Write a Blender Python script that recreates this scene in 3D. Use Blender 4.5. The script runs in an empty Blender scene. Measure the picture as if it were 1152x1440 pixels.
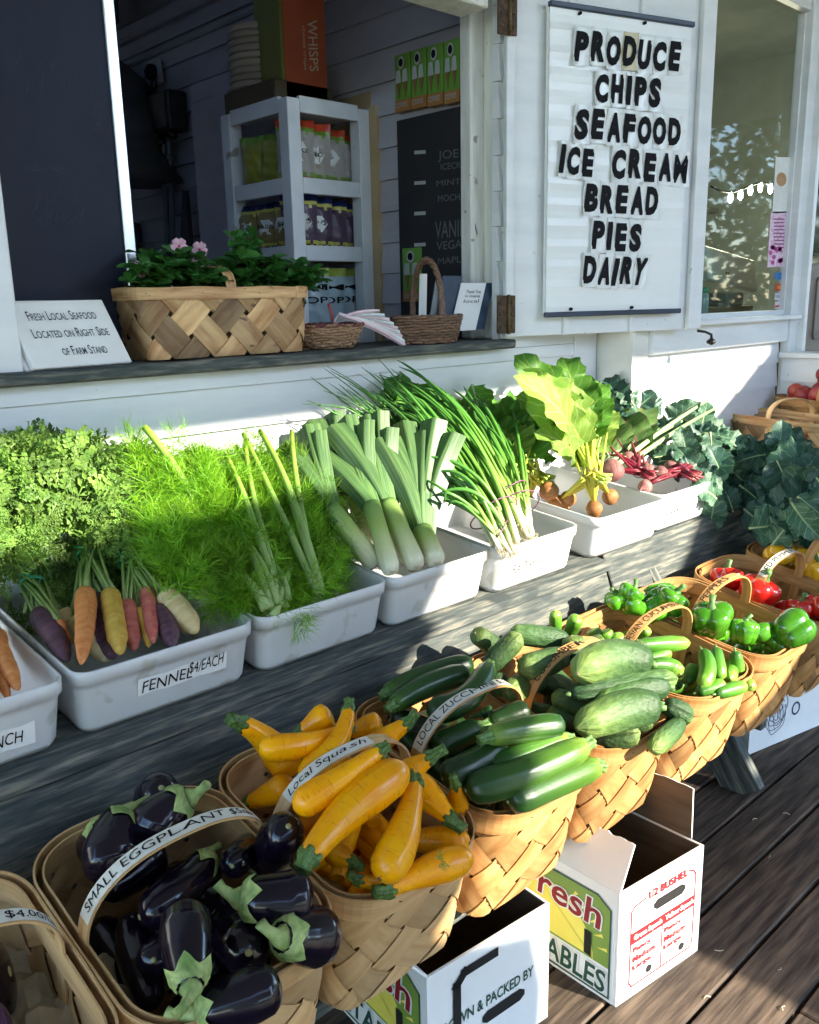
import bpy, math, random
import numpy as np
from mathutils import Matrix, Vector, Euler
C = bpy.context.scene.collection
scene = bpy.context.scene
rad = math.radians
# ------------------------------------------------------------------ camera
FPX, CAMH = 1245.0, 1.4
def _rot(yaw, pitch, roll):
    cy, sy, cp, sp = math.cos(yaw), math.sin(yaw), math.cos(pitch), math.sin(pitch)
    f = np.array([sy*cp, cy*cp, -sp]); r = np.array([cy, -sy, 0.]); d = np.cross(f, r)
    c, s = math.cos(roll), math.sin(roll)
    return np.array([c*r+s*d, -s*r+c*d, f])
CM = _rot(rad(43.265), rad(13.36), rad(1.235))
CP = np.array([0., 0., CAMH])
cam = bpy.data.cameras.new('camera'); camo = bpy.data.objects.new('camera', cam); C.objects.link(camo)
mw = Matrix.Identity(4)
for i in range(3):
    mw[i][0], mw[i][1], mw[i][2], mw[i][3] = CM[0][i], -CM[1][i], -CM[2][i], CP[i]
camo.matrix_world = mw
cam.sensor_fit = 'HORIZONTAL'; cam.sensor_width = 36; cam.lens = FPX/1152*36
cam.clip_start = 0.02; cam.clip_end = 600
scene.camera = camo
# ------------------------------------------------------------------ sky, sun, exposure
SUND = np.array([-0.28, 0.86, -0.42]); SUND /= np.linalg.norm(SUND)
w = bpy.data.worlds.new('World'); scene.world = w; w.use_nodes = True
nt = w.node_tree; bg = nt.nodes['Background']
sky = nt.nodes.new('ShaderNodeTexSky'); sky.sky_type = 'NISHITA'; sky.sun_disc = False
sky.sun_elevation = math.asin(-SUND[2]); sky.sun_rotation = math.atan2(-SUND[0], -SUND[1])
sky.air_density = 1.0; sky.dust_density = 0.2; sky.ozone_density = 3.0
tnt = nt.nodes.new('ShaderNodeMix'); tnt.data_type = 'RGBA'; tnt.blend_type = 'MULTIPLY'; tnt.inputs[0].default_value = 1; tnt.inputs[7].default_value = (1.01, 1.0, 1.0, 1)
nt.links.new(sky.outputs[0], tnt.inputs[6]); nt.links.new(tnt.outputs[2], bg.inputs[0]); bg.inputs[1].default_value = 0.15
sl = bpy.data.lights.new('sun', 'SUN'); sl.energy = 2.0; sl.angle = rad(0.55); sl.color = (1, .91, .74)
so = bpy.data.objects.new('sun', sl); C.objects.link(so)
so.rotation_euler = Vector(SUND).to_track_quat('-Z', 'Y').to_euler(); so.location = (2, -6, 6)
scene.view_settings.view_transform = 'Standard'; scene.view_settings.look = 'None'
scene.view_settings.gamma = 1; scene.view_settings.exposure = 3.25
scene.cycles.max_bounces = 8; scene.cycles.diffuse_bounces = 4; scene.cycles.transparent_max_bounces = 12
scene.cycles.use_denoising = True
# ------------------------------------------------------------------ helpers
def V(*a): return np.array(a, float)
def nrm(v):
    v = np.asarray(v, float); l = np.linalg.norm(v); return v/l if l > 1e-12 else v
def ray(p): return nrm(CM.T @ V((p[0]-576)/FPX, (p[1]-720)/FPX, 1))
def on(p, P, n):
    d = ray(p); return CP + d*(np.dot(np.asarray(P, float)-CP, n)/np.dot(d, n))
def onx(p, x): return on(p, (x, 0, 0), V(1, 0, 0))
def ony(p, y): return on(p, (0, y, 0), V(0, 1, 0))
def onz(p, z): return on(p, (0, 0, z), V(0, 0, 1))
W = {}
def world(o): return W.get(o.name, Matrix.Identity(4))
class G:
    """collects one mesh in world coordinates"""
    def __init__(s): s.v, s.n, s.f, s.m, s.t, s.st, s.sm = [], 0, [], [], [], [], []
    def add(s, vs, fs, mat=0, tint=.5, smooth=True, st=None):
        vs = np.asarray(vs, float).reshape(-1, 3); k = s.n; s.v.append(vs); s.n += len(vs)
        s.f += [tuple(i+k for i in f) for f in fs]; s.m += [mat]*len(fs); s.sm += [smooth]*len(fs)
        s.t.append(np.full(len(vs), tint) if np.isscalar(tint) else np.asarray(tint, float))
        s.st.append(vs if st is None else np.asarray(st, float).reshape(-1, 3))
    def box(s, c, d, R=None, mat=0, tint=.5, bev=0.0):
        c = V(*c); hx, hy, hz = d[0]/2, d[1]/2, d[2]/2
        b = min(bev, hx*.9, hy*.9, hz*.9)
        if b <= 0:
            q = np.array([[x, y, z] for x in (-hx, hx) for y in (-hy, hy) for z in (-hz, hz)])
            fs = [(0, 1, 3, 2), (4, 6, 7, 5), (0, 4, 5, 1), (2, 3, 7, 6), (0, 2, 6, 4), (1, 5, 7, 3)]
        else:
            q, fs, idx = [], [], {}
            for sx in (-1, 1):
                for sy in (-1, 1):
                    for sz in (-1, 1):
                        for a in range(3):
                            p = [sx*(hx-b), sy*(hy-b), sz*(hz-b)]; p[a] += (sx, sy, sz)[a]*b
                            idx[(sx, sy, sz, a)] = len(q); q.append(p)
                        fs.append(tuple(idx[(sx, sy, sz, a)] for a in range(3)))
            for a in range(3):
                o1, o2 = [i for i in range(3) if i != a]
                for sg in (-1, 1):
                    f = []
                    for u, v_ in ((-1, -1), (1, -1), (1, 1), (-1, 1)):
                        k = [0, 0, 0]; k[a] = sg; k[o1] = u; k[o2] = v_; f.append(idx[tuple(k)+(a,)])
                    fs.append(tuple(f))
                    for v_ in (-1, 1):
                        pass
            for a, b_ in ((0, 1), (0, 2), (1, 2)):
                c_ = 3-a-b_
                for sa in (-1, 1):
                    for sb in (-1, 1):
                        k0 = [0, 0, 0]; k0[a] = sa; k0[b_] = sb; k1 = list(k0); k0[c_] = -1; k1[c_] = 1
                        fs.append((idx[tuple(k0)+(a,)], idx[tuple(k1)+(a,)], idx[tuple(k1)+(b_,)], idx[tuple(k0)+(b_,)]))
            q = np.array(q)
        stq = q.copy()
        if R is not None: q = q @ np.asarray(R).T
        s.add(q+c, fs, mat, tint, False, stq+c)
    def bar(s, a, b, wd, th, up=(0, 0, 1), mat=0, tint=.5, bev=0.0):
        a, b = V(*a), V(*b); x = nrm(b-a); y = nrm(np.cross(up, x)); z = np.cross(x, y)
        s.box((a+b)/2, (np.linalg.norm(b-a), wd, th), np.array([x, y, z]).T, mat, tint, bev)
    def tube(s, pts, r, n=8, mat=0, tint=.5, cap=True, rib=None, flat=1.0, ref=None):
        pts = np.asarray(pts, float); k = len(pts); r = np.full(k, r) if np.isscalar(r) else np.asarray(r, float)
        T = np.gradient(pts, axis=0); T /= np.maximum(np.linalg.norm(T, axis=1)[:, None], 1e-9)
        rf = V(0, 0, 1) if ref is None else np.asarray(ref, float)
        u = rf-T[0]*np.dot(rf, T[0])
        if np.linalg.norm(u) < 1e-3: u = np.cross(T[0], V(1, .3, 0))
        u = nrm(u); vs, th = [], np.linspace(0, 2*math.pi, n, endpoint=False)
        for i in range(k):
            u = nrm(u-T[i]*np.dot(u, T[i])); w_ = np.cross(T[i], u)
            rr = r[i]*np.ones(n)
            if rib is not None: rr = rr*rib(i/(k-1), th)
            vs.append(pts[i]+np.outer(rr*np.cos(th)*flat, u)+np.outer(rr*np.sin(th), w_))
        fs = [(i*n+j, i*n+(j+1) % n, (i+1)*n+(j+1) % n, (i+1)*n+j) for i in range(k-1) for j in range(n)]
        vs = np.concatenate(vs)
        if cap: fs += [tuple(range(n))[::-1], tuple((k-1)*n+j for j in range(n))]
        L = np.concatenate([[0], np.cumsum(np.linalg.norm(np.diff(pts, axis=0), axis=1))])
        st = np.stack([np.repeat(L, n), np.tile(th/6.283*.1, k), np.repeat(np.linspace(0, 1, k), n)], 1)
        tt = tint if np.isscalar(tint) else np.repeat(np.asarray(tint, float), n)
        s.add(vs, fs, mat, tt, True, st)
    def grid(s, P, mat=0, tint=.5, smooth=True, st=None, closed=False):
        P = np.asarray(P, float); a, b = P.shape[:2]; e = b if closed else b-1
        fs = [(i*b+j, i*b+(j+1) % b, (i+1)*b+(j+1) % b, (i+1)*b+j) for i in range(a-1) for j in range(e)]
        s.add(P.reshape(-1, 3), fs, mat, tint if np.isscalar(tint) else np.asarray(tint).reshape(-1), smooth, st)
    def prism(s, poly, n, th, mat=0, tint=.5):
        """polygon (3-D points, in order) extruded by th along n"""
        p = np.asarray(poly, float); k = len(p); q = p+np.asarray(n, float)*th
        fs = [tuple(range(k))[::-1], tuple(range(k, 2*k))]+[(i, (i+1) % k, (i+1) % k+k, i+k) for i in range(k)]
        s.add(np.concatenate([p, q]), fs, mat, tint, False)
    def build(s, name, mats, parent=None):
        me = bpy.data.meshes.new(name)
        v = np.concatenate(s.v) if s.v else np.zeros((0, 3))
        if parent is not None:
            M = np.array(world(parent).inverted()); v = v @ M[:3, :3].T+M[:3, 3]
        me.from_pydata(v.tolist(), [], s.f)
        for m_ in (mats if isinstance(mats, (list, tuple)) else [mats]): me.materials.append(m_)
        me.polygons.foreach_set('material_index', s.m); me.polygons.foreach_set('use_smooth', s.sm)
        a = me.attributes.new('tint', 'FLOAT', 'POINT'); a.data.foreach_set('value', np.concatenate(s.t).astype(np.float32))
        a = me.attributes.new('st', 'FLOAT_VECTOR', 'POINT'); a.data.foreach_set('vector', np.concatenate(s.st).astype(np.float32).ravel())
        me.update()
        o = bpy.data.objects.new(name, me); C.objects.link(o)
        if parent is not None: o.parent = parent; W[o.name] = world(parent)
        return o
def tag(o, label=None, cat=None, group=None, kind=None):
    for k, x in (('label', label), ('category', cat), ('group', group), ('kind', kind)):
        if x: o[k] = x
    return o
def thing(name, label, cat, loc, group=None, rot=None):
    o = bpy.data.objects.new(name, None); C.objects.link(o); o.empty_display_size = .05
    m = Matrix.Translation(Vector([float(q) for q in loc]))
    if rot is not None: m = m @ rot
    o.matrix_world = m; W[o.name] = m.copy()
    return tag(o, label, cat, group)
# ------------------------------------------------------------------ materials
MATS = {}
def mk(name, c1, c2=None, sc=(8, 8, 8), rough=.5, r2=None, bump=0., bsc=None, bdist=.002, coord='st', tint=.6, orand=.0, trans=0., coat=0., spec=.5, ramp=(.35, .65), spots=None, metal=0., detail=5., c3=None):
    if name in MATS: return MATS[name]
    m = bpy.data.materials.new(name); m.use_nodes = True; N = m.node_tree.nodes; Lk = m.node_tree.links.new
    p = N['Principled BSDF']; out = N['Material Output']
    c2 = c2 or c1
    if coord == 'st':
        at_ = N.new('ShaderNodeAttribute'); at_.attribute_name = 'st'; co = at_.outputs['Vector']
    else:
        tc = N.new('ShaderNodeTexCoord'); co = tc.outputs['Object']
    if orand or spots:
        oi = N.new('ShaderNodeObjectInfo')
        ad = N.new('ShaderNodeVectorMath'); ad.operation = 'ADD'
        sc_ = N.new('ShaderNodeVectorMath'); sc_.operation = 'SCALE'; sc_.inputs[0].default_value = (17, 31, 23); Lk(oi.outputs['Random'], sc_.inputs['Scale'])
        Lk(co, ad.inputs[0]); Lk(sc_.outputs[0], ad.inputs[1]); co = ad.outputs[0]
    mp = N.new('ShaderNodeMapping'); mp.inputs['Scale'].default_value = sc; Lk(co, mp.inputs['Vector'])
    nz = N.new('ShaderNodeTexNoise'); nz.inputs['Detail'].default_value = detail; nz.inputs['Scale'].default_value = 1; nz.inputs['Roughness'].default_value = .6
    Lk(mp.outputs[0], nz.inputs['Vector'])
    rp = N.new('ShaderNodeValToRGB'); rp.color_ramp.elements[0].position = ramp[0]; rp.color_ramp.elements[1].position = ramp[1]
    rp.color_ramp.elements[0].color = (*c1, 1); rp.color_ramp.elements[1].color = (*c2, 1)
    if c3: e = rp.color_ramp.elements.new((ramp[0]+ramp[1])/2); e.color = (*c3, 1)
    Lk(nz.outputs['Fac'], rp.inputs[0]); col = rp.outputs[0]
    if spots:
        sc2, thr, cs = spots
        vz = N.new('ShaderNodeTexNoise'); vz.inputs['Scale'].default_value = sc2; vz.inputs['Detail'].default_value = 2; Lk(co, vz.inputs['Vector'])
        r3 = N.new('ShaderNodeValToRGB'); r3.color_ramp.elements[0].position = thr; r3.color_ramp.elements[1].position = thr+.05; Lk(vz.outputs['Fac'], r3.inputs[0])
        mx = N.new('ShaderNodeMix'); mx.data_type = 'RGBA'; Lk(r3.outputs[0], mx.inputs[0]); Lk(col, mx.inputs[6]); mx.inputs[7].default_value = (*cs, 1); col = mx.outputs[2]
    if tint:
        ta = N.new('ShaderNodeAttribute'); ta.attribute_name = 'tint'
        hv = N.new('ShaderNodeHueSaturation'); mr = N.new('ShaderNodeMapRange'); mr.inputs[3].default_value = 1-tint; mr.inputs[4].default_value = 1+tint
        Lk(ta.outputs['Fac'], mr.inputs[0]); Lk(mr.outputs[0], hv.inputs['Value']); Lk(col, hv.inputs['Color']); col = hv.outputs[0]
    if orand:
        hv = N.new('ShaderNodeHueSaturation'); mr = N.new('ShaderNodeMapRange'); mr.inputs[3].default_value = 1-orand; mr.inputs[4].default_value = 1+orand
        Lk(oi.outputs['Random'], mr.inputs[0]); Lk(mr.outputs[0], hv.inputs['Value']); Lk(col, hv.inputs['Color']); col = hv.outputs[0]
    Lk(col, p.inputs['Base Color']); p.inputs['Roughness'].default_value = rough
    if r2 is not None:
        mr = N.new('ShaderNodeMapRange'); mr.inputs[3].default_value = rough; mr.inputs[4].default_value = r2; Lk(nz.outputs['Fac'], mr.inputs[0]); Lk(mr.outputs[0], p.inputs['Roughness'])
    p.inputs['Specular IOR Level'].default_value = spec; p.inputs['Coat Weight'].default_value = coat; p.inputs['Coat Roughness'].default_value = .12
    p.inputs['Metallic'].default_value = metal
    if bump:
        b = N.new('ShaderNodeBump'); b.inputs['Strength'].default_value = bump; b.inputs['Distance'].default_value = bdist
        if bsc:
            mp2 = N.new('ShaderNodeMapping'); mp2.inputs['Scale'].default_value = bsc; Lk(co, mp2.inputs['Vector'])
            n2 = N.new('ShaderNodeTexNoise'); n2.inputs['Scale'].default_value = 1; n2.inputs['Detail'].default_value = 4; Lk(mp2.outputs[0], n2.inputs['Vector']); Lk(n2.outputs['Fac'], b.inputs['Height'])
        else: Lk(nz.outputs['Fac'], b.inputs['Height'])
        Lk(b.outputs[0], p.inputs['Normal'])
    if trans:
        tr = N.new('ShaderNodeBsdfTranslucent'); ms = N.new('ShaderNodeMixShader'); ms.inputs[0].default_value = trans
        Lk(col, tr.inputs[0]); Lk(p.outputs[0], ms.inputs[1]); Lk(tr.outputs[0], ms.inputs[2]); Lk(ms.outputs[0], out.inputs['Surface'])
    MATS[name] = m; return m
white = mk('white_paint', (.70, .71, .72), (.80, .80, .80), (3, 3, 14), .45, bump=.35, bsc=(30, 30, 90), bdist=.001, tint=.15, spots=(34, .73, (.50, .49, .46)))
oldwhite = mk('worn_white_paint', (.78, .77, .72), (.62, .60, .54), (40, 40, 6), .6, bump=.8, bsc=(90, 90, 9), bdist=.002, tint=.15, spots=(26, .67, (.34, .31, .26)))
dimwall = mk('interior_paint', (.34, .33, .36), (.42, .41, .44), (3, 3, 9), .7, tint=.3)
shelfpaint = mk('shelf_paint', (.55, .58, .60), (.66, .68, .70), (6, 6, 6), .6, tint=.2, spots=(13, .7, (.30, .26, .22)))
greywood = mk('weathered_wood', (.042, .054, .056), (.235, .22, .18), (8, 85, 85), .85, bump=.8, bsc=(3, 90, 90), bdist=.003, tint=.35, c3=(.09, .10, .095), ramp=(.36, .68), spec=.2, detail=10., spots=(5, .66, (.05, .06, .062)))
tanwood = mk('sunbleached_wood', (.22, .17, .125), (.46, .38, .30), (2, 30, 30), .8, bump=.7, bsc=(3, 80, 80), bdist=.002, tint=.35)
deckwood = mk('deck_wood', (.035, .026, .021), (.15, .108, .078), (5, 60, 60), .75, bump=.7, bsc=(3, 70, 70), bdist=.003, tint=.45, c3=(.08, .059, .045), spec=.18, detail=9.)
splint = mk('basket_splint', (.36, .165, .05), (.55, .31, .12), (9, 60, 9), .55, bump=.35, bsc=(12, 160, 12), bdist=.0008, tint=.5, orand=.0, trans=.12)
palesplint = mk('pale_splint', (.48, .28, .12), (.62, .41, .20), (6, 70, 6), .55, bump=.3, bsc=(8, 160, 8), bdist=.0008, tint=.3)
paper = mk('paper', (.78, .77, .73), (.70, .69, .65), (20, 20, 20), .7, tint=.2)
ink = mk('ink', (.008, .008, .010), rough=.7, tint=0, spec=.15)
alu = mk('aluminium', (.55, .56, .57), (.68, .69, .70), (3, 40, 3), .35, metal=.85, tint=.1)
board = mk('chalkboard', (.007, .010, .024), (.015, .020, .040), (6, 6, 3), .5, r2=.75, tint=.2, coord='obj', spec=.3)
darkmetal = mk('dark_metal', (.05, .05, .055), (.09, .085, .08), (20, 20, 20), .45, metal=.6, tint=.2)
rust = mk('rusty_hinge', (.035, .024, .018), (.13, .075, .04), (60, 60, 60), .7, metal=.4, bump=.5, tint=.2)
def plain(name, c, rough=.5, **k): return mk(name, c, tuple(min(1, x*1.12) for x in c), (9, 9, 9), rough, **k)
# ------------------------------------------------------------------ lettering
_tc = {}
def text2d(s, shear=0., bold=0., res=3):
    key = (s, shear, bold, res)
    if key not in _tc:
        c = bpy.data.curves.new('letters', 'FONT'); c.body = s; c.size = 1; c.shear = shear; c.offset = bold; c.resolution_u = res; c.fill_mode = 'FRONT'
        o = bpy.data.objects.new('letters', c); C.objects.link(o)
        dg = bpy.context.evaluated_depsgraph_get(); ev = o.evaluated_get(dg); me = bpy.data.meshes.new_from_object(ev)
        v = np.array([x.co[:] for x in me.vertices]); f = [tuple(p.vertices) for p in me.polygons]
        bpy.data.objects.remove(o); bpy.data.curves.remove(c); bpy.data.meshes.remove(me)
        _tc[key] = (v, f)
    return _tc[key]
def letters(g, s, lb, rb, lt, rt, off=None, mat=0, shear=0., bold=0., wob=0., seed=0, caps=None):
    """writing fitted to the quad lb, rb, lt, rt; off = small outward offset"""
    v, f = text2d(s, shear, bold); x0, x1 = v[:, 0].min(), v[:, 0].max(); y0, y1 = v[:, 1].min(), v[:, 1].max()
    if caps: y0, y1 = caps
    a = (v[:, 0]-x0)/(x1-x0); b = (v[:, 1]-y0)/(y1-y0)
    if wob: b = b+wob*np.sin(a*len(s)*1.9+seed)
    lb, rb, lt, rt = map(lambda q: np.asarray(q, float), (lb, rb, lt, rt))
    P = np.outer((1-a)*(1-b), lb)+np.outer(a*(1-b), rb)+np.outer((1-a)*b, lt)+np.outer(a*b, rt)
    if off is not None: P = P+np.asarray(off)
    g.add(P, f, mat, .5, False)
def quad(g, a, b, c, d, off=None, mat=0, tint=.5, n=1):
    P = np.array([a, b, c, d], float)
    if off is not None: P = P+np.asarray(off)
    g.add(P, [(0, 1, 2, 3)], mat, tint, False)
# ------------------------------------------------------------------ ground and deck
g = G(); g.box((0, 0, -.55), (400, 400, .04)); tag(g.build('ground', mk('dry_grass', (.10, .11, .05), (.20, .17, .11), (.8, .8, .8), .9)), kind='structure')
g = G(); rng = random.Random(3); W_ = .1385
y = -2.2
while y < 1.9:
    x = -3.0+rng.uniform(-2, 0)
    while x < 6:
        L = rng.choice([2.4, 3.0, 3.6])
        if abs(y+W_/2-.86) < .3 and x < 2.05 < x+L: L = 2.05-x if rng.random() < .3 else L
        g.box((x+L/2, y+W_/2, -.02+rng.uniform(-.0015, .0015)), (L-.004, W_-.008, .04), None, 0, rng.uniform(.25, .75), .004)
        x += L
    y += W_
for i in range(8): g.box((1, -2+i*.55, -.1), (8, .05, .1), None, 0, .2)
tag(g.build('deck', deckwood), kind='structure')
# ------------------------------------------------------------------ the farm stand building
WY, BY, BX = 1.88, 1.727, 2.69
EXP = .103
bld = thing('farm_stand', 'white clapboard farm stand with an open serving hatch above the vegetables', 'building', (1, 1.9, 0))
def siding(x0, x1, yf, z0, z1, zref, flip=0, axis='x', seed=0, sgn=1):
    g = G(); r = random.Random(seed); k = math.floor((z0-zref)/EXP); z = zref+k*EXP
    while z < z1:
        a, b = max(z, z0), min(z+EXP, z1)
        fa, fb = (a-z)/EXP, (b-z)/EXP
        ya, yb = yf-sgn*.011*(1-fa), yf-sgn*.011*(1-fb)
        o = .002*r.random()
        prof = [(ya-o*sgn, a+.0015), (yb-o*sgn, b), (yf+sgn*.02, b), (yf+sgn*.02, a+.0015)]
        if axis == 'x':
            p = [(x0, q[0], q[1]) for q in prof]; g.prism(p, (1, 0, 0), x1-x0, 0, r.uniform(.4, .6))
        else:
            p = [(q[0], x0, q[1]) for q in prof]; g.prism(p, (0, 1, 0), x1-x0, 0, r.uniform(.4, .6))
        z += EXP
    return g
siding(-2.5, 2.56, WY, -.02, 1.247, 1.207, seed=1).build('siding', white, bld)
siding(BX+.118, 3.862, BY+.012, -.02, 1.196, 1.210, seed=2).build('siding', white, bld)
siding(2.165, 2.56, WY, 1.247, 3.2, 1.207, seed=4).build('siding', white, bld)
siding(-2.5, .52, WY, 1.247, 3.2, 1.207, seed=5).build('siding', white, bld)
siding(.52, 2.165, WY, 2.45, 3.2, 1.207, seed=6).build('siding', white, bld)
g = G(); g.box((2.623, WY-.002, 1.6), (.126, .03, 3.24), bev=.002); g.build('corner_trim', white, bld)
g = G(); g.box((BX+.058, BY+.06, 1.6), (.116, .12, 3.24), bev=.002); g.box((BX+.012, 1.80, 1.6), (.02, .16, 3.24)); g.box((BX+.06,BY+.004,.2),(.03,.02,.3)); g.build('corner_post', mk('cream_paint', (.72, .71, .66), (.80, .79, .74), (4, 4, 12), .5, tint=.1), bld)
# window bay: trim, panes, frame
wg = G()
wg.box((3.345, BY-.004, 1.252), (1.08, .03, .108), bev=.003)            # apron board
wg.box((3.36, BY-.022, 1.302), (1.14, .07, .02), bev=.004)             # sill
wg.box((2.96, BY+.002, 2.2), (.32, .034, 1.78), bev=.002)
wg.box((3.935, BY-.006, 1.86), (.10, .04, 2.68), bev=.003)
wg.box((3.972, BY-.03, 1.86), (.034, .05, 2.68), bev=.003)
wg.box((3.34, BY+.002, 2.75), (1.08, .034, .5), bev=.002)
wob = wg.build('window_frame', white, bld)
g = G()
for a, b in (((3.126, 1.312), (3.126, 2.5)), ((3.885, 1.312), (3.885, 2.5))): g.box((a[0], BY+.02, 1.9), (.02, .03, 1.2))
g.box((3.505, BY+.02, 1.322), (.74, .03, .02)); g.build('sash', white, wob)
gl = bpy.data.materials.new('window_glass'); gl.use_nodes = True
N = gl.node_tree.nodes; Lk = gl.node_tree.links.new; pr = N['Principled BSDF']; N.remove(pr)
g1 = N.new('ShaderNodeBsdfGlossy'); g1.inputs['Roughness'].default_value = .02; t1 = N.new('ShaderNodeBsdfTransparent'); t1.inputs[0].default_value = (.86, .93, .90, 1)
fr = N.new('ShaderNodeFresnel'); fr.inputs[0].default_value = 1.5; ma = N.new('ShaderNodeMath'); ma.operation = 'MULTIPLY_ADD'; ma.inputs[1].default_value = .5; ma.inputs[2].default_value = .01; ge = N.new('ShaderNodeNewGeometry'); fb = N.new('ShaderNodeMath'); fb.operation = 'SUBTRACT'; fb.inputs[0].default_value = 1; Lk(ge.outputs['Backfacing'], fb.inputs[1]); fm = N.new('ShaderNodeMath'); fm.operation = 'MULTIPLY'; Lk(ma.outputs[0], fm.inputs[0]); Lk(fb.outputs[0], fm.inputs[1])
mx = N.new('ShaderNodeMixShader'); Lk(fr.outputs[0], ma.inputs[0]); Lk(fm.outputs[0], mx.inputs[0]); Lk(t1.outputs[0], mx.inputs[1]); Lk(g1.outputs[0], mx.inputs[2]); Lk(mx.outputs[0], N['Material Output'].inputs[0])
g = G(); g.box((3.505, BY+.03, 1.91), (.745, .005, 1.19)); g.build('pane', gl, wob)
# shop room behind the window
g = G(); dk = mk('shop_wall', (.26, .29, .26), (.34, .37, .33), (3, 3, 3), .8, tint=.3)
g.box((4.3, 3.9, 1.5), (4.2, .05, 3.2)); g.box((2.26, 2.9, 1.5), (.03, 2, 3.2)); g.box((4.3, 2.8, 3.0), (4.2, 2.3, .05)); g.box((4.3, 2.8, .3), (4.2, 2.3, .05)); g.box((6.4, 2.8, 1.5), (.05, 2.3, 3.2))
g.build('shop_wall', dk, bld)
g = G(); g.box((4.6, 1.78, 2.9), (1.2, .06, .9)); g.box((5.3,1.78,1.5),(.5,.06,3.2)); g.build('upper_wall', white, bld)
# right end: entrance door and low side wall
dr = G(); dm = mk('brown_door', (.14, .105, .085), (.20, .155, .125), (3, 3, 16), .6, tint=.2)
dr.box((4.47, 1.775, 1.2), (.94, .045, 2.4), bev=.003)
d_ = dr.build('door', dm, bld)
g = G()
for x, z, ww, hh in ((4.09, 1.33, .16, .26), (4.40, 1.33, .3, .26), (4.09, .75, .2, .6)):
    for sx, sz, a, b in ((0, hh/2, ww, .02), (0, -hh/2, ww, .02), (ww/2, 0, .02, hh), (-ww/2, 0, .02, hh)): g.box((x+sx, 1.75, z+sz), (a, .012, b), bev=.003)
g.build('panel_moulding', dm, d_)
g = G(); g.box((4.15, 1.750, 1.98), (.22, .01, .9)); g.build('pane', mk('dark_glass', (.012, .014, .014), rough=.06, tint=0), d_)
lw = thing('low_wall', 'low white clapboard side wall with a flat cap behind the peach baskets', 'wall', (3.9, 1.2, 0))
siding(.55, BY-.012, 3.868, -.02, 1.13, 1.130-EXP*8, axis='y', seed=9).build('siding', white, lw)
g = G(); g.box((3.905, 1.13, 1.141), (.13, 1.19, .024), bev=.004); g.build('cap', white, lw)
# serving hatch: posts, header, ledge
g = G(); g.box((2.20, WY+.095, 1.86), (.146, .05, 1.16), bev=.006); g.box((2.196, WY+.03, 1.86), (.03, .08, 1.16), bev=.004); g.build('hatch_post', oldwhite, bld)
g = G(); g.box((.60, WY-.01, 1.86), (.155, .05, 1.2), bev=.004); g.build('hatch_trim', white, bld)
g = G(); g.box((1.3, WY+.03, 2.335), (1.6, .11, .25), bev=.004); g.build('hatch_header', oldwhite, bld)
g = G(); R_ = random.Random(2)
xs = np.linspace(.42, 2.19, 60); yfr = 1.822+.004*np.sin(xs*9)+.003*np.sin(xs*31)
P = []
for x, yf in zip(xs, yfr):
    zt = 1.279+.001*math.sin(x*23); P.append([(x, 2.16, 1.252), (x, 2.16, zt), (x, yf+.006, zt), (x, yf, zt-.005), (x, yf+.001, 1.257), (x, yf+.006, 1.252)])
P = np.array(P); g.grid(P, 0, .5, False, closed=True); g.add(P[0], [tuple(range(6))]); g.add(P[-1], [tuple(range(6))[::-1]])
g.build('counter_ledge', greywood, bld)
# sliding chalkboard panel behind the left half of the hatch
PY = 1.985
xa, xb = ony((150, 0), PY)[0], ony((176, 340), PY)[0]
g = G(); g.box(((.3+xa)/2-.01, PY+.012, 1.95), (xa-.3, .018, 1.36)); pn = g.build('sliding_panel', board, bld)
g = G(); g.box((xa+.002, PY+.01, 1.95), (.026, .03, 1.36), bev=.002); g.build('edge_strip', alu, pn)
g = G(); cr = random.Random(5); ck = mk('chalk_smear', (.035, .045, .065), rough=.9, tint=0)
def chalk(cx, cy, n, dx, dy, L):
    for i in range(n):
        p = ony((cx+cr.uniform(-dx, dx), cy+cr.uniform(-dy, dy)), PY+.0025)
        a = cr.uniform(-.35, .35)+(1.1 if dy > 15 else 0); l = cr.uniform(.3, 1)*L; q = p+V(math.cos(a), 0, math.sin(a))*l; wv = V(-math.sin(a), 0, math.cos(a))*.0006
        g.add([p-wv, q-wv*.3, q+wv*.3, p+wv], [(0, 1, 2, 3)], 0, .5, False)
chalk(62, 236, 16, 30, 4, .035); chalk(80, 300, 26, 36, 18, .05); chalk(75, 110, 12, 55, 30, .04); chalk(135, 190, 8, 8, 40, .05)
g.build('chalk_smear', ck, pn)
# room behind the hatch
XI = 2.172
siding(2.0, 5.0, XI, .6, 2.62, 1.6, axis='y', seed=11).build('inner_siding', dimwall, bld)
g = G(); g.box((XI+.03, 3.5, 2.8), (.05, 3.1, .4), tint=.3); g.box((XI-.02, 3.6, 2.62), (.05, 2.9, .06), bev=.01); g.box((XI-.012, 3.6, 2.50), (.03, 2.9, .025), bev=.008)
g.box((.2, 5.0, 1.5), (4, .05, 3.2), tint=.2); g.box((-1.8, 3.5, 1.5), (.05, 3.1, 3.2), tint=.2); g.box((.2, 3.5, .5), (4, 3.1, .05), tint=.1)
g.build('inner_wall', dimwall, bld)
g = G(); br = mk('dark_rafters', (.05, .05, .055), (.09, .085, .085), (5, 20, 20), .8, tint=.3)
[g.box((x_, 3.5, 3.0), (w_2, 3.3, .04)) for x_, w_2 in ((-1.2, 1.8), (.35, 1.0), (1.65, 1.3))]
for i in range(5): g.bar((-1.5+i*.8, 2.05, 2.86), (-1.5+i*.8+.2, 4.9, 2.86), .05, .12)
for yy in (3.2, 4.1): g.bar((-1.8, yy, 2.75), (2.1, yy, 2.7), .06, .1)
g.build('ceiling', br, bld)
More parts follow.
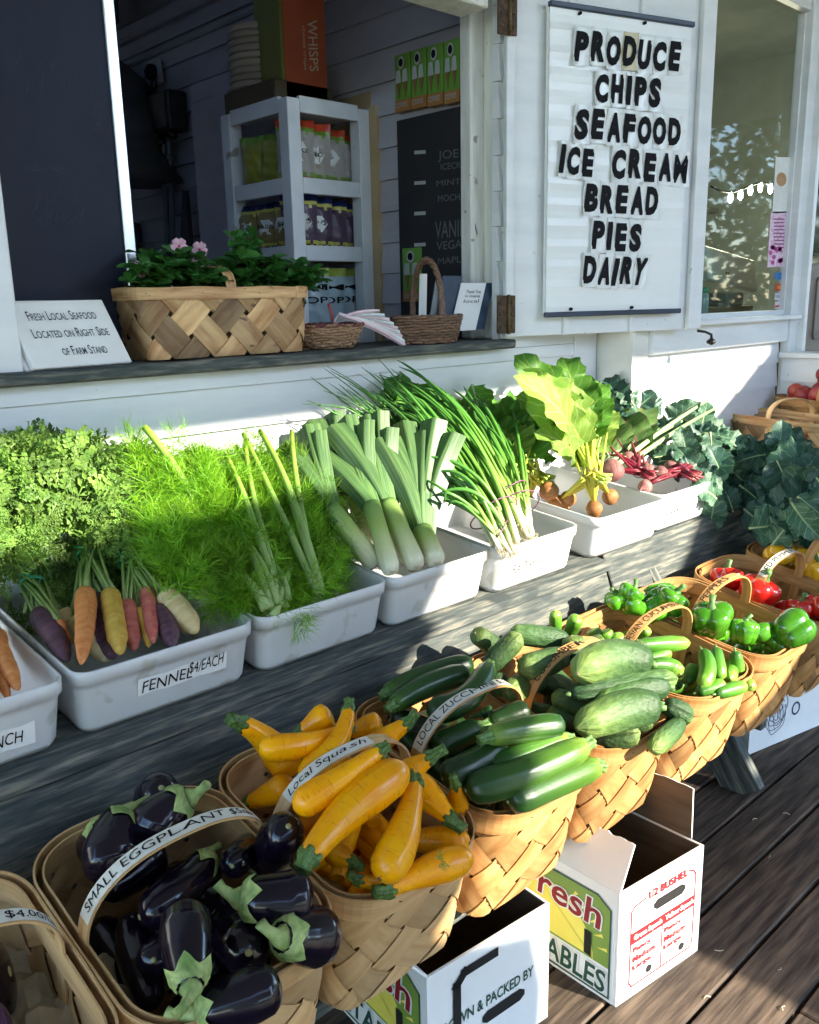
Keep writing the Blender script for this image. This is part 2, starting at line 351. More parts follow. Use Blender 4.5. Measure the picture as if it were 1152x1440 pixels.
# shutter, opened flat towards the bay: boards, battens, hinges
HP = V(2.186, 1.857, 1.285); TH = rad(17); SU = V(math.cos(TH), -math.sin(TH), 0); SN = V(-math.sin(TH), -math.cos(TH), 0); UZ = V(0, 0, 1)
def sh(u, z, o=0.): return HP+SU*u+UZ*(z-HP[2])+SN*o
SR = np.array([SU, -SN, UZ]).T
g = G(); g.box(sh(.385, 1.835, -.012), (.77, .022, 1.10), SR, bev=.002)
for u, wd in ((.004, .028), (.758, .058)): g.box(sh(u+wd/2-.02, 1.832, .010), (wd, .02, 1.09), SR, bev=.002)
for u in (.225, .50): g.box(sh(u, 1.83, .004), (.022, .012, 1.09), SR, bev=.002)
sht = g.build('shutter', white, bld)
for z0 in (1.355, 2.205):
    g = G(); g.box(sh(-.018, z0, .024), (.066, .008, .115), SR, bev=.002); g.tube([sh(-.012, z0-.06, .03), sh(-.012, z0+.06, .03)], .0055, 8, 1)
    for dz in (-.035, 0, .035):
        for du in (-.030, .012): g.tube([sh(du-.01, z0+dz, .028), sh(du-.01, z0+dz, .032)], .004, 6, 1)
    g.build('hinge', [rust, mk('brass_pin', (.10, .07, .035), (.2, .13, .06), (30, 30, 30), .5, metal=.7, tint=.1)], sht)
g = G(); a = sh(.80, 1.278, .0)
g.tube([a, a+V(.02, -.02, -.004), a+V(.045, -.03, -.014), a+V(.05, -.03, -.03)], .005, 8)
g.tube([a+V(.046, -.028, -.030), a+V(.05, -.028, -.036), a+V(.05, -.028, -.044), a+V(.05, -.028, -.052)], [.006, .016, .016, .005], 12)
g.build('hook', mk('black_iron', (.015, .015, .017), rough=.35, metal=.3, tint=0), sht)
# sign board on the shutter
sgn = thing('sign_board', 'tall white letter board listing produce, chips, seafood, ice cream, bread, pies and dairy', 'sign', sh(.44, 1.353, .03))
def shp(p, o=.034): return on(p, HP+SN*o, SN)
pl = mk('sign_plastic', (.80, .81, .80), (.86, .86, .85), (3, 3, 3), .3, tint=.08)
bl, brr, tl, tr_ = shp((769, 441)), shp((956, 438)), shp((784, 9)), shp((983, 36))
u0, u1, z0, z1 = np.dot((bl-HP), SU), np.dot((brr-HP), SU), bl[2], (tl[2]+tr_[2])/2
g = G(); n = 44
P = [[sh(u, z, .028+(.0018 if (j % 3 == 1) else 0.)) for u in np.linspace(u0, u1, 6)] for j, z in enumerate(np.linspace(z0, z1, n))]
g.grid(P, 0, .5, False); g.box(sh((u0+u1)/2, (z0+z1)/2, .018), (u1-u0, .014, z1-z0), SR)
g.build('panel', pl, sgn)
for z, us in ((z0-.004, (.17, .62)), (z1+.004, (.19, .64))):
    g = G(); g.box(sh((u0+u1)/2, z, .03), (u1-u0+.008, .02, .016), SR, bev=.003)
    rl = g.build('rail', mk('navy_rail', (.018, .028, .055), (.03, .05, .09), (9, 9, 9), .35, tint=.1), sgn)
    for f in us: g = G(); zz = z+(.016 if z < 1.6 else -.016); g.tube([sh(u0+f*(u1-u0), zz, .028), sh(u0+f*(u1-u0), zz, .038)], .005, 8); g.build('screw', ink, rl)
Z3 = lambda x, y: (660+x/2.3415, y/2.3415)
gl2, gc = G(), G(); rs = random.Random(8)
for s, lb, rb, lt, rt in (('PRODUCE', (340, 197), (698, 241), (345, 96), (704, 143)), ('CHIPS', (412, 333), (634, 357), (414, 238), (636, 258)), ('SEAFOOD', (341, 456), (699, 480), (347, 352), (700, 390)),
        ('ICE', (291, 572), (413, 580), (298, 476), (416, 488)), ('CREAM', (466, 586), (722, 604), (470, 487), (726, 512)), ('BREAD', (373, 698), (623, 711), (378, 604), (627, 617)), ('PIES', (398, 823), (570, 826), (402, 729), (572, 733)), ('DAIRY', (370, 937), (578, 940), (374, 845), (596, 850))):
    q = [shp(Z3(*p), .036) for p in (lb, rb, lt, rt)]; n = len(s)
    wts = [.55 if ch == 'I' else 1.15 if ch == 'M' else 1. for ch in s]; cum = np.concatenate([[0], np.cumsum(wts)])/sum(wts)
    for i, ch in enumerate(s):
        a, b = cum[i], cum[i+1]; m_ = .05*(b-a); dz = UZ*rs.uniform(-.004, .004)
        B = lambda t: q[0]*(1-t)+q[1]*t
        T = lambda t: q[2]*(1-t)+q[3]*t
        letters(gl2, ch, B(a+m_)+dz, B(b-m_)+dz, T(a+m_)+dz, T(b-m_)+dz, None, 0, .12, .03 if ch == 'M' else .065)
        lo, hi = B(a), T(a); e = (hi-lo)*.13
        P = [[(B(a+(b-a)*t)-e)*(1-s_)+(T(a+(b-a)*t)+e)*s_+dz+SN*(-.0035+.010*(abs(2*t-1)**4)*(abs(2*s_-1))) for t in np.linspace(0.01, .99, 7)] for s_ in np.linspace(0, 1, 5)]
        gc.grid(P, 1 if (s == 'PRODUCE' and i == 3) else 0, .5)
gl2.build('lettering', ink, sgn)
gc.build('letter_card', [mk('clear_card', (.80, .81, .80), rough=.25, tint=0), mk('yellowed_card', (.66, .58, .38), rough=.4, tint=0)], sgn)
# porch roof with canvas panels added unseen, cut to shape the sunlight
pr_ = thing('porch_roof', 'porch roof over the deck with added unseen canvas drops', 'porch', (1.5, -2.5, 0)); pr_['kind'] = 'structure'
g = G(); OY = -2.5
g.prism([(-5, 1.9, 3.35), (10, 1.9, 3.35), (10, OY, 3.24), (-5, OY, 3.24)], (0, 0, 1), .08); g.build('roof', mk('porch_boards', (.55, .56, .56), rough=.8), pr_)
g = G()
for x in (-3.0, 7.5): g.box((x, OY-.03, 1.35), (.1, .1, 3.78))
g.build('post', white, pr_)
cv = mk('blocker', (.42, .40, .35), rough=.9, tint=0)
g = G()
g.prism([(x, OY, z) for x, z in ((-6, 2.97), (2.58, 2.97), (2.70, 2.78), (2.60, 2.56), (2.48, 2.48), (2.22, 2.30), (2.06, 2.13), (2.0, 2.03), (2.10, 1.95), (2.27, 1.88), (2.30, 1.75), (2.28, 1.4), (2.1, 1.2), (1.4, 1.1), (-6, .9))][::-1], (0, 1, 0), .02)
g.build('shade_blocker', cv, pr_)
g = G()
g.prism([(x, OY, z) for x, z in ((5.17, 3.235), (4.84, 3.06), (3.87, 2.59), (3.62, 2.42), (3.36, 2.26), (3.22, 2.06), (2.98, 1.96), (2.66, 1.89), (2.66, 1.815), (8.5, 1.815), (8.5, 3.235))], (0, 1, 0), .02)
g.prism([(x, OY, z) for x, z in ((2.66, 1.815), (3.02, 1.815), (3.02, 1.77), (3.46, 1.77), (3.46, 1.815), (8.5, 1.815), (8.5, 1.2), (2.42, 1.3), (2.56, 1.46), (2.655, 1.62))], (0, 1, 0), .02)
g.build('shade_blocker', cv, pr_)
# ------------------------------------------------------------------ display stand: tilted planks on slanted legs
binmat = mk('bin_plastic', (.74, .75, .77), (.80, .81, .82), (6, 6, 6), .32, tint=.12, trans=.22, coat=.1, spots=(15, .62, (.62, .61, .57)), bump=.12, bsc=(14, 14, 14), bdist=.001)
BSL, BY0, BZ0 = .11, 1.375, .812           # rim plane of the bins
KSL, KY0, KZ0 = .1726, .866, .542          # rim plane of the baskets
def kz(y, h=0): return KZ0+KSL*(y-KY0)+h
def bz(y, h=0): return BZ0+BSL*(y-BY0)+h
KN = nrm(V(0, -KSL, 1)); BN = nrm(V(0, -BSL, 1))
def kp(p, h=0.): return on(p, V(0, KY0, KZ0)+KN*h, KN)     # a point h above the baskets' rims
def bp(p, h=0.): return on(p, V(0, BY0, BZ0)+BN*h, BN)     # a point h above the bins' rims
def stand(x0, x1, label, ys, top, xs, seed=0):
    t = thing('display_stand', label, 'stand', ((x0+x1)/2, 1.3, 0), 'slanted plank stands along the wall')
    r = random.Random(seed)
    def plank(nm, y0, z0, y1, z1, th, mat, x0=x0, x1=x1):
        g = G(); d = nrm(V(0, y1-y0, z1-z0)); n = nrm(np.cross(V(1, 0, 0), d)); c = (V((x0+x1)/2, y0, z0)+V((x0+x1)/2, y1, z1))/2
        g.box(c-n*th/2, (x1-x0, math.hypot(y1-y0, z1-z0), th), np.array([V(1, 0, 0), d, n]).T, 0, .5+r.uniform(-.1, .1), .003)
        return g.build(nm, mat, t)
    fz = lambda y: .690+BSL*(y-1.40)
    plank('shelf_plank', ys, fz(ys), 1.50, fz(1.50), .026, greywood)
    plank('shelf_plank', 1.515, fz(1.515), 1.66, fz(1.66), .036, greywood)
    plank('shelf_plank', 1.675, fz(1.675), 1.82, fz(1.82), .036, greywood)
    plank('back_board', 1.285, .45, top[0], top[1], .036, greywood, x0, x1)
    lz = lambda y: kz(y)-.25
    plank('basket_plank', .98, lz(.98), 1.12, lz(1.12), .036, greywood)
    plank('basket_plank', 1.135, lz(1.135), 1.275, lz(1.275), .036, greywood)
    for x in xs:
        for a, b in (((x, 1.02, .0), (x, 1.46, .66)), ((x, 1.78, 0), (x, 1.72, .68))):
            g = G(); g.bar(a, b, .036, .12, (0, 1, .3), 0, .5, .003); g.build('leg', greywood, t)
        g = G(); g.bar((x, .98, lz(.98)-.06), (x, 1.75, lz(1.1)-.06), .036, .08, (0, 0, 1), 0, .4, .003); g.build('cross_bar', greywood, t)
    return t
stand(-.6, 2.03, 'long slanted grey plank stand under the white bins and woven baskets', 1.337, (1.354, .652), (-.2, 1.64))
stand(2.06, 3.5, 'slanted plank stand with a dark knot under the heaped kale', 1.40, (1.388, .69), (2.27, 3.3), 4)
# ------------------------------------------------------------------ white bins
def rrect(wx, ly, r, n=6):
    p = []
    for cx, cy, a0 in ((wx/2-r, -ly/2+r, -90), (wx/2-r, ly/2-r, 0), (-wx/2+r, ly/2-r, 90), (-wx/2+r, -ly/2+r, 180)):
        for i in range(n+1):
            a = rad(a0+90*i/n); p.append((cx+r*math.cos(a), cy+r*math.sin(a)))
    return np.array(p)
def bin_(x0, x1, y0, label, text=None, zoff=0., yaw=0., tq=None):
    wx, ly, h = x1-x0, .44, .122
    t = thing('white_bin', label, 'bin', ((x0+x1)/2, y0+ly/2, bz(y0+ly/2)+zoff-h), 'white plastic bins on the plank shelf', Matrix.Rotation(rad(yaw), 4, 'Z') @ Matrix.Rotation(math.atan(BSL), 4, 'X'))
    M = np.array(world(t))
    g = G(); prof = [(.885, .003), (.905, 0), (.93, .012), (.965, .085), (.985, .098), (1.0, .099), (1.0, .122), (.985, .124), (.965, .121), (.95, .085), (.915, .014), (.89, .008)]
    P = []
    for s, z in prof:
        sx = s if s < .98 else s; q = rrect(wx*sx, ly*(1-(1-sx)*wx/ly), .03*sx)
        P.append(np.c_[q, np.full(len(q), z)])
    P = np.array(P); k = P.shape[1]
    P = P @ M[:3, :3].T+M[:3, 3]
    g.grid(P, 0, .5, True, closed=True); g.add(P[0], [tuple(range(k))[::-1]], 0, .5, False); g.add(P[-1], [tuple(range(k))], 0, .5, False)
    o = g.build('shell', binmat, t)
    if text:
        f = lambda u, z, o_=.0034: (M @ V(wx*(.5*.975)*(2*u-1)*.96, -ly/2*(1-(1-(.93+.035*(z-.012)/.073))*wx/ly)-o_*.7, z, 1))[:3]
        (ua, za, ub, zb), lines, lb = text
        g = G()
        g.grid([[f(ua+(ub-ua)*i/6, za+(zb-za)*j+.002*math.sin(i*2+j)) for i in range(7)] for j in (0, 1)], 0, .55); lo = g.build('price_label', mk('tape_label', (.86, .86, .85), (.90, .90, .88), (30, 30, 30), .5, tint=.05), t)
        g = G()
        for (s, a, b, c, d) in lines: letters(g, s, f(a, b, .0052), f(c, b, .0052), f(a, d, .0052), f(c, d, .0052), None, 0, .15, 0, .06, len(s))
        g.build('lettering', ink if lb else mk('faded_ink', (.09, .08, .08), rough=.6, tint=0), lo)
    return t
BINS = [(.17, .51), (.523, .878), (.885, 1.222), (1.228, 1.557), (1.565, 1.90), (1.975, 2.335), (2.335, 2.66)]
bin_(*BINS[0], BY0, 'white bin holding orange carrots, cut off by the left edge', ((.42, .026, .86, .066), [('/BUNCH', .55, .036, .80, .058)], 1))
bin_(*BINS[1], BY0, 'white bin of rainbow carrots with a crooked fennel label', ((.30, .045, .84, .078), [('FENNEL', .32, .050, .62, .072), ('$4/EACH', .60, .054, .82, .080)], 1))
bin_(*BINS[2], BY0, 'plain white bin full of feathery fennel')
bin_(*BINS[3], BY0, 'plain white bin holding the fat white leeks')
bin_(*BINS[4], BY0-.012, 'white bin marked RADISH, holding scallions', ((.16, .035, .86, .078), [("RADISH'S", .18, .042, .55, .070), ('$1.00/bun', .60, .048, .86, .066)], 0))
bin_(*BINS[5], BY0-.012, 'white bin holding golden beets')
bin_(*BINS[6], BY0+.01, 'white bin holding red beets with a faded pencil label', ((.14, .04, .86, .08), [('CARROTS', .16, .048, .55, .07), ('$3.00/bunch', .56, .052, .86, .068)], 0))
# ------------------------------------------------------------------ woven splint baskets
def splint_basket(name, label, group, M, Wx, Ly, H, seed, mat=splint, handle=True, text=None, dark=0., p=.10, arch=.105, tb=(.90, .88), trange=(150, 70), lshear=.1, rimt=.6, rr=.085, across='x', palew=False):
    r = random.Random(seed); t = thing(name, label, 'basket', Matrix(M.tolist()).to_translation(), group, Matrix(M.tolist()).to_3x3().to_4x4())
    X = lambda P: np.asarray(P, float) @ M[:3, :3].T+M[:3, 3]
    base = rrect(1, 1, .5, 8)
    def outline(v):
        s = v if v < 1 else 1.; ex = tb[0]+(1-tb[0])*s**.8; ey = tb[1]+(1-tb[1])*s**.8
        return rrect(Wx*ex, Ly*ey, rr*(.55+.45*s), 8)
    OUT = [outline(i/24) for i in range(25)]
    peri = 0; q = OUT[24]; seg = np.linalg.norm(np.roll(q, -1, 0)-q, axis=1); cum = np.concatenate([[0], np.cumsum(seg)]); peri = cum[-1]; cu = cum/peri
    cen = lambda v: None
    def S(u, v, o=0.):
        u = u % 1.; j = min(len(cu)-2, int(np.searchsorted(cu, u, 'right')-1)); f = (u-cu[j])/(cu[j+1]-cu[j])
        vi = min(max(v, 0), 1)*24; i = min(23, int(vi)); g_ = vi-i
        a = OUT[i][j]*(1-f)+OUT[i][(j+1) % len(q)]*f; b = OUT[i+1][j]*(1-f)+OUT[i+1][(j+1) % len(q)]*f
        xy = a*(1-g_)+b*g_
        d = OUT[24][(j+1) % len(q)]-OUT[24][j]; n = V(d[1], -d[0]); n = n/max(np.linalg.norm(n), 1e-9)
        return V(xy[0]+n[0]*o, xy[1]+n[1]*o, v*H)
    n = max(8, int(round(peri/p))); n += n % 2; p = peri/n; g = G(); rows = int(math.ceil(H/(p/2)))*3
    for fam in (0, 1):
        for i in range(n):
            tn = min(1, max(0, r.gauss(.5-dark, .30))); hw = .5*p*r.uniform(.80, .92)
            vs, st = [], []
            for k in range(rows+1):
                h = H*k/rows*.985
                uc = i*p+(h if fam == 0 else -h)
                for e in (-1, -.33, .33, 1):
                    m = (2*h+e*hw)/p if fam == 0 else (2*h-e*hw)/p; o = .0024*max(-1, min(1, 2.*math.cos(math.pi*m)))*(1 if fam == 0 else -1); vs.append(S((uc+e*hw)/peri, h/H, o+(.0005 if abs(e) < .4 else 0))); st.append((h*1.4+i*.37, e*.02+i*.23, fam*3+i*.11))
            g.grid(X(vs).reshape(rows+1, 4, 3), 0, tn, True, st)
    # floor of the basket: two layers of crossing slats
    q0 = OUT[0]
    for k, (ax, cnt) in enumerate(((0, 5), (1, 4))):
        for i in range(cnt):
            f = (i+.5)/cnt*2-1; hwx, hwy = Wx*tb[0]/2, Ly*tb[1]/2
            if ax == 0: P = [[(a*hwx*.93, (f+e/cnt*.9)*hwy*.95, .003+.003*k) for a in (-1, -.5, 0, .5, 1)] for e in (-1, 1)]
            else: P = [[((f+e/cnt*.9)*hwx*.95, a*hwy*.93, .003+.003*k) for a in (-1, -.5, 0, .5, 1)] for e in (-1, 1)]
            sh_ = np.array(P).shape; g.grid(X(np.array(P).reshape(-1, 3)).reshape(sh_), 0, r.uniform(.2, .6))
    g.build('weave', mat, t)
    for o, lo, hi, th in ((.0065, .845, 1.02, .0032), (-.0062, .86, 1.012, .0032)):
        g = G(); P, st = [], []
        for u in np.linspace(0, 1, 97)[:-1]:
            wv = .0012*math.sin(u*40+seed); ring = [S(u, min(lo, 1), o-th/2), S(u, min(lo, 1), o+th/2), S(u, 1, o+th/2)+V(0, 0, (hi-1)*H+wv), S(u, 1, o-th/2)+V(0, 0, (hi-1)*H+wv)]
            P.append(ring); st.append([(u*peri, .0, 0), (u*peri, .01, 0), (u*peri, .05, .0), (u*peri, .06, 0)])
        P = np.array(P); P = np.concatenate([P, P[:1]]); st = np.array(st); st = np.concatenate([st, st[:1]])
        sh_ = P.shape; g.grid(X(P.reshape(-1, 3)).reshape(sh_), 0, rimt, False, st, closed=True)
        if o > 0:      # small staples
            for u in (.02, .09, .16, .27, .40, .52, .60, .66, .77, .9):
                c = S(u, .93, o+th/2+.0004); c2 = S(u+.004, .93, o+th/2+.0004); dz = V(0, 0, .004*math.sin(u*90))
                g.bar(X([c])[0], X([c2+dz])[0], .0015, .0012, (0, 0, 1), 1)
        g.build('rim', [mat, darkmetal], t)
    if handle:
        a_ = Wx/2-.008 if across == 'x' else Ly/2-.008; hb = .013; lo = H*.55; th = .0036
        def A(th_, y, o=0.):      # angle 180..0 from left foot to right foot
            c, s = math.cos(th_), math.sin(th_)
            sg = lambda q_, e: math.copysign(abs(q_)**e, q_)
            x, z = sg(c, .8)*(a_+o), H+s**.9*(arch+o) if s > 0 else H
            return V(x, y, z) if across == 'x' else V(y, x, z)
        prof, st = [], []
        angs = list(np.linspace(math.pi, 0, 41))
        pts = []
        for k in range(4): pts.append(('leg', -1, lo+(H-lo)*k/4))
        for an in angs: pts.append(('arc', an, 0))
        for k in range(4)[::-1]: pts.append(('leg', 1, lo+(H-lo)*k/4))
        for idx, (kd, a1, z_) in enumerate(pts):
            ring = []
            for y, o in ((-hb, 0), (hb, 0), (hb, th), (-hb, th)):
                if kd == 'leg': q_ = V(a1*(a_+o), y, z_) if across == 'x' else V(y, a1*(a_+o), z_)
                else: q_ = A(a1, y, o)
                ring.append(q_)
            prof.append(ring); st.append([(idx*.012, y*.7, 0) for y in (-1, 1, 1.2, -1.2)])
        P = np.array(prof); sh_ = P.shape; g = G(); Q = X(P.reshape(-1, 3)).reshape(sh_); g.grid(Q, 0, rimt+.05, False, np.array(st)*.02, closed=True)
        g.add(Q[0], [(0, 1, 2, 3)]); g.add(Q[-1], [(3, 2, 1, 0)])
        ho = g.build('handle', mat, t)
        if text:
            t0, t1 = rad(trange[0]), rad(trange[1])
            if text[1]:
                g = G(); B = [[X([A(t0+(t1-t0)*(i/20*1.12-.06), yy, th+.0009)])[0] for i in range(21)] for yy in (-hb*.92, hb*.92)]
                g.grid(B, 0, .6); lb_ = g.build('paper_label', mk('kraft_tape', (.62, .60, .53), (.72, .70, .63), (30, 30, 30), .6, tint=.1), ho)
            else: lb_ = ho
            v, f = text2d(text[0], lshear, 0.); x0_, x1_, y0_, y1_ = v[:, 0].min(), v[:, 0].max(), v[:, 1].min(), v[:, 1].max()
            P = [X([A(t0+(t1-t0)*(a-x0_)/(x1_-x0_), -hb*.62+hb*1.24*(b-y0_)/(y1_-y0_)+.0009*math.sin(a*4+seed), th+.0016)])[0] for a, b, _ in v]
            g = G(); g.add(P, f, 0, .5, False); g.build('lettering', ink, lb_ if (text[1] or True) and lb_ is ho else ho)
    return t
KT = math.atan(KSL)
def kmat(xc, yfront, L, H, dyaw=0., dz=0.):
    """frame of a market basket whose front rim lies on the rims' plane"""
    R = np.array((Matrix.Rotation(KT, 4, 'X') @ Matrix.Rotation(rad(dyaw), 4, 'Z')).to_3x3())
    rc = V(xc, yfront, kz(yfront)+dz)+R @ V(0, L/2, 0); o = rc-R @ V(0, 0, H)
    M = np.eye(4); M[:3, :3] = R; M[:3, 3] = o; return M
BK = 'splint market baskets on the slanted stand'
KH, KL = .235, .405
def market(x0, x1, label, text, seed, yf=KY0, mat=splint, tape=True, dark=0., dyaw=0., dz=0., tr=(150, 70), sheer=.1, rimt=.6):
    return splint_basket('splint_basket', label, BK, kmat((x0+x1)/2, yf, KL, KH, dyaw, dz), x1-x0, KL, KH, seed, mat, True, (text, tape) if text else None, dark, trange=tr, lshear=sheer, rimt=rimt)
market(.055, .352, 'nearly empty splint basket at the left edge, marked PLANT $4.00/LB', 'PLANT $4.00/LB', 1, .86, palesplint, tr=(104, 20))
market(.37, .677, 'splint basket of shiny eggplants, marked SMALL EGGPLANT $5/lb', 'SMALL EGGPLANT $5/lb', 2, .858, palesplint, tr=(158, 42))
market(.688, .986, 'splint basket heaped with yellow squash', 'Local Squash', 3, KY0, palesplint, tr=(142, 80), sheer=.3)
market(.995, 1.30, 'splint basket of dark zucchini, marked LOCAL ZUCCHINI', 'LOCAL ZUCCHINI $2', 4, KY0, tr=(158, 60))
market(1.312, 1.615, 'splint basket of pale fat cucumbers, marked CUCUMBER', 'CUCUMBER', 5, tape=False, tr=(146, 84))
market(1.632, 1.945, 'splint basket of slim little cucumbers, marked PERSIAN', 'PERSIAN CUCUMBER', 6, KY0-.012, tape=False, tr=(155, 65))
market(1.96, 2.262, 'splint basket of green bell peppers, marked PEPPERS', 'PEPPERS', 7, KY0-.01, tape=False, tr=(140, 90))
market(2.285, 2.59, 'reddish splint basket of red peppers with a white RED PEPPER tag', 'RED PEPPERS', 8, .85, tape=True, dark=.2, tr=(140, 70))
market(2.61, 2.91, 'splint basket of yellow peppers in the shade under the kale', None, 9, .85, dark=.15)
# ------------------------------------------------------------------ fruit and vegetable builders
def ramp_mat(name, stops, rough=.45, streak=(6, 160, 3), amt=.3, bump=.2, trans=0., spec=.4, orand=.12, tint=.4, coat=0.):
    """colour runs along the stem (third 'st' coordinate), with fine streaks"""
    m = bpy.data.materials.new(name); m.use_nodes = True; N = m.node_tree.nodes; Lk = m.node_tree.links.new; p = N['Principled BSDF']
    at_ = N.new('ShaderNodeAttribute'); at_.attribute_name = 'st'; sp = N.new('ShaderNodeSeparateXYZ'); Lk(at_.outputs['Vector'], sp.inputs[0])
    mp = N.new('ShaderNodeMapping'); mp.inputs['Scale'].default_value = streak; Lk(at_.outputs['Vector'], mp.inputs[0])
    nz = N.new('ShaderNodeTexNoise'); nz.inputs['Scale'].default_value = 1; nz.inputs['Detail'].default_value = 4; Lk(mp.outputs[0], nz.inputs[0])
    ma = N.new('ShaderNodeMath'); ma.operation = 'MULTIPLY_ADD'; ma.inputs[1].default_value = amt*.5; Lk(nz.outputs['Fac'], ma.inputs[0])
    m0 = N.new('ShaderNodeMath'); m0.operation = 'SUBTRACT'; m0.inputs[1].default_value = amt*.25; Lk(sp.outputs[2], m0.inputs[0]); Lk(m0.outputs[0], ma.inputs[2])
    rp = N.new('ShaderNodeValToRGB'); e = rp.color_ramp.elements
    e[0].position, e[0].color = stops[0][0], (*stops[0][1], 1); e[1].position, e[1].color = stops[-1][0], (*stops[-1][1], 1)
    for pos, c in stops[1:-1]: k = e.new(pos); k.color = (*c, 1)
    Lk(ma.outputs[0], rp.inputs[0])
    ta = N.new('ShaderNodeAttribute'); ta.attribute_name = 'tint'; mr = N.new('ShaderNodeMapRange'); mr.inputs[3].default_value = 1-tint; mr.inputs[4].default_value = 1+tint; Lk(ta.outputs['Fac'], mr.inputs[0])
    oi = N.new('ShaderNodeObjectInfo'); mo = N.new('ShaderNodeMapRange'); mo.inputs[3].default_value = 1-orand; mo.inputs[4].default_value = 1+orand; Lk(oi.outputs['Random'], mo.inputs[0])
    mm = N.new('ShaderNodeMath'); mm.operation = 'MULTIPLY'; Lk(mr.outputs[0], mm.inputs[0]); Lk(mo.outputs[0], mm.inputs[1])
    m3 = N.new('ShaderNodeMapRange'); m3.inputs[3].default_value = .78; m3.inputs[4].default_value = 1.22; Lk(nz.outputs['Fac'], m3.inputs[0])
    m4 = N.new('ShaderNodeMath'); m4.operation = 'MULTIPLY'; Lk(mm.outputs[0], m4.inputs[0]); Lk(m3.outputs[0], m4.inputs[1])
    hv = N.new('ShaderNodeHueSaturation'); Lk(m4.outputs[0], hv.inputs['Value']); Lk(rp.outputs[0], hv.inputs['Color'])
    Lk(hv.outputs[0], p.inputs['Base Color']); p.inputs['Roughness'].default_value = rough; p.inputs['Specular IOR Level'].default_value = spec; p.inputs['Coat Weight'].default_value = coat; p.inputs['Coat Roughness'].default_value = .15
    if bump:
        b = N.new('ShaderNodeBump'); b.inputs['Strength'].default_value = bump; b.inputs['Distance'].default_value = .001 if bump < .6 else .004; Lk(nz.outputs['Fac'], b.inputs['Height']); Lk(b.outputs[0], p.inputs['Normal'])
    if trans:
        tr = N.new('ShaderNodeBsdfTranslucent'); ms = N.new('ShaderNodeMixShader'); ms.inputs[0].default_value = trans
        Lk(hv.outputs[0], tr.inputs[0]); Lk(p.outputs[0], ms.inputs[1]); Lk(tr.outputs[0], ms.inputs[2]); Lk(ms.outputs[0], N['Material Output'].inputs[0])
    return m
PROF = dict(
    squash=([0, .05, .2, .42, .68, .86, .95, .985, 1], [.46, .54, .64, .84, 1, .94, .68, .40, .12]),
    zucchini=([0, .03, .12, .5, .82, .93, .975, 1], [.55, .72, .86, .97, 1, .86, .55, .12]),
    cucumber=([0, .025, .09, .28, .72, .9, .965, 1], [.22, .52, .80, .98, 1, .84, .5, .14]),
    persian=([0, .03, .1, .3, .7, .9, .965, 1], [.25, .55, .8, .96, 1, .84, .5, .14]),
    eggplant=([0, .06, .18, .42, .68, .86, .95, .985, 1], [.42, .60, .74, .90, 1, .90, .66, .38, .10]))
def bez(P, M_, Q, k):
    P, M_, Q = V(*P), V(*M_), V(*Q); c = 2*M_-(P+Q)/2; t = np.linspace(0, 1, k)[:, None]
    return (1-t)**2*P+2*t*(1-t)*c+t**2*Q
def body(pts_fn, r, kind, rnd, nseg=30, n=24):
    """returns sampler S(t, theta, off) along a bent body"""
    ts = np.unique(np.concatenate([np.linspace(0, 1, nseg), [0, .012, .03, .97, .985, .995, 1]])); pts = pts_fn(ts)
    T = np.gradient(pts, axis=0); T /= np.linalg.norm(T, axis=1)[:, None]
    u = nrm(np.cross(T[0], V(.3, .2, 1))); U = []
    for t in T: u = nrm(u-t*np.dot(u, t)); U.append(u)
    rs = np.interp(ts, *PROF[kind])*r; ph = rnd.uniform(0, 6); am = rnd.uniform(.01, .035)
    return ts, pts, T, np.array(U), rs, ph, am
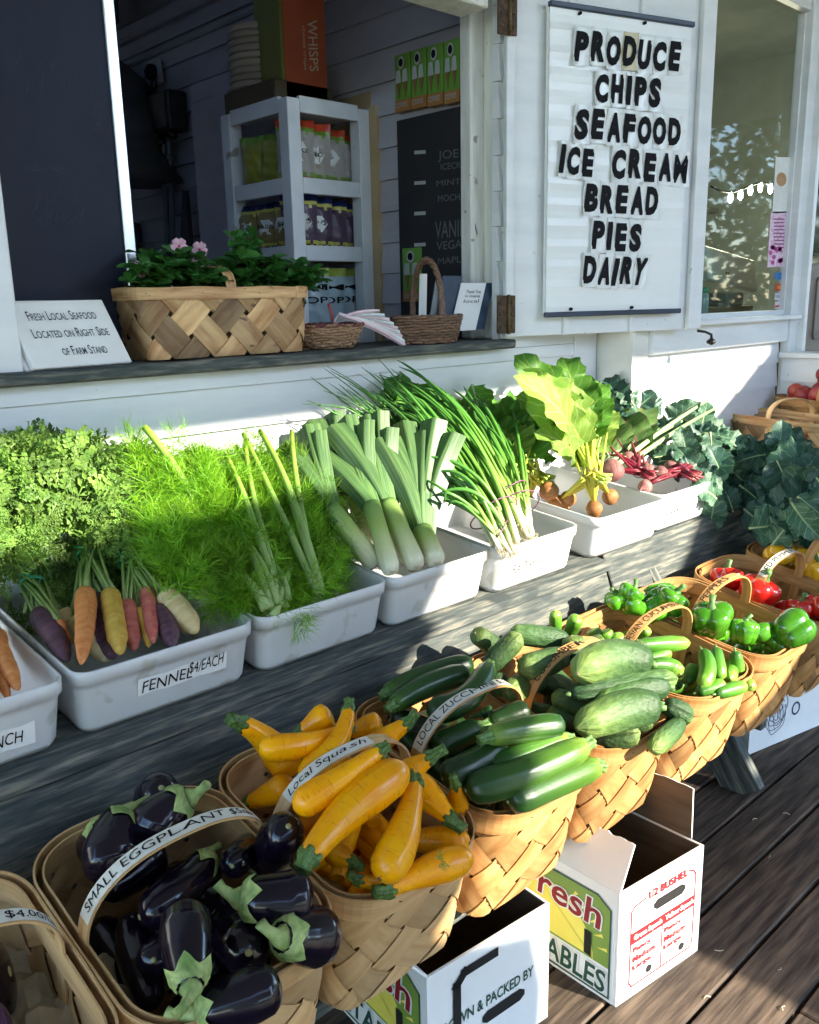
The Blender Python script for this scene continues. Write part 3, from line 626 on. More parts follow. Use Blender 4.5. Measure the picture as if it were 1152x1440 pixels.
def veg(kind, name, label, cat, group, P, Mid, Q, r, mats, rnd, stem='ribbed', calyx=False, stem_len=.03):
    t_ = thing(name, label, cat, (V(*P)+V(*Q))/2-V(0, 0, r), group)
    fn = lambda t: (lambda c: (1-t)[:, None]**2*V(*P)+2*(t*(1-t))[:, None]*c+(t**2)[:, None]*V(*Q))(2*V(*Mid)-(V(*P)+V(*Q))/2)
    ts, pts, T, U, rs, ph, am = body(fn, r, kind, rnd)
    n = 26; th = np.linspace(0, 2*math.pi, n, endpoint=False); Wv = np.cross(T, U)
    ribs = {'squash': (.026, 10), 'zucchini': (.028, 8), 'cucumber': (.03, 7), 'persian': (.025, 9), 'eggplant': (.0, 3)}[kind]
    def mod(tt, a): return 1+am*np.sin(2*a+ph+tt*3)+am*.8*np.sin(tt*9+ph)+ribs[0]*np.cos(ribs[1]*a+ph)
    P_ = np.array([pts[i]+np.outer(rs[i]*mod(ts[i], th)*np.cos(th), U[i])+np.outer(rs[i]*mod(ts[i], th)*np.sin(th), Wv[i]) for i in range(len(ts))])
    L = np.concatenate([[0], np.cumsum(np.linalg.norm(np.diff(pts, axis=0), axis=1))])
    st = np.stack([np.repeat(L[:, None], n, 1), np.tile(th/6.283*.1, (len(ts), 1)), np.repeat(ts[:, None], n, 1)], 2)
    g = G(); g.grid(P_, 0, .5, True, st, closed=True); k = len(ts)
    g.add(P_[0], [tuple(range(n))[::-1]], 0, .5, True, st[0]); g.add(P_[-1], [tuple(range(n))], 0, .5, True, st[-1])
    # scar at the blossom end
    e = pts[-1]; g.tube([e-T[-1]*.004, e+T[-1]*.0008], [r*.17, r*.12], 10, 1)
    g.build('body', [mats[0], mats[2]], t_)
    s0, d0 = pts[0], -T[0]
    if stem == 'ribbed':
        bend = nrm(np.array([rnd.gauss(0, 1) for _ in range(3)]))*.25; q = [s0-d0*.004, s0+d0*stem_len*.15, s0+d0*stem_len*.5+bend*stem_len*.15, s0+(d0+bend)*stem_len*.85, s0+(d0+bend)*stem_len]
        rr = r*np.array([.52, .50, .36, .36, .40])
        g = G(); g.tube(q, rr, 30, 0, .5, True, lambda f, a: 1+.17*np.cos(5*a+1)+.05*np.cos(10*a)); g.build('stem', mats[1], t_)
    elif stem == 'nub':
        g = G(); g.tube([s0-d0*.003, s0+d0*.004, s0+d0*.010], [r*.26, r*.17, r*.13], 10); g.build('stem', mats[1], t_)
    if calyx:
        Si = lambda t, a, off: (lambda c, uu, ww, rr: c+(uu*math.cos(a)+ww*math.sin(a))*(rr*mod(t, a)+off))(np.array([np.interp(t, ts, pts[:, j]) for j in range(3)]), np.array([np.interp(t, ts, U[:, j]) for j in range(3)]), np.array([np.interp(t, ts, Wv[:, j]) for j in range(3)]), np.interp(t, ts, rs))
        g = G(); m = 60; rows = 12; ln = [rnd.uniform(.75, 1.2) for _ in range(5)]
        PP = []
        for j in range(rows+1):
            f = j/rows; row = []
            for i in range(m):
                a = i/m*2*math.pi; ll = (a*5/(2*math.pi)) % 1; lb = ln[int(a*5/(2*math.pi)) % 5]
                tip = (1-abs(2*ll-1))**1.4; te = .10+.14*tip*lb
                lift = .0020+.0012*f*f+.0006*math.sin(a*13+f*5)
                row.append(Si(te*f, a, lift))
            PP.append(row)
        tt = np.array([[.35+.4*math.sin(i*.9+j)*.4+.3*j/rows for i in range(m)] for j in range(rows+1)])
        g.grid(PP, 0, tt, True, None, closed=True)
        bd = nrm(np.cross(d0, V(rnd.uniform(-1, 1), rnd.uniform(-1, 1), .4)))*rnd.uniform(.4, .9)
        sl_ = stem_len; q = [s0-d0*.004, s0+d0*.006, s0+d0*sl_*.4+bd*sl_*.1, s0+d0*sl_*.75+bd*sl_*.35, s0+d0*sl_+bd*sl_*.65]
        cal = g.build('calyx', mats[1], t_)
        g = G(); g.tube(q, [r*.46, r*.34, r*.21, r*.17, r*.20], 10, 0, .45, True, lambda f, a: 1+.1*np.cos(3*a)); g.build('stem', mats[1], cal)
    return t_
scar = plain('blossom_scar', (.10, .07, .035), .8); scar2 = plain('pale_scar', (.30, .28, .12), .7)
m_sq = mk('squash_skin', (.88, .31, .000), (.94, .42, .001), (14, 14, 2), .28, bump=.12, bsc=(60, 60, 3), bdist=.001, tint=0, orand=.15, coat=.06, spec=.35, spots=(55, .63, (.66, .22, .01)))
m_sqst = mk('squash_stem', (.018, .06, .012), (.12, .22, .045), (60, 120, 9), .5, bump=.3, tint=.2)
m_zu = ramp_mat('zucchini_skin', [(0, (.05, .115, .018)), (.10, (.018, .060, .010)), (.45, (.012, .045, .009)), (.8, (.010, .036, .009)), (1, (.012, .045, .010))], .36, (60, 420, 9), .5, .25, spec=.45, orand=.45, coat=.12)
m_zul = ramp_mat('light_zucchini_skin', [(0, (.20, .32, .045)), (.14, (.075, .17, .02)), (.5, (.045, .125, .016)), (.85, (.02, .07, .012)), (1, (.015, .05, .010))], .36, (60, 420, 9), .6, .25, spec=.45, orand=.25, coat=.12)
m_zust = mk('zucchini_stem', (.05, .13, .03), (.17, .30, .08), (40, 90, 9), .5, bump=.3, tint=.2)
m_cu = ramp_mat('cucumber_skin', [(0, (.018, .045, .014)), (.25, (.028, .066, .02)), (.6, (.05, .10, .03)), (.85, (.085, .14, .036)), (1, (.15, .215, .055))], .55, (28, 200, 8), .9, .9, spec=.35, orand=.3)
m_cud = ramp_mat('dark_cucumber_skin', [(0, (.018, .05, .016)), (.4, (.028, .068, .022)), (.8, (.045, .10, .03)), (1, (.12, .20, .05))], .55, (28, 200, 8), .8, .9, spec=.35, orand=.3)
m_pe = ramp_mat('persian_cucumber_skin', [(0, (.025, .10, .012)), (.3, (.05, .17, .016)), (.7, (.09, .25, .022)), (1, (.20, .38, .05))], .38, (20, 320, 6), .5, .35, spec=.45, orand=.25)
m_eg = mk('eggplant_skin', (.003, .002, .0065), (.008, .0038, .014), (5, 30, 2), .17, bump=.05, bsc=(30, 30, 6), tint=0, coat=.22, spec=.35)
m_egc = mk('calyx_green', (.14, .23, .055), (.40, .47, .17), (40, 40, 40), .6, bump=.5, bdist=.002, tint=.45, spots=(120, .66, (.30, .22, .09)), coord='obj')
def pile(kind, name, cat, group, rows, mats_fn, seed, plane=None, **k):
    r = random.Random(seed); plane = plane or kp
    for row in rows:
        label, p1, h1, p2, h2, wpx = row[:6]; bend = row[6] if len(row) > 6 else (0, 0)
        P, Q = plane(p1, h1), plane(p2, h2); Mx = plane(((p1[0]+p2[0])/2+bend[0], (p1[1]+p2[1])/2+bend[1]), (h1+h2)/2)
        dep = np.dot(CM[2], (P+Q)/2-CP); mt, kw = mats_fn(row)
        veg(kind, name, label, cat, group, P, Mx, Q, wpx/2*dep/FPX, mt, r, **{**k, **kw})
def filler(kind, name, label, cat, group, x0, x1, n, r, L, mt, seed, lo=-.125, hi=-.05, y0=.93, y1=1.22, **k):
    rr = random.Random(seed)
    for i in range(n):
        f = i/(max(1, n-1)); h = lo+(hi-lo)*f; x = rr.uniform(x0+.06, x1-.06); y = y0+(y1-y0)*((i*.618) % 1); a = rr.uniform(-.5, .5)+(1.57 if i % 2 else .3)
        a = min(max(a, -3), 3); dx, dy = math.cos(a)*L/2*.7, math.sin(a)*L/2
        xm = (x1-x0)/2-.045; x = min(max(x, x0+.05+abs(dx)), x1-.05-abs(dx)) if abs(dx) < xm else (x0+x1)/2
        lim = .965 if h > -.09 else .985; y = min(max(y, lim+abs(dy)), 1.20-abs(dy)) if abs(dy) < .11 else 1.085; dy = max(-.105, min(.105, dy))
        P = V(x-dx, y-dy, kz(y-dy, h)); Q = V(x+dx, y+dy, kz(y+dy, h+rr.uniform(-.01, .01)))
        veg(kind, name, label, cat, group, P, (P+Q)/2+V(0, 0, rr.uniform(-.006, .008)), Q, r*rr.uniform(.85, 1.1), mt, rr, **{**k, 'stem': None})
# ---- yellow squash
SQ = [
 ('yellow squash poking out at the back left corner of its basket, stem up', (340, 1018), .10, (412, 1092), .01, 54, (4, -8)),
 ('yellow squash lying at the back with its dark blossom end towards the camera', (476, 1030), .085, (364, 1051), .095, 46, (0, 8)),
 ('curved yellow squash pointing up behind the basket handle', (490, 1000), .12, (420, 1092), .055, 44, (12, 10)),
 ('short yellow squash with a rounded end, topmost at the back of the basket', (425, 1028), .07, (466, 1002), .10, 44),
 ('small yellow squash end beside the zucchini basket, half hidden', (494, 1030), .05, (537, 1016), .075, 42),
 ('yellow squash with a thick green stem leaning towards the zucchini', (571, 1018), .10, (508, 1062), .04, 42),
 ('long yellow squash lying over the basket handle with its stem to the right', (532, 1058), .155, (413, 1138), .105, 50, (-3, 4)),
 ('biggest yellow squash, lying across the pile with its stem over the left rim', (436, 1204), .09, (572, 1080), .13, 72, (-8, -7)),
 ('yellow squash behind the biggest one, its green stem against the zucchini', (604, 1066), .125, (552, 1100), .075, 44),
 ('upright yellow squash with a wide bottom in the middle of the basket', (583, 1106), .095, (534, 1236), .055, 64, (6, 8)),
 ('yellow squash with its stem pointing down to the right rim', (632, 1150), .04, (580, 1096), .06, 50),
 ('stubby yellow squash standing on end at the right rim', (640, 1105), .06, (646, 1148), -.03, 36),
 ('yellow squash lying level below the stubby one', (560, 1184), -.02, (660, 1186), .01, 50, (0, -3)),
 ('front yellow squash with a green sprig on it', (548, 1250), .025, (664, 1205), .02, 54, (0, -4)),
 ('stub of an orange squash under the front pile, stem at its top', (497, 1212), .02, (462, 1196), -.02, 38),
 ('stub of a yellow squash at the left rim with a knobbly dark stem', (505, 1238), .012, (560, 1252), -.03, 36),
 ('yellow squash tucked against the left wall of its basket', (352, 1128), -.02, (412, 1103), .035, 46)]
SQ = [row[:5]+(row[5]*.88,)+row[6:] for row in SQ]
pile('squash', 'yellow_squash', 'squash', 'yellow squash in the basket', SQ, lambda row: ((m_sq, m_sqst, scar), {}), 21, stem_len=.026)
filler('squash', 'yellow_squash', 'yellow squash buried under the others in its basket', 'squash', 'buried yellow squash', .688, .986, 12, .025, .2, (m_sq, m_sqst, scar), 5, hi=-.02, stem_len=.02)
# ---- zucchini
ZU = [
 ('dark zucchini lying along the back rim, the farthest of its basket', (544, 976), .05, (666, 934), .065, 36, (0, -6)),
 ('dark curved zucchini just in front of the farthest one', (553, 992), .06, (660, 946), .075, 34, (-2, -6)),
 ('thick dark zucchini lying behind the handle, blossom end down', (686, 938), .10, (600, 1000), .07, 38, (12, 14)),
 ('light green zucchini with a broad pale stem, top of the front pile', (690, 1036), .105, (793, 1020), .095, 38, (0, -3)),
 ('long two-tone zucchini in the middle of the front pile', (820, 1050), .075, (655, 1112), .05, 48, (3, 6)),
 ('foremost light green zucchini along the front rim', (838, 1078), .03, (714, 1128), .03, 46, (0, 0)),
 ('dark zucchini at the left of the front pile', (704, 1048), .07, (622, 1096), .05, 42, (0, 4)),
 ('zucchini squeezed behind the long two-tone one', (795, 1040), .07, (690, 1082), .055, 38),
 ('dark zucchini with a pale end seen through the basket handle', (672, 1024), .05, (612, 1052), .03, 40),
 ('zucchini lying at the back right of the front pile', (690, 1016), .05, (744, 998), .07, 34),
 ('baby zucchini with its dried flower behind the handle', (678, 1004), .045, (694, 1000), .055, 18)]
def zm(row): return ((m_zul if ('light' in row[0] or 'two-tone' in row[0] or 'squeezed' in row[0]) else m_zu, m_zust, scar2), {})
pile('zucchini', 'zucchini', 'zucchini', 'zucchini in the basket', ZU, zm, 22, stem_len=.020)
filler('zucchini', 'zucchini', 'dark zucchini buried under the others in its basket', 'zucchini', 'buried zucchini', .995, 1.30, 12, .024, .2, (m_zu, m_zust, scar2), 6, hi=-.005)
# ---- cucumbers
CU = [
 ('pale cucumber standing up at the back left corner of its basket', (700, 912), .05, (668, 890), .10, 34),
 ('long pale cucumber leaning up over the back of the zucchini', (684, 942), .05, (732, 892), .13, 38),
 ('dark cucumber lying along the back rim of its basket', (800, 900), .08, (716, 890), .09, 36),
 ('thick blunt cucumber upright at the back, beside the slim ones', (812, 935), .05, (804, 894), .11, 40),
 ('fat pale cucumber lying behind the basket handle', (796, 922), .08, (732, 944), .075, 46),
 ('round cucumber end facing forward beside the handle foot', (764, 954), .02, (713, 974), .05, 40),
 ('stubby cucumber standing between zucchini and handle', (700, 946), .05, (704, 980), .015, 30),
 ('cucumber lying at the back right against the slim ones', (822, 916), .05, (852, 902), .075, 34),
 ('large pale curved cucumber on top of the heap', (918, 934), .12, (812, 948), .13, 64, (-4, -14)),
 ('dark cucumber lying under the large curved one', (802, 976), .075, (952, 954), .09, 44, (0, 0)),
 ('dark warty cucumber with a reddish nick', (942, 966), .085, (840, 992), .07, 46, (0, -6)),
 ('big cucumber with a yellow belly in front', (930, 995), .10, (812, 1024), .085, 64, (6, -10)),
 ('light green cucumber pointing out under the handle', (836, 1000), .03, (776, 978), .045, 36),
 ('dark cucumber low at the left rim', (814, 1014), .0, (770, 1004), .02, 32),
 ('round lit cucumber end low at the front rim', (834, 1040), .0, (900, 1030), .035, 44),
 ('slim cucumber propped against the front right rim', (958, 1016), -.005, (918, 1054), .02, 34),
 ('dark cucumber at the right rim behind the propped one', (934, 990), .03, (972, 1010), .0, 36),
 ('light cucumber tip beneath the big yellow-bellied one', (880, 1022), .01, (918, 1012), .03, 30),
 ('dark round cucumber end resting on the handle of the slim ones', (905, 950), .08, (896, 900), .15, 32)]
def cm_(row): return ((m_cud if 'dark' in row[0] else m_cu, m_zust, scar2), {})
CU = [row[:5]+(row[5]*.86,)+row[6:] for row in CU]
pile('cucumber', 'cucumber', 'cucumber', 'fat cucumbers in the basket', CU, cm_, 23, stem='nub')
filler('cucumber', 'cucumber', 'cucumber buried under the others in its basket', 'cucumber', 'buried fat cucumbers', 1.312, 1.615, 12, .025, .19, (m_cud, m_zust, scar2), 7, stem='nub', hi=-.01)
# ---- slim cucumbers
PE = [
 ('slim cucumber standing upright, leftmost at the back rim', (782, 892), .035, (781, 860), .105, 18),
 ('slim cucumber standing upright beside the leftmost one', (800, 893), .03, (812, 867), .09, 21),
 ('small cucumber end in the back corner, near the upright pair', (842, 904), .0, (833, 884), .03, 22),
 ('small cucumber end beside the back corner one', (856, 904), .0, (850, 886), .03, 22),
 ('small cucumber end nearest the handle foot at the back', (872, 908), .0, (867, 892), .03, 20),
 ('slim cucumber lying in front of the small ends', (838, 910), .015, (815, 902), .03, 18),
 ('long straight slim cucumber lying level beneath the handle', (892, 908), .075, (970, 904), .07, 22),
 ('bright slim cucumber pointing right below the long straight one', (900, 930), .04, (944, 917), .055, 20),
 ('pale fat slim-cucumber resting against the big heap', (912, 936), .06, (957, 948), .045, 24, (6, -5)),
 ('curved slim cucumber standing in the middle of the basket', (987, 914), .06, (986, 966), .015, 24, (9, 0)),
 ('straight slim cucumber standing right of the curved one', (1007, 911), .06, (1014, 956), .015, 20),
 ('slim cucumber standing at the right side wall', (1034, 916), .04, (1040, 946), -.01, 18),
 ('round cucumber end facing forward near the right wall', (1030, 930), -.03, (1027, 954), .015, 20),
 ('slim cucumber lying at the front left of the bottom layer', (980, 974), .0, (1020, 962), .015, 22),
 ('foremost slim cucumber along the front rim', (1006, 976), .005, (1050, 964), .01, 20),
 ('dark slim cucumber in the left shade of the basket', (966, 962), .0, (976, 936), .02, 20),
 ('slim cucumber end at the right front corner', (1044, 956), -.03, (1058, 966), -.01, 18),
 ('small leafy-green cucumber tip beneath the handle', (900, 896), .03, (912, 884), .06, 16)]
pile('persian', 'slim_cucumber', 'cucumber', 'slim cucumbers in the basket', PE, lambda r_: ((m_pe, m_zust, scar2), {}), 24, stem='nub')
filler('persian', 'slim_cucumber', 'slim cucumber buried under the others in its basket', 'cucumber', 'buried slim cucumbers', 1.632, 1.945, 22, .0155, .15, (m_pe, m_zust, scar2), 8, stem='nub', hi=-.04)
# ---- eggplants
EG = [
 ('round eggplant end standing highest at the back of the basket', (206, 1150), -.05, (227, 1108), .085, 62),
 ('long eggplant with a pale green cap lying against the back right', (266, 1122), .09, (208, 1184), .045, 74, (-8, -4)),
 ('eggplant at the left rim with its cap up and a dot at its tip', (182, 1144), .07, (158, 1236), .03, 80, (-10, -4)),
 ('small eggplant in the left corner showing only its green cap', (144, 1164), .05, (130, 1200), -.05, 54),
 ('long slim eggplant lying below the handle with a blue sheen', (292, 1204), .0, (196, 1290), .0, 62, (10, 6)),
 ('round eggplant end resting on the rim next to the squash', (370, 1222), -.05, (406, 1162), .09, 66),
 ('eggplant lying level in the middle, its cap to the left', (338, 1262), .06, (440, 1264), .05, 82, (0, 2)),
 ('eggplant standing at the front left with a big split cap below', (268, 1388), .055, (258, 1276), .06, 78, (0, -3)),
 ('eggplant end in the centre with a pale star scar', (318, 1290), -.09, (350, 1340), .02, 76),
 ('eggplant at the right with a long pointed cap', (396, 1318), .05, (462, 1316), .0, 84),
 ('foremost eggplant lying along the front rim', (276, 1426), .0, (396, 1384), .02, 76),
 ('dark eggplant end in the deep shade under the handle', (360, 1180), -.04, (326, 1218), .02, 48),
 ('eggplant end low beside the left rim', (232, 1330), -.08, (216, 1350), .0, 56)]
pile('eggplant', 'eggplant', 'eggplant', 'small eggplants in the basket', EG, lambda r_: ((m_eg, m_egc, scar2), {'calyx': True}), 25, stem=None, stem_len=.034)
filler('eggplant', 'eggplant', 'eggplant buried under the others in its basket', 'eggplant', 'buried eggplants', .37, .677, 9, .036, .16, (m_eg, m_egc, scar2), 9, stem=None, lo=-.12, hi=-.045)
EG2 = [('big dark eggplant in the nearly empty basket at the left edge', (-60, 1400), -.07, (14, 1366), -.05, 120), ('purple eggplant at the bottom edge of the nearly empty basket', (-50, 1480), -.06, (20, 1440), -.05, 90)]
m_eg2 = mk('purple_eggplant_skin', (.030, .006, .04), (.05, .012, .06), (5, 30, 2), .2, tint=0, coat=.4)
pile('eggplant', 'eggplant', 'eggplant', 'eggplants in the nearly empty basket', EG2, lambda r_: (((m_eg2 if 'purple' in r_[0] else m_eg), m_egc, scar2), {'calyx': True}), 26, stem=None)
g = G()
for i in range(5):
    rr = random.Random(i+40); c = kp((60+i*14, 1330+i*22), -.13+.008*i); P = [[c+V(u*.07, v*.07, .012*math.sin(u*5+i)+.012*math.sin(v*6+i*2)) for u in np.linspace(-1, 1, 9)] for v in np.linspace(-1, 1, 9)]
    R_ = np.array(Matrix.Rotation(i*.7, 3, 'Z')); P = (np.array(P)-c) @ R_.T+c; g.grid(P, 0, rr.uniform(.3, .7), False)
tag(g.build('crumpled_paper', mk('brown_paper', (.30, .24, .15), (.42, .34, .22), (20, 20, 20), .8, tint=.3)), 'crumpled brown paper lining the nearly empty basket', 'paper')
# ---- bell peppers
def pepper(name, label, group, px, h, wpx, ax, hr, mt, seed, hues=.0):
    r = random.Random(seed); c = kp(px, h); R0 = wpx*.56*np.dot(CM[2], c-CP)/FPX; ax = nrm(ax); Hh = R0*2*hr
    u = nrm(np.cross(ax, V(.2, .7, .3))); v = np.cross(ax, u); t_ = thing(name, label, 'pepper', c-V(0, 0, R0), group)
    tp = [0, .02, .07, .18, .4, .62, .8, .9, .96, .99, 1, .985, .95]; rp = [.12, .40, .66, .82, .93, 1, .98, .88, .70, .48, .30, .18, .06]
    n = 64; ph = r.uniform(0, 6); lob = r.choice([3, 4, 4]); P = []
    for k, (t, q) in enumerate(zip(tp, rp)):
        row = []
        for i in range(n):
            a = i/n*2*math.pi; la = abs(math.sin(a*lob/2+ph)); val = 1-.26*(1-la)**1.7*(1-.35*t)+.03*math.sin(2*a+ph)
            zt = t+(.07*la if t < .2 else 0)*(-1)+(.055*la if t > .85 else 0)
            x = q*R0*val; row.append(c+ax*(zt-.5)*Hh+(u*math.cos(a)+v*math.sin(a))*x+u*.06*R0*math.sin(t*3+ph))
        P.append(row)
    g = G(); st = np.array([[(t, i/n*.3, seed*.1+t) for i in range(n)] for t in tp]); g.grid(P, 0, .5, True, st, closed=True); g.add(P[0], [tuple(range(n))[::-1]], 0, .5, True)
    o = g.build('body', mt, t_)
    top = c+ax*.46*Hh; b = nrm(u*r.uniform(-1, 1)+v*r.uniform(-1, 1))
    g = G(); g.tube([top-ax*.01, top+ax*.006, top+ax*R0*.3+b*R0*.08, top+ax*R0*.6+b*R0*.3], [R0*.36, R0*.2, R0*.13, R0*.17], 12, 0, .5, True, lambda f, a: 1+.12*np.cos(5*a)); g.build('stem', m_pst, t_)
m_pst = mk('pepper_stem', (.05, .13, .03), (.12, .24, .06), (30, 30, 9), .5, tint=.2)
m_gp = mk('green_pepper_skin', (.035, .17, .008), (.075, .27, .014), (3, 6, 2), .14, bump=.06, tint=0, orand=.3, coat=.6, bdist=.004)
m_rp = mk('red_pepper_skin', (.50, .008, .006), (.62, .02, .012), (3, 6, 2), .14, bump=.06, tint=0, orand=.15, coat=.6)
m_yp = mk('yellow_pepper_skin', (.72, .34, .01), (.80, .45, .02), (3, 6, 2), .16, bump=.06, tint=0, orand=.12, coat=.5)
for i, (lb, px, h, wp, ax, hr) in enumerate([
 ('tall green bell pepper standing beside the basket handle', (1000, 872), .035, 54, (-.25, -.1, 1), .68),
 ('narrow bright green pepper in the middle of its basket', (1046, 889), .02, 36, (.3, 0, 1), .8),
 ('wide green bell pepper lying at the right front', (1113, 886), .035, 50, (1, -.25, .25), .85),
 ('dark green pepper between the narrow and the wide one', (1068, 892), .01, 44, (.2, .6, .8), .5),
 ('flat green pepper at the front rim under the wide one', (1095, 908), -.015, 40, (.9, .1, .3), .6),
 ('olive green pepper on top of the back left cluster', (887, 834), .055, 34, (.5, -.3, .8), .5),
 ('dark green pepper at the back left corner', (869, 843), .03, 34, (-.3, .2, .9), .55),
 ('long green pepper lying along the back rim', (930, 838), .04, 34, (1, -.5, -.1), 1.15),
 ('ribbed green pepper in the front of the back cluster', (943, 846), .045, 46, (.4, -.3, .8), .6),
 ('green pepper low in the back cluster', (890, 854), .02, 34, (.5, .2, .8), .5),
 ('yellowish green pepper at the foot of the handle', (922, 858), .015, 38, (.9, -.3, .3), .7),
 ('small green pepper between the clusters at the back', (912, 848), .02, 32, (0, 0, 1), .55)]):
    pepper('green_pepper', lb, 'green bell peppers in the basket', px, h, wp, V(*ax), hr, m_gp, i+60)
rr = random.Random(77)
for i in range(9): 
    c = V(rr.uniform(2.03, 2.19), .93+.03*i, 0); c[2] = kz(c[1], -.085); q = CM @ (c-CP); pepper('green_pepper', 'green pepper lying underneath the others in its basket', 'green peppers underneath', (576+FPX*q[0]/q[2], 720+FPX*q[1]/q[2]), -.085, 34, V(rr.uniform(-1, 1), rr.uniform(-1, 1), .3), .6, m_gp, i+90)
for i, (lb, px, h, wp, ax, hr) in enumerate([
 ('red bell pepper at the back end of its basket', (1023, 815), .0, 42, (.4, .2, .8), .6), ('largest red bell pepper, in front of the dark handle', (1068, 832), .015, 52, (.2, -.3, .9), .62),
 ('red bell pepper showing over the rim near the right edge', (1126, 858), .0, 38, (.3, 0, 1), .6), ('red bell pepper cut off by the right edge', (1152, 856), .01, 44, (.5, 0, .8), .6), ('red bell pepper squeezed low between two larger ones', (1046, 838), -.03, 40, (0, .4, .9), .6),
 ('red bell pepper low at the right under the rim', (1105, 866), -.04, 38, (.8, .4, .3), .6)]):
    pepper('red_pepper', lb, 'red bell peppers in the basket', px, h, wp, V(*ax), hr, m_rp, i+120)
for i, (lb, px, h, wp, ax, hr) in enumerate([
 ('long yellow pepper lying at the back of its basket', (1096, 778), .02, 34, (1, -.3, .2), .95), ('yellow pepper right of the plain handle', (1138, 788), .015, 40, (.4, 0, .9), .65), ('yellow pepper cut off at the right edge below the other', (1152, 806), .015, 38, (.3, .2, .9), .65),
 ('yellow pepper low in the shade of its basket', (1112, 796), -.03, 36, (.6, .6, .2), .7)]):
    pepper('yellow_pepper', lb, 'yellow peppers in the basket', px, h, wp, V(*ax), hr, m_yp, i+140)
# ------------------------------------------------------------------ leaves, fronds and bunches
def leaf_mat(name, c1, c2, vein, k1=7., k2=.8, vw=.10, rough=.45, trans=.30, orand=.0, tint=.45, spec=.45, bump=.5):
    m = bpy.data.materials.new(name); m.use_nodes = True; N = m.node_tree.nodes; Lk = m.node_tree.links.new; p = N['Principled BSDF']
    at_ = N.new('ShaderNodeAttribute'); at_.attribute_name = 'st'; sp = N.new('ShaderNodeSeparateXYZ'); Lk(at_.outputs['Vector'], sp.inputs[0])
    def M(op, a, b=None, c=None):
        n = N.new('ShaderNodeMath'); n.operation = op
        for i, x in enumerate((a, b, c)):
            if x is None: continue
            if isinstance(x, (int, float)): n.inputs[i].default_value = x
            else: Lk(x, n.inputs[i])
        return n.outputs[0]
    nz = N.new('ShaderNodeTexNoise'); nz.inputs['Scale'].default_value = 5; nz.inputs['Detail'].default_value = 5; Lk(at_.outputs['Vector'], nz.inputs[0])
    ab = M('ABSOLUTE', sp.outputs[1]); ph = M('SUBTRACT', M('MULTIPLY', sp.outputs[0], k1), M('MULTIPLY', ab, k2*k1*.28))
    ph = M('ADD', ph, M('MULTIPLY', nz.outputs['Fac'], .5)); fr = M('ABSOLUTE', M('SUBTRACT', M('FRACT', ph), .5))
    v1 = M('LESS_THAN', fr, vw*.5); v2 = M('LESS_THAN', ab, .06); vv = M('MULTIPLY', M('MAXIMUM', v1, v2), .65)
    mx = N.new('ShaderNodeMix'); mx.data_type = 'RGBA'; Lk(nz.outputs['Fac'], mx.inputs[0]); mx.inputs[6].default_value = (*c1, 1); mx.inputs[7].default_value = (*c2, 1)
    my = N.new('ShaderNodeMix'); my.data_type = 'RGBA'; Lk(vv, my.inputs[0]); Lk(mx.outputs[2], my.inputs[6]); my.inputs[7].default_value = (*vein, 1)
    ta = N.new('ShaderNodeAttribute'); ta.attribute_name = 'tint'; mr = N.new('ShaderNodeMapRange'); mr.inputs[3].default_value = 1-tint; mr.inputs[4].default_value = 1+tint; Lk(ta.outputs['Fac'], mr.inputs[0])
    hv = N.new('ShaderNodeHueSaturation'); Lk(mr.outputs[0], hv.inputs['Value']); Lk(my.outputs[2], hv.inputs['Color']); col = hv.outputs[0]
    Lk(col, p.inputs['Base Color']); p.inputs['Roughness'].default_value = rough; p.inputs['Specular IOR Level'].default_value = spec
    b = N.new('ShaderNodeBump'); b.inputs['Strength'].default_value = bump; b.inputs['Distance'].default_value = .003; Lk(M('SUBTRACT', nz.outputs['Fac'], M('MULTIPLY', vv, .5)), b.inputs['Height']); Lk(b.outputs[0], p.inputs['Normal'])
    tr = N.new('ShaderNodeBsdfTranslucent'); ms = N.new('ShaderNodeMixShader'); ms.inputs[0].default_value = trans
    Lk(col, tr.inputs[0]); Lk(p.outputs[0], ms.inputs[1]); Lk(tr.outputs[0], ms.inputs[2]); Lk(ms.outputs[0], N['Material Output'].inputs[0])
    return m
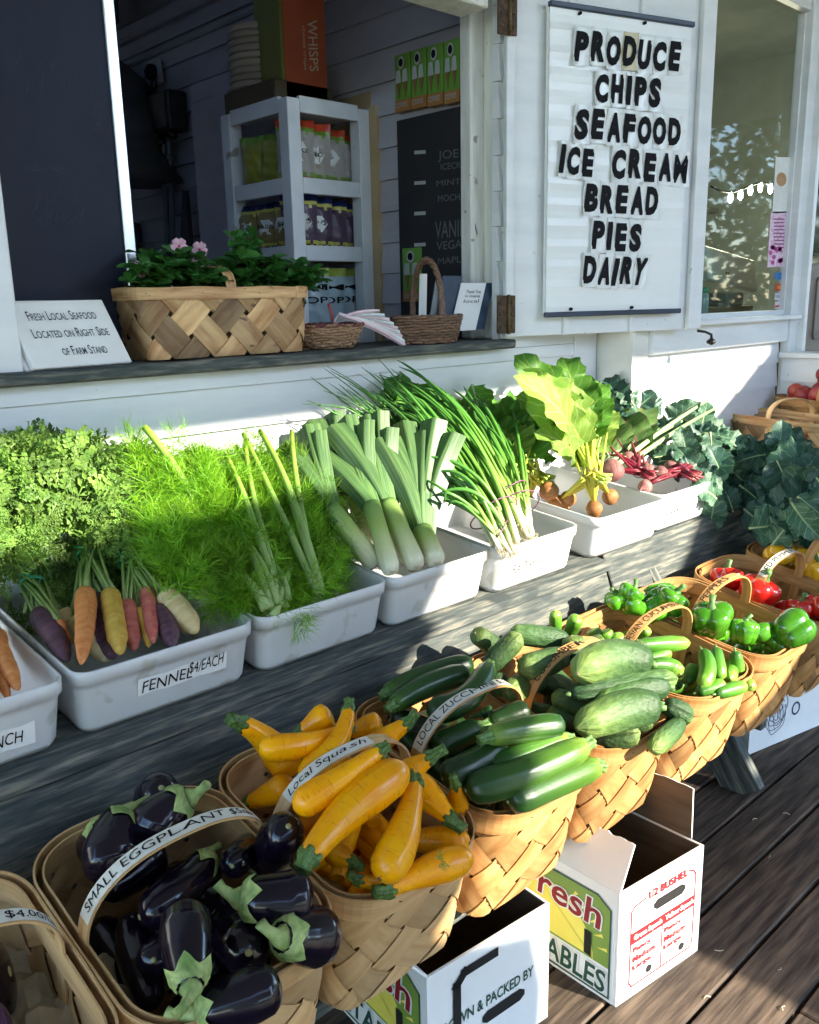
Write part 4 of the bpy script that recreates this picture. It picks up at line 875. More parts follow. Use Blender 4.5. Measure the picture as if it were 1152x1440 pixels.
def leaf(g, A, B, hint, width, arch, ruffle, r, mat=0, rib=None, ribr=.004, nS=16, nW=10, shape='chard', fold=.25, tint=None):
    A, B = V(*A), V(*B); d = B-A; L = np.linalg.norm(d); d = d/L; n = nrm(np.asarray(hint, float)-d*np.dot(hint, d)); s = np.cross(d, n)
    f1, f2, p1, p2, p3 = r.uniform(2.2, 3.4), r.uniform(4.5, 7), r.uniform(0, 6), r.uniform(0, 6), r.uniform(0, 6); tw = r.uniform(-.5, .5)
    rows, st = [], []; tn = r.uniform(.25, .75) if tint is None else tint; tip = r.uniform(.0, .35)
    for i in range(nS+1):
        t = i/nS
        if shape == 'chard': wd = (math.sin(math.pi*min(1, t**.85))**.42) if 0 < t < 1 else 0.02
        elif shape == 'long': wd = math.sin(math.pi*(t*.93+.035))**.5
        else: wd = (math.sin(math.pi*t**.85)**.55) if 0 < t < 1 else .02
        wd *= width/2; c = A+d*L*t+n*(arch*L*math.sin(math.pi*t*.85)-tip*L*.6*max(0, t-.6)**1.5)
        ax = s*math.cos(tw*t)+n*math.sin(tw*t); nn = np.cross(ax, d) if False else nrm(n*math.cos(tw*t)-s*math.sin(tw*t))
        row, sr = [], []
        for j in range(nW+1):
            q = j/nW*2-1; e = abs(q)**1.6; sg = 1 if q > 0 else -1
            wv = ruffle*width*e*(.6*math.sin(f1*6.28*t+p1*sg+p3)+.45*math.sin(f2*6.28*t+p2*sg))
            lob = 1+(.10 if shape == 'kale' else .035)*e*math.sin(f2*6.28*t+p1*sg)
            row.append(c+ax*q*wd*lob+nn*(wv*min(1, wd/width*3.2)+fold*abs(q)*wd)+d*(.04 if shape == 'kale' else .012)*L*e*math.sin(f1*9*t+p2*sg)); sr.append((t+p1, q, p3))
        rows.append(row); st.append(sr)
    g.grid(rows, mat, tn, True, st)
    if rib is not None:
        k = [A+d*L*t+n*(arch*L*math.sin(math.pi*t*.85)-tip*L*.6*max(0, t-.6)**1.5-ribr*.3) for t in np.linspace(-.02, .92, 10)]
        g.tube(k, np.linspace(ribr, ribr*.25, 10), 6, rib, tn)
    return n
def inst(g, T, fs, st, M_list, mat=0, tints=None):
    """many copies of a template (leaf sprays) inside one mesh"""
    T = np.asarray(T)
    for i, (R, o) in enumerate(M_list): g.add(T @ R.T+o, fs, mat, .5 if tints is None else tints[i], False, st)
def frame(d, n):
    d = nrm(d); n = nrm(np.asarray(n)-d*np.dot(n, d)); return np.array([np.cross(n, d), d, n]).T   # columns: side, along, up
def carrot_frond(seed):
    r = random.Random(seed); v, f = [], []
    def lf(a, b, w_):
        d = b-a; s = np.cross(d, V(0, 0, 1)); s = nrm(s)*w_; k = len(v); m_ = a+d*.5; v.extend([a, m_+s+V(0, 0, w_*.5), b, m_-s+V(0, 0, w_*.5)]); f.append((k, k+1, k+2, k+3))
    for i in range(1, 9):
        t = i/9; o = V(0, t, .10*math.sin(t*3)); ln = .42*(1-t)**.7+.10
        for sg in (-1, 1):
            a = rad(52+r.uniform(-12, 12)); d = V(sg*math.sin(a), math.cos(a), r.uniform(-.25, .3)); e = o+d*ln; lf(o, e, .011)
            for j in range(1, 5):
                q = o+d*ln*j/4.3
                for s2 in (-1, 1):
                    b = a+s2*rad(48); d2 = V(sg*math.sin(b), math.cos(b), r.uniform(-.5, .5)); lf(q, q+d2*ln*.38*(1.15-j/6), .032)
    lf(V(0, 0, 0), V(0, 1, 0), .010)
    return np.array(v), f
def fennel_feather(seed):
    r = random.Random(seed); v, f = [], []
    def hair(a, d, L, w_=.0048, bend=.35):
        b1 = V(*[r.gauss(0, bend) for _ in range(3)]); pts = [a+d*L*t+b1*L*t*t*.5 for t in (0, .5, 1)]; s = nrm(np.cross(d, V(r.gauss(0, 1), r.gauss(0, 1), r.gauss(0, 1))))
        k = len(v); ws = (w_, w_*.8, w_*.2)
        for p, ww in zip(pts, ws): v.extend([p-s*ww, p+s*ww])
        f.extend([(k, k+1, k+3, k+2), (k+2, k+3, k+5, k+4)]); return pts
    for i in range(13):
        t = .1+.9*i/13; o = V(.03*math.sin(t*5), t, .08*math.sin(t*3))
        for q in range(6):
            a = r.uniform(0, 6.28); d = nrm(V(math.cos(a)*.9, .75, math.sin(a)*.9)); ps = hair(o, d, r.uniform(.22, .5)*(1.15-.5*t))
            for z in range(2): hair(ps[1], nrm(d+V(r.gauss(0, .6), .3, r.gauss(0, .6))), r.uniform(.12, .28))
    hair(V(0, 0, 0), V(0, .6, 0), 1, .010, .05)
    return np.array(v), f
VIEW = lambda p: nrm(CP-p)
m_cf = mk('carrot_leaf', (.085, .19, .03), (.21, .36, .065), (30, 30, 30), .55, tint=.55, trans=.35, coord='obj')
m_cs = ramp_mat('carrot_stem', [(0, (.28, .36, .12)), (.4, (.13, .25, .05)), (1, (.08, .18, .03))], .5, trans=.1)
m_ff = mk('fennel_leaf', (.12, .32, .012), (.26, .50, .025), (25, 25, 25), .5, tint=.5, trans=.40, coord='obj')
m_fs = ramp_mat('fennel_stalk', [(0, (.36, .48, .20)), (.5, (.22, .38, .08)), (1, (.26, .42, .05))], .45, trans=.12)
def carrot_mat(name, c1, c2): return mk(name, c1, c2, (90, 10, 2), .6, bump=.7, bsc=(260, 14, 2), bdist=.0012, tint=.2, orand=.1, spots=(150, .68, tuple(x*.45 for x in c1)))
CAR = dict(orange=carrot_mat('orange_carrot', (.52, .16, .035), (.66, .27, .09)), yellow=carrot_mat('yellow_carrot', (.48, .26, .03), (.60, .40, .08)), purple=carrot_mat('purple_carrot', (.045, .018, .03), (.12, .05, .08)),
    red=carrot_mat('red_carrot', (.36, .06, .06), (.50, .15, .11)), cream=carrot_mat('cream_carrot', (.52, .38, .16), (.66, .54, .30)))
m_tie = mk('green_twist_tie', (.01, .16, .07), (.02, .28, .12), (60, 60, 60), .35, tint=.2)
FR = [carrot_frond(i) for i in range(4)]; FF = [fennel_feather(i) for i in range(5)]
def poly_sample(poly, r):
    xs = [p[0] for p in poly]; ys = [p[1] for p in poly]
    while True:
        x, y = r.uniform(min(xs), max(xs)), r.uniform(min(ys), max(ys)); c = False; j = len(poly)-1
        for i in range(len(poly)):
            if (poly[i][1] > y) != (poly[j][1] > y) and x < (poly[j][0]-poly[i][0])*(y-poly[i][1])/(poly[j][1]-poly[i][1])+poly[i][0]: c = not c
            j = i
        if c: return x, y
def ydepth(py, y0=1.50, p0=860, y1=1.78, p1=620): return y0+(y1-y0)*min(1.12, max(-.3, (p0-py)/(p0-p1)))
def carrot_bunch(label, tie, carrots, poly, nfr, seed, tieh=.06, group='carrot bunches in the white bins', nst=9, size=(.10, .16)):
    r = random.Random(seed); T = bp(tie, tieh); t = thing('carrot_bunch', label, 'carrots', T-V(0, .05, .12), group); sg = G()
    for col, ptop, ht, ptip, hp, wpx in carrots:
        A, B = bp(ptop, ht), bp(ptip, hp); dep = np.dot(CM[2], (A+B)/2-CP); rr = wpx/2*dep/FPX; ts = np.linspace(0, 1, 22); ph = r.uniform(0, 6)
        bn = nrm(np.cross(B-A, V(0, 0, 1)))*r.uniform(-.006, .006)
        pts = [A+(B-A)*q+bn*math.sin(q*3) for q in ts]; k = .55+.3*r.random()
        rad_ = [rr*np.interp(q, [0, .02, .06, .2, .75, .95, 1], [.3, .7, .95, 1, k+.1, k*.55, .12])*(1+.025*math.sin(q*37+ph)) for q in ts]
        g = G(); g.tube(pts, rad_, 18, 0, .5, True, lambda f, a: 1+.03*np.sin(3*a+f*5+ph)); g.build('carrot', CAR[col], t)
        for i in range(nst):
            a = A+nrm(A-B)*.002+V(r.gauss(0, rr*.3), r.gauss(0, rr*.3), r.gauss(0, rr*.15)); m_ = T+V(r.gauss(0, .009), r.gauss(0, .006), r.gauss(0, .008)); q = poly_sample(poly, r); e = ony(q, ydepth(q[1])-.02)
            e = m_+(e-m_)*min(1, .17/max(.01, np.linalg.norm(e-m_)))*r.uniform(.7, 1)
            c = bez(a, a+(m_-a)*.55+V(0, 0, .004), m_, 5); c2 = bez(m_, m_+(m_-a)*.4+V(0, 0, .01), e, 7)[1:]
            sg.tube(np.concatenate([c, c2]), np.linspace(r.uniform(.0026, .0038), .0013, 11), 6, 0, r.uniform(.3, .7))
    sg.build('stems', m_cs, t)
    g = G()
    for i in range(int(nfr*.55)):
        q = poly_sample(poly, r); P = ony(q, ydepth(q[1])+r.uniform(-.03, .05)); d = nrm(P-T)*.55+V(r.gauss(0, .5), r.gauss(0, .25)-.1, r.gauss(0, .35)-.05); n = VIEW(P)*.8+V(r.gauss(0, .5), r.gauss(0, .5), .5+r.gauss(0, .4))
        v, f = FR[r.randrange(4)]; s = r.uniform(*size)*(.55 if q[1] > 705 else 1); R = frame(d, n)*s; g.add(v @ R.T+P-nrm(d)*s*.5, f, 0, min(1, max(0, r.gauss(.5, .25))), False)
    g.build('foliage', m_cf, t)
    g = G(); d = nrm(bp(carrots[0][1], carrots[0][2])-T); u = nrm(np.cross(d, V(0, 0, 1))); w_ = np.cross(d, u); a_ = .017 if len(carrots) > 1 else .012
    for k in range(2): g.tube([T+d*(.002*math.sin(q*2)+.004*k)+(u*math.cos(q)*1.25+w_*math.sin(q)*.9)*a_ for q in np.linspace(0, 6.5, 26)], .0017, 5)
    g.tube([T-w_*a_*.9, T-w_*a_*1.2+u*.012, T-w_*a_+u*.026-d*.006], .0014, 5)
    g.build('twist_tie', m_tie, t); return t
carrot_bunch('bunch of dark purple carrots at the left of the rainbow carrots, tied in green', (46, 818), [('purple', (54, 862), .03, (94, 930), .0, 36), ('cream', (84, 860), .02, (118, 912), -.03, 30), ('orange', (82, 872), .035, (100, 905), .0, 16)], [(-20, 640), (60, 632), (70, 720), (60, 790), (20, 800), (-20, 770)], 120, 31)
carrot_bunch('thick banded bunch with one orange and one yellow carrot in front', (124, 781), [('orange', (120, 830), .065, (114, 934), .012, 32), ('yellow', (154, 832), .06, (170, 920), .01, 30), ('purple', (132, 842), .03, (158, 926), -.01, 40), ('cream', (104, 872), .01, (152, 930), -.02, 32)], [(10, 650), (70, 632), (150, 640), (190, 680), (190, 740), (90, 750), (20, 740)], 210, 32, .09, nst=11)
carrot_bunch('bunch of slim red and yellow carrots beside the pale parsnip-like root', (183, 790), [('red', (178, 846), .045, (190, 914), .0, 26), ('red', (206, 828), .055, (216, 904), .01, 22), ('yellow', (195, 858), .03, (208, 910), .0, 24), ('purple', (220, 856), .03, (242, 910), .0, 31), ('cream', (230, 834), .05, (276, 890), .005, 36)], [(150, 660), (215, 650), (235, 700), (230, 790), (170, 800), (140, 740)], 110, 33, .08, nst=6)
carrot_bunch('bunch of plain orange carrots in the bin cut off by the left edge', (-30, 850), [('orange', (-12, 884), .03, (26, 970), .0, 26), ('orange', (-22, 900), .02, (12, 984), -.01, 26), ('orange', (-40, 900), .03, (-10, 985), .0, 26), ('orange', (-2, 890), .0, (10, 960), -.02, 26)], [(-90, 660), (10, 680), (10, 760), (-60, 820)], 70, 34, .05)
# loose stems with leaf tips over the top of the bin
g = G(); r = random.Random(36)
for i in range(26):
    q = random.Random(i).choice([(20, 642), (40, 640), (60, 636), (75, 642), (150, 640), (140, 648), (5, 644)]); P = ony((q[0]+r.uniform(-8, 8), q[1]+r.uniform(-5, 10)), 1.80); v, f = FR[i % 4]; s = .06; d = V(r.uniform(-1, 1), 0, r.uniform(-.1, .6)); R = frame(d, VIEW(P))*s; g.add(v @ R.T+P, f, 0, r.uniform(0, .4), False)
for i in range(80):
    q = (r.uniform(-10, 250), r.uniform(740, 850)); P = ony(q, 1.70); v, f = FR[i % 4]; s = r.uniform(.08, .12); d = V(r.gauss(0, .6), r.gauss(0, .3), r.gauss(0, .6)); R = frame(d, VIEW(P)+V(0, 0, .5))*s; g.add(v @ R.T+P, f, 0, r.uniform(.1, .6), False)
tag(g.build('loose_greens', m_cf), 'loose dark carrot tops lying behind and beneath the banded bunches', 'carrot tops')
# fennel
def fennel(label, base, hb, tops, poly, nfe, seed, size=(.09, .15)):
    r = random.Random(seed); A = bp(base, hb); t = thing('fennel', label, 'fennel', A-V(0, 0, .06), 'feathery fennel in the bin')
    for (q, y, rr) in tops:
        e = ony(q, y); a = A+V(r.gauss(0, .015), 0, r.gauss(0, .01)); m_ = (a+e)/2+V(r.gauss(0, .01), 0, .03); g = G(); pts = bez(a, m_, e, 12)
        g.tube(pts, np.linspace(rr*1.25, rr*.75, 12), 9, 0, r.uniform(.4, .65), True, lambda f, b: 1+.06*np.cos(6*b)); g.build('stalk', m_fs, t)
    g = G()
    for i in range(int(nfe*.72)):
        q = poly_sample(poly, r); P = ony(q, ydepth(q[1], 1.405, 855, 1.76, 620)+r.uniform(-.03, .05)); d = nrm(P-A)*.4+V(r.gauss(0, .5), -.25+r.gauss(0, .3), r.gauss(0, .5)+.1); n = VIEW(P)+V(r.gauss(0, .5), r.gauss(0, .5), r.gauss(0, .5))
        v, f = FF[r.randrange(5)]; s = r.uniform(*size); R = frame(d, n)*s; g.add(v @ R.T+P-nrm(d)*s*.5, f, 0, min(1, max(0, r.gauss(.5, .22))), False)
    g.build('fronds', m_ff, t)
fennel('fennel with one tall cut stalk sticking up beside the carrots', (330, 840), -.02, [((203, 600), 1.70, .0095), ((262, 632), 1.70, .008), ((300, 634), 1.70, .007)], [(196, 650), (270, 630), (300, 700), (300, 800), (250, 830), (225, 800), (205, 720)], 150, 41)
fennel('bushy fennel in the middle of its bin', (395, 850), .01, [((318, 640), 1.68, .0075), ((345, 620), 1.72, .007), ((332, 628), 1.74, .006), ((360, 800), 1.5, .007)], [(270, 640), (350, 630), (390, 660), (400, 760), (390, 850), (320, 850), (290, 760)], 190, 42)
fennel('fennel leaning towards the leeks with several cut green stalks', (440, 840), .0, [((366, 606), 1.72, .008), ((342, 610), 1.74, .007), ((410, 606), 1.72, .0075), ((395, 655), 1.66, .007), ((400, 760), 1.58, .007), ((440, 770), 1.55, .007)], [(370, 640), (430, 660), (470, 720), (490, 780), (470, 835), (400, 855), (370, 780)], 170, 43)
fennel('fennel lying at the front of its bin with pale stalk bases', (385, 858), .012, [((305, 810), 1.52, .009), ((330, 742), 1.58, .008), ((300, 735), 1.60, .007), ((412, 800), 1.5, .008)], [(255, 760), (330, 780), (420, 790), (440, 850), (350, 862), (280, 840)], 80, 44, (.05, .09))
# leeks
m_lk = ramp_mat('leek_shaft', [(0, (.74, .72, .58)), (.3, (.60, .63, .33)), (.62, (.34, .46, .12)), (1, (.14, .27, .07))], .4, (8, 260, 6), .2, .3, trans=.06, orand=.06)
m_ll = mk('leek_leaf', (.03, .085, .03), (.13, .22, .065), (7, 220, 3), .42, bump=.4, bsc=(5, 260, 3), bdist=.0008, tint=.55, trans=.15, c3=(.065, .14, .045))
m_root = mk('pale_roots', (.50, .42, .28), (.62, .55, .40), (9, 9, 9), .8, tint=.3)
def leek(label, root, hr, mid, ym, top, yt, wpx, spread, seed, nl=6, dark=0.):
    r = random.Random(seed); A = bp(root, hr); Mp = ony(mid, ym); B = ony(top, yt); Mp = A+(Mp-A)*.80; rr = wpx*.43*np.dot(CM[2], A-CP)/FPX
    t = thing('leek', label, 'leek', A-V(0, 0, rr), 'leeks in their bin'); d = nrm(Mp-A)
    g = G(); g.tube(np.concatenate([[A-d*.004], bez(A, (A+Mp)/2+V(0, 0, .004), Mp, 14)]), [rr*.5]+list(np.interp(np.linspace(0, 1, 14), [0, .03, .12, .5, 1], [.85, 1.02, 1.05, .95, 1.02])*rr), 16); g.build('shaft', m_lk, t)
    g = G()
    for i in range(14): a = r.uniform(0, 6.28); u = nrm(V(r.gauss(0, 1), -1, r.gauss(0, .6))); g.tube([A, A+u*.008, A+u*.014+V(0, 0, -.003)], .0005, 3)
    g.build('roots', m_root, t)
    ax = nrm(B-Mp); L = np.linalg.norm(B-Mp); nv = VIEW(Mp); nv = nrm(nv-ax*np.dot(nv, ax)); s = np.cross(ax, nv)
    for k in range(nl):
        f = (k/(nl-1)*2-1); ang = f*spread+r.uniform(-.04, .04); ll = L*r.uniform(.82, 1.18)*(1-.10*abs(f)); wd = rr*r.uniform(1.05, 1.55); dep = (.5-abs(f))*rr*.8*(1 if k % 2 else -1); rows, st = [], []
        for i in range(13):
            q = i/12; an = ang*(.25+.75*q); c = Mp-ax*rr*2.2*(1-q)*.9+(ax*math.cos(an)+s*math.sin(an))*ll*q+nv*(dep+.02*math.sin(q*2+k)*q); sd = s*math.cos(an)-ax*math.sin(an); w_ = wd*(.52+.40*min(1, q*1.6))
            tw = r.uniform(-.02, .02)+.25*f*q
            rows.append([c+(sd*math.cos(tw)+nv*math.sin(tw))*e*w_+nv*(-.5*abs(e)*w_*(1-q*.5)+.35*w_*(1-abs(e))) for e in (-1, -.6, -.2, 0, .2, .6, 1)]); st.append([(q*ll+k, e*.035+k*.1, k) for e in (-1, -.6, -.2, 0, .2, .6, 1)])
        tt = np.clip(np.array([[.42+.5*(1-i/12)**2.2+.10*(f)+r.uniform(-.02, .02)-dark*.4]*7 for i in range(13)]), 0, 1); g2 = G(); g2.grid(rows, 0, tt, True, st); g2.build('leaf', m_ll, t)
for a in (('leek in front with its white end nearest the fennel', (550, 803), .012, (516, 690), 1.56, (470, 604), 1.70, 32, .30, 1), ('broad fanned leek in the middle of the bin', (584, 796), .012, (536, 690), 1.56, (508, 596), 1.66, 36, .28, 2),
          ('short leek with upright blue-green leaves at the right of its bin', (612, 790), .012, (590, 738), 1.47, (578, 588), 1.60, 36, .34, 3), ('leek lying at the left, shaded at its lower end', (528, 795), .005, (448, 696), 1.58, (420, 612), 1.72, 34, .22, 4),
          ('leek standing behind the fanned one', (560, 775), -.02, (540, 665), 1.64, (560, 586), 1.74, 32, .22, 5)): leek(*a)
leek('dark leek at the back left with its leaves over the fennel', (500, 760), -.03, (440, 670), 1.70, (404, 630), 1.78, 32, .25, 6, 5, .8); leek('leek at the back whose cut leaves stand highest', (530, 760), -.03, (470, 650), 1.70, (452, 590), 1.80, 30, .2, 7, 5, .3)
# scallions
m_sc = ramp_mat('scallion', [(0, (.74, .72, .55)), (.05, (.62, .66, .36)), (.16, (.22, .40, .07)), (.5, (.085, .25, .035)), (1, (.05, .17, .035))], .35, (4, 120, 3), .06, .1, trans=.12, orand=.05, coat=.1)
m_rb = mk('rubber_band', (.16, .05, .11), (.2, .07, .14), rough=.5, tint=0)
def scallions(label, root, hr, ends, n, seed, r0=.0048, spreadr=10, arch=.03, thin=1.):
    r = random.Random(seed); A0 = bp(root, hr); t = thing('scallion_bunch', label, 'scallions', A0-V(0, 0, .02), 'scallion bunches in the radish bin')
    rg = G(); tied = []
    for i in range(n):
        A = bp((root[0]+r.gauss(0, spreadr*.5), root[1]+r.gauss(0, spreadr*.35)), hr+r.uniform(-.012, .02)); q, y = ends[i % len(ends)]
        B = ony((q[0]+r.gauss(0, 15), q[1]+r.gauss(0, 10)), min(1.84, y+r.uniform(-.05, .04))); m_ = A+(B-A)*.5+V(r.gauss(0, .012), r.gauss(0, .01), arch*r.uniform(.5, 1.4))
        pts = bez(A, m_, B, 15); kink = r.random() < .3
        if kink: pts[11:] += np.outer(np.linspace(.2, 1, 4), V(r.uniform(-.05, .05), -.02, -.03))
        rr = r0*r.uniform(.65, 1.2); rs = rr*np.interp(np.linspace(0, 1, 15), [0, .03, .08, .3, .7, .93, 1], [.9, 1.5, 1.15, 1, 1*thin, .6*thin, .15])
        g = G(); g.tube(pts, rs, 8, 0, r.uniform(.25, .75)); g.build('scallion', m_sc, t); tied.append(pts[2])
        for k in range(3): u = nrm(nrm(A-B)+V(r.gauss(0, .5), r.gauss(0, .5), r.gauss(0, .5))); rg.tube([A, A+u*.012, A+u*r.uniform(.014, .022)+V(0, 0, -.004)], .0004, 3)
    rg.build('roots', m_root, t); T = np.mean(tied, 0); d = nrm(ony(ends[0][0], ends[0][1])-A0); u = nrm(np.cross(d, V(0, 0, 1))); w_ = np.cross(d, u)
    e = np.array(tied)-T; su, sw = np.abs(e @ u).max()+.006, np.abs(e @ w_).max()+.006
    g = G(); g.tube([T+u*math.cos(q)*su+w_*math.sin(q)*sw for q in np.linspace(0, 6.28, 24)], .0018, 5); g.build('rubber_band', m_rb, t)
scallions('scallion bunch with white roots at the right end of the bin', (742, 752), .0, [((640, 560), 1.78), ((600, 548), 1.80), ((650, 590), 1.72), ((690, 592), 1.66)], 32, 51, arch=.05)
scallions('scallion bunch fanning out in the middle of the radish bin', (722, 762), .005, [((590, 560), 1.78), ((560, 545), 1.80), ((620, 610), 1.68), ((590, 600), 1.72)], 34, 52, arch=.06)
scallions('scallion bunch nearest the leeks with long arching leaves', (704, 768), .0, [((560, 560), 1.80), ((530, 545), 1.82), ((600, 640), 1.62), ((610, 690), 1.53), ((605, 660), 1.58)], 36, 53, arch=.06)
scallions('thin dark scallion tips rising behind the leeks', (640, 690), .03, [((470, 560), 1.80), ((456, 525), 1.83), ((500, 540), 1.82), ((490, 590), 1.76), ((520, 520), 1.83)], 34, 54, r0=.0034, thin=.7)
scallions('scallion bunch draped low over the side towards the leeks', (718, 772), -.005, [((615, 700), 1.50), ((600, 655), 1.58), ((596, 615), 1.66), ((640, 650), 1.6)], 30, 56, arch=.045)
scallions('scallion bunch lying along the back under the beet leaves', (735, 735), .03, [((560, 525), 1.82), ((650, 545), 1.8), ((540, 560), 1.8), ((720, 640), 1.62)], 18, 55, arch=.06)
# beets, chard-like tops
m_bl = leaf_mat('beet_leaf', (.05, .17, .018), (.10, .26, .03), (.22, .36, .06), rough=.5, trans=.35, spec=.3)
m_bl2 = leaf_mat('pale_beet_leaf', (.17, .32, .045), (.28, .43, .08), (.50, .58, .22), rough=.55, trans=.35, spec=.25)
m_bs = ramp_mat('yellow_stem', [(0, (.62, .50, .05)), (.4, (.50, .52, .07)), (1, (.34, .46, .09))], .38, (5, 160, 3), .2, .15, trans=.1)
m_gb = mk('golden_beet', (.22, .075, .018), (.36, .16, .045), (9, 40, 3), .65, bump=.5, tint=.2, spots=(60, .62, (.22, .12, .06)))
m_rb2 = mk('red_beet', (.16, .035, .05), (.30, .15, .12), (9, 40, 3), .7, bump=.5, tint=.25, spots=(50, .6, (.30, .20, .14)), orand=.35)
m_rs = ramp_mat('red_stem', [(0, (.13, .008, .018)), (.6, (.18, .012, .03)), (1, (.17, .04, .04))], .38, (5, 160, 3), .2, .15)
def beet(t, c, r0, d, mat, seed):
    r = random.Random(seed); d = nrm(d); ts = np.linspace(0, 1, 18); g = G(); pts = [c+d*r0*(2.1*q-1) for q in ts]
    pts += [c+d*r0*1.35+V(.002, 0, -.002), c+d*r0*1.9+V(.006, .0, -.008)]; rs = [r0*max(.12, math.sin(math.pi*(q*.93+.04))**.62)*(1+.02*math.sin(q*20)) for q in ts]+[r0*.06, r0*.02]
    g.tube(pts, rs, 20, 0, .5, True, lambda f, a: 1+.03*np.sin(3*a+seed)); return g.build('root', mat, t)
def beet_bunch(label, T, yT, roots, leaves, seed, rmat, smat, lmats, group, stubs=0):
    r = random.Random(seed); Tp = bp(T, yT); t = thing('beet_bunch', label, 'beets', Tp-V(0, 0, .05), group)
    for i, (q, h, wpx) in enumerate(roots):
        c = bp(q, h); beet(t, c-V(0, 0, .018), wpx*.39*np.dot(CM[2], c-CP)/FPX, c-Tp+V(0, -.02, -.02), rmat, seed+i)
    sg = G(); lgs = {}
    for i, (q, y, q2, y2, wd, k, ar) in enumerate(leaves):
        a = ony(q, y); b = ony(q2, y2); s0 = bp(roots[i % len(roots)][0], roots[i % len(roots)][1]); s0 = s0+(Tp-s0)*.12-V(0, 0, .012)
        m_ = Tp+V(r.gauss(0, .012), r.gauss(0, .008), r.gauss(0, .008)); P = np.concatenate([bez(s0, (s0+m_)/2, m_, 4), bez(m_, (m_+a)/2+V(0, 0, .012), a, 9)[1:]])
        sg.tube(P, np.linspace(.0055, .0038, len(P)), 8, 0, r.uniform(.35, .65))
        g = lgs.setdefault(k, G()); g = G(); leaf(g, a, b, VIEW(a)+V(0, 0, .5), wd, ar, r.uniform(.15, .24), r, 0, 1, .004, 24, 12); g.build('leaf', [lmats[k], smat], t)
        for z in range(4):
            m2 = Tp+V(r.gauss(0, .014), r.gauss(0, .01), r.gauss(0, .01)); e = a+V(r.gauss(0, .02), r.gauss(0, .02), r.gauss(0, .02)); sg.tube(np.concatenate([bez(s0, (s0+m2)/2, m2, 4), bez(m2, (m2+e)/2, e, 9)[1:]]), np.linspace(.0052, .0034, 12), 7, 0, r.uniform(.3, .7))
    for i in range(stubs):
        s0 = Tp+V(r.gauss(0, .012), -.01, r.gauss(0, .006)); e = s0+V(r.gauss(0, .012), -.045, -.01+r.gauss(0, .006)); sg.tube([s0, (s0+e)/2, e], .0042, 7, 0, r.uniform(.4, .7))
    sg.build('stems', smat, t)
    g = G(); d = nrm(ony(leaves[0][0], leaves[0][1])-Tp); u = nrm(np.cross(d, V(0, 0, 1))); w_ = np.cross(d, u); g.tube([Tp+u*math.cos(q)*.024+w_*math.sin(q)*.019+d*.003*math.sin(q) for q in np.linspace(0, 6.5, 24)], .0016, 5); g.build('rubber_band', m_rb, t)
GBG = 'golden beet bunches'
beet_bunch('golden beet bunch with bright sunlit leaves standing highest', (832, 668), .09, [((800, 692), .02, 30), ((858, 690), .02, 30), ((836, 706), .01, 30), ((784, 700), .0, 34)],
  [((815, 640), 1.56, (735, 520), 1.62, .15, 1, .10), ((808, 625), 1.57, (715, 530), 1.60, .12, 1, .2), ((822, 615), 1.57, (770, 530), 1.60, .12, 1, .15), ((812, 650), 1.55, (745, 610), 1.57, .10, 1, .2), ((828, 610), 1.6, (820, 530), 1.66, .10, 0, .2), ((812, 630), 1.57, (760, 590), 1.60, .12, 1, .12), ((822, 620), 1.58, (722, 560), 1.66, .13, 1, .1), ((806, 610), 1.6, (716, 500), 1.70, .13, 0, .22), ((825, 600), 1.6, (790, 505), 1.70, .12, 0, .2), ((836, 620), 1.58, (842, 540), 1.66, .10, 0, .18), ((820, 640), 1.56, (770, 560), 1.58, .10, 1, .2), ((838, 640), 1.56, (858, 580), 1.62, .09, 1, .2)], 61, m_gb, m_bs, [m_bl, m_bl2], GBG, 14)
beet_bunch('golden beet bunch lying in the shade with dark drooping leaves', (752, 668), .05, [((772, 682), .04, 36), ((744, 700), -.02, 30), ((790, 700), .0, 30)],
  [((728, 650), 1.62, (660, 580), 1.74, .14, 0, .1), ((735, 640), 1.62, (690, 570), 1.76, .15, 0, .15), ((740, 640), 1.6, (730, 560), 1.74, .15, 0, .12), ((722, 655), 1.6, (680, 640), 1.66, .12, 0, .15), ((745, 630), 1.62, (770, 640), 1.62, .1, 0, .2), ((730, 640), 1.6, (715, 600), 1.66, .13, 1, .15), ((740, 650), 1.58, (760, 600), 1.66, .12, 0, .2)], 62, m_gb, m_bs, [m_bl, m_bl2], GBG, 18)
RBG = 'red beet bunches'
m_rl = leaf_mat('red_beet_leaf', (.07, .17, .04), (.13, .25, .06), (.28, .12, .10), rough=.4, trans=.3)
beet_bunch('red beet bunch with one big brown root at its left', (900, 664), .03, [((862, 654), .05, 42), ((884, 640), .06, 32), ((910, 655), .05, 30)],
  [((905, 640), 1.62, (870, 580), 1.74, .13, 0, .15), ((880, 635), 1.62, (850, 600), 1.72, .12, 0, .2), ((900, 630), 1.64, (900, 570), 1.76, .12, 0, .15), ((860, 640), 1.6, (836, 620), 1.66, .1, 0, .2)], 63, m_rb2, m_rs, [m_rl], RBG, 16)
beet_bunch('red beet bunch at the right of its bin with cut crimson stems', (958, 664), .035, [((930, 658), .05, 28), ((908, 676), .03, 26), ((944, 650), .05, 26)],
  [((985, 655), 1.58, (1000, 640), 1.6, .07, 0, .2), ((975, 645), 1.6, (960, 610), 1.7, .1, 0, .2), ((980, 660), 1.56, (998, 668), 1.55, .05, 0, .2)], 64, m_rb2, m_rs, [m_rl], RBG, 22)
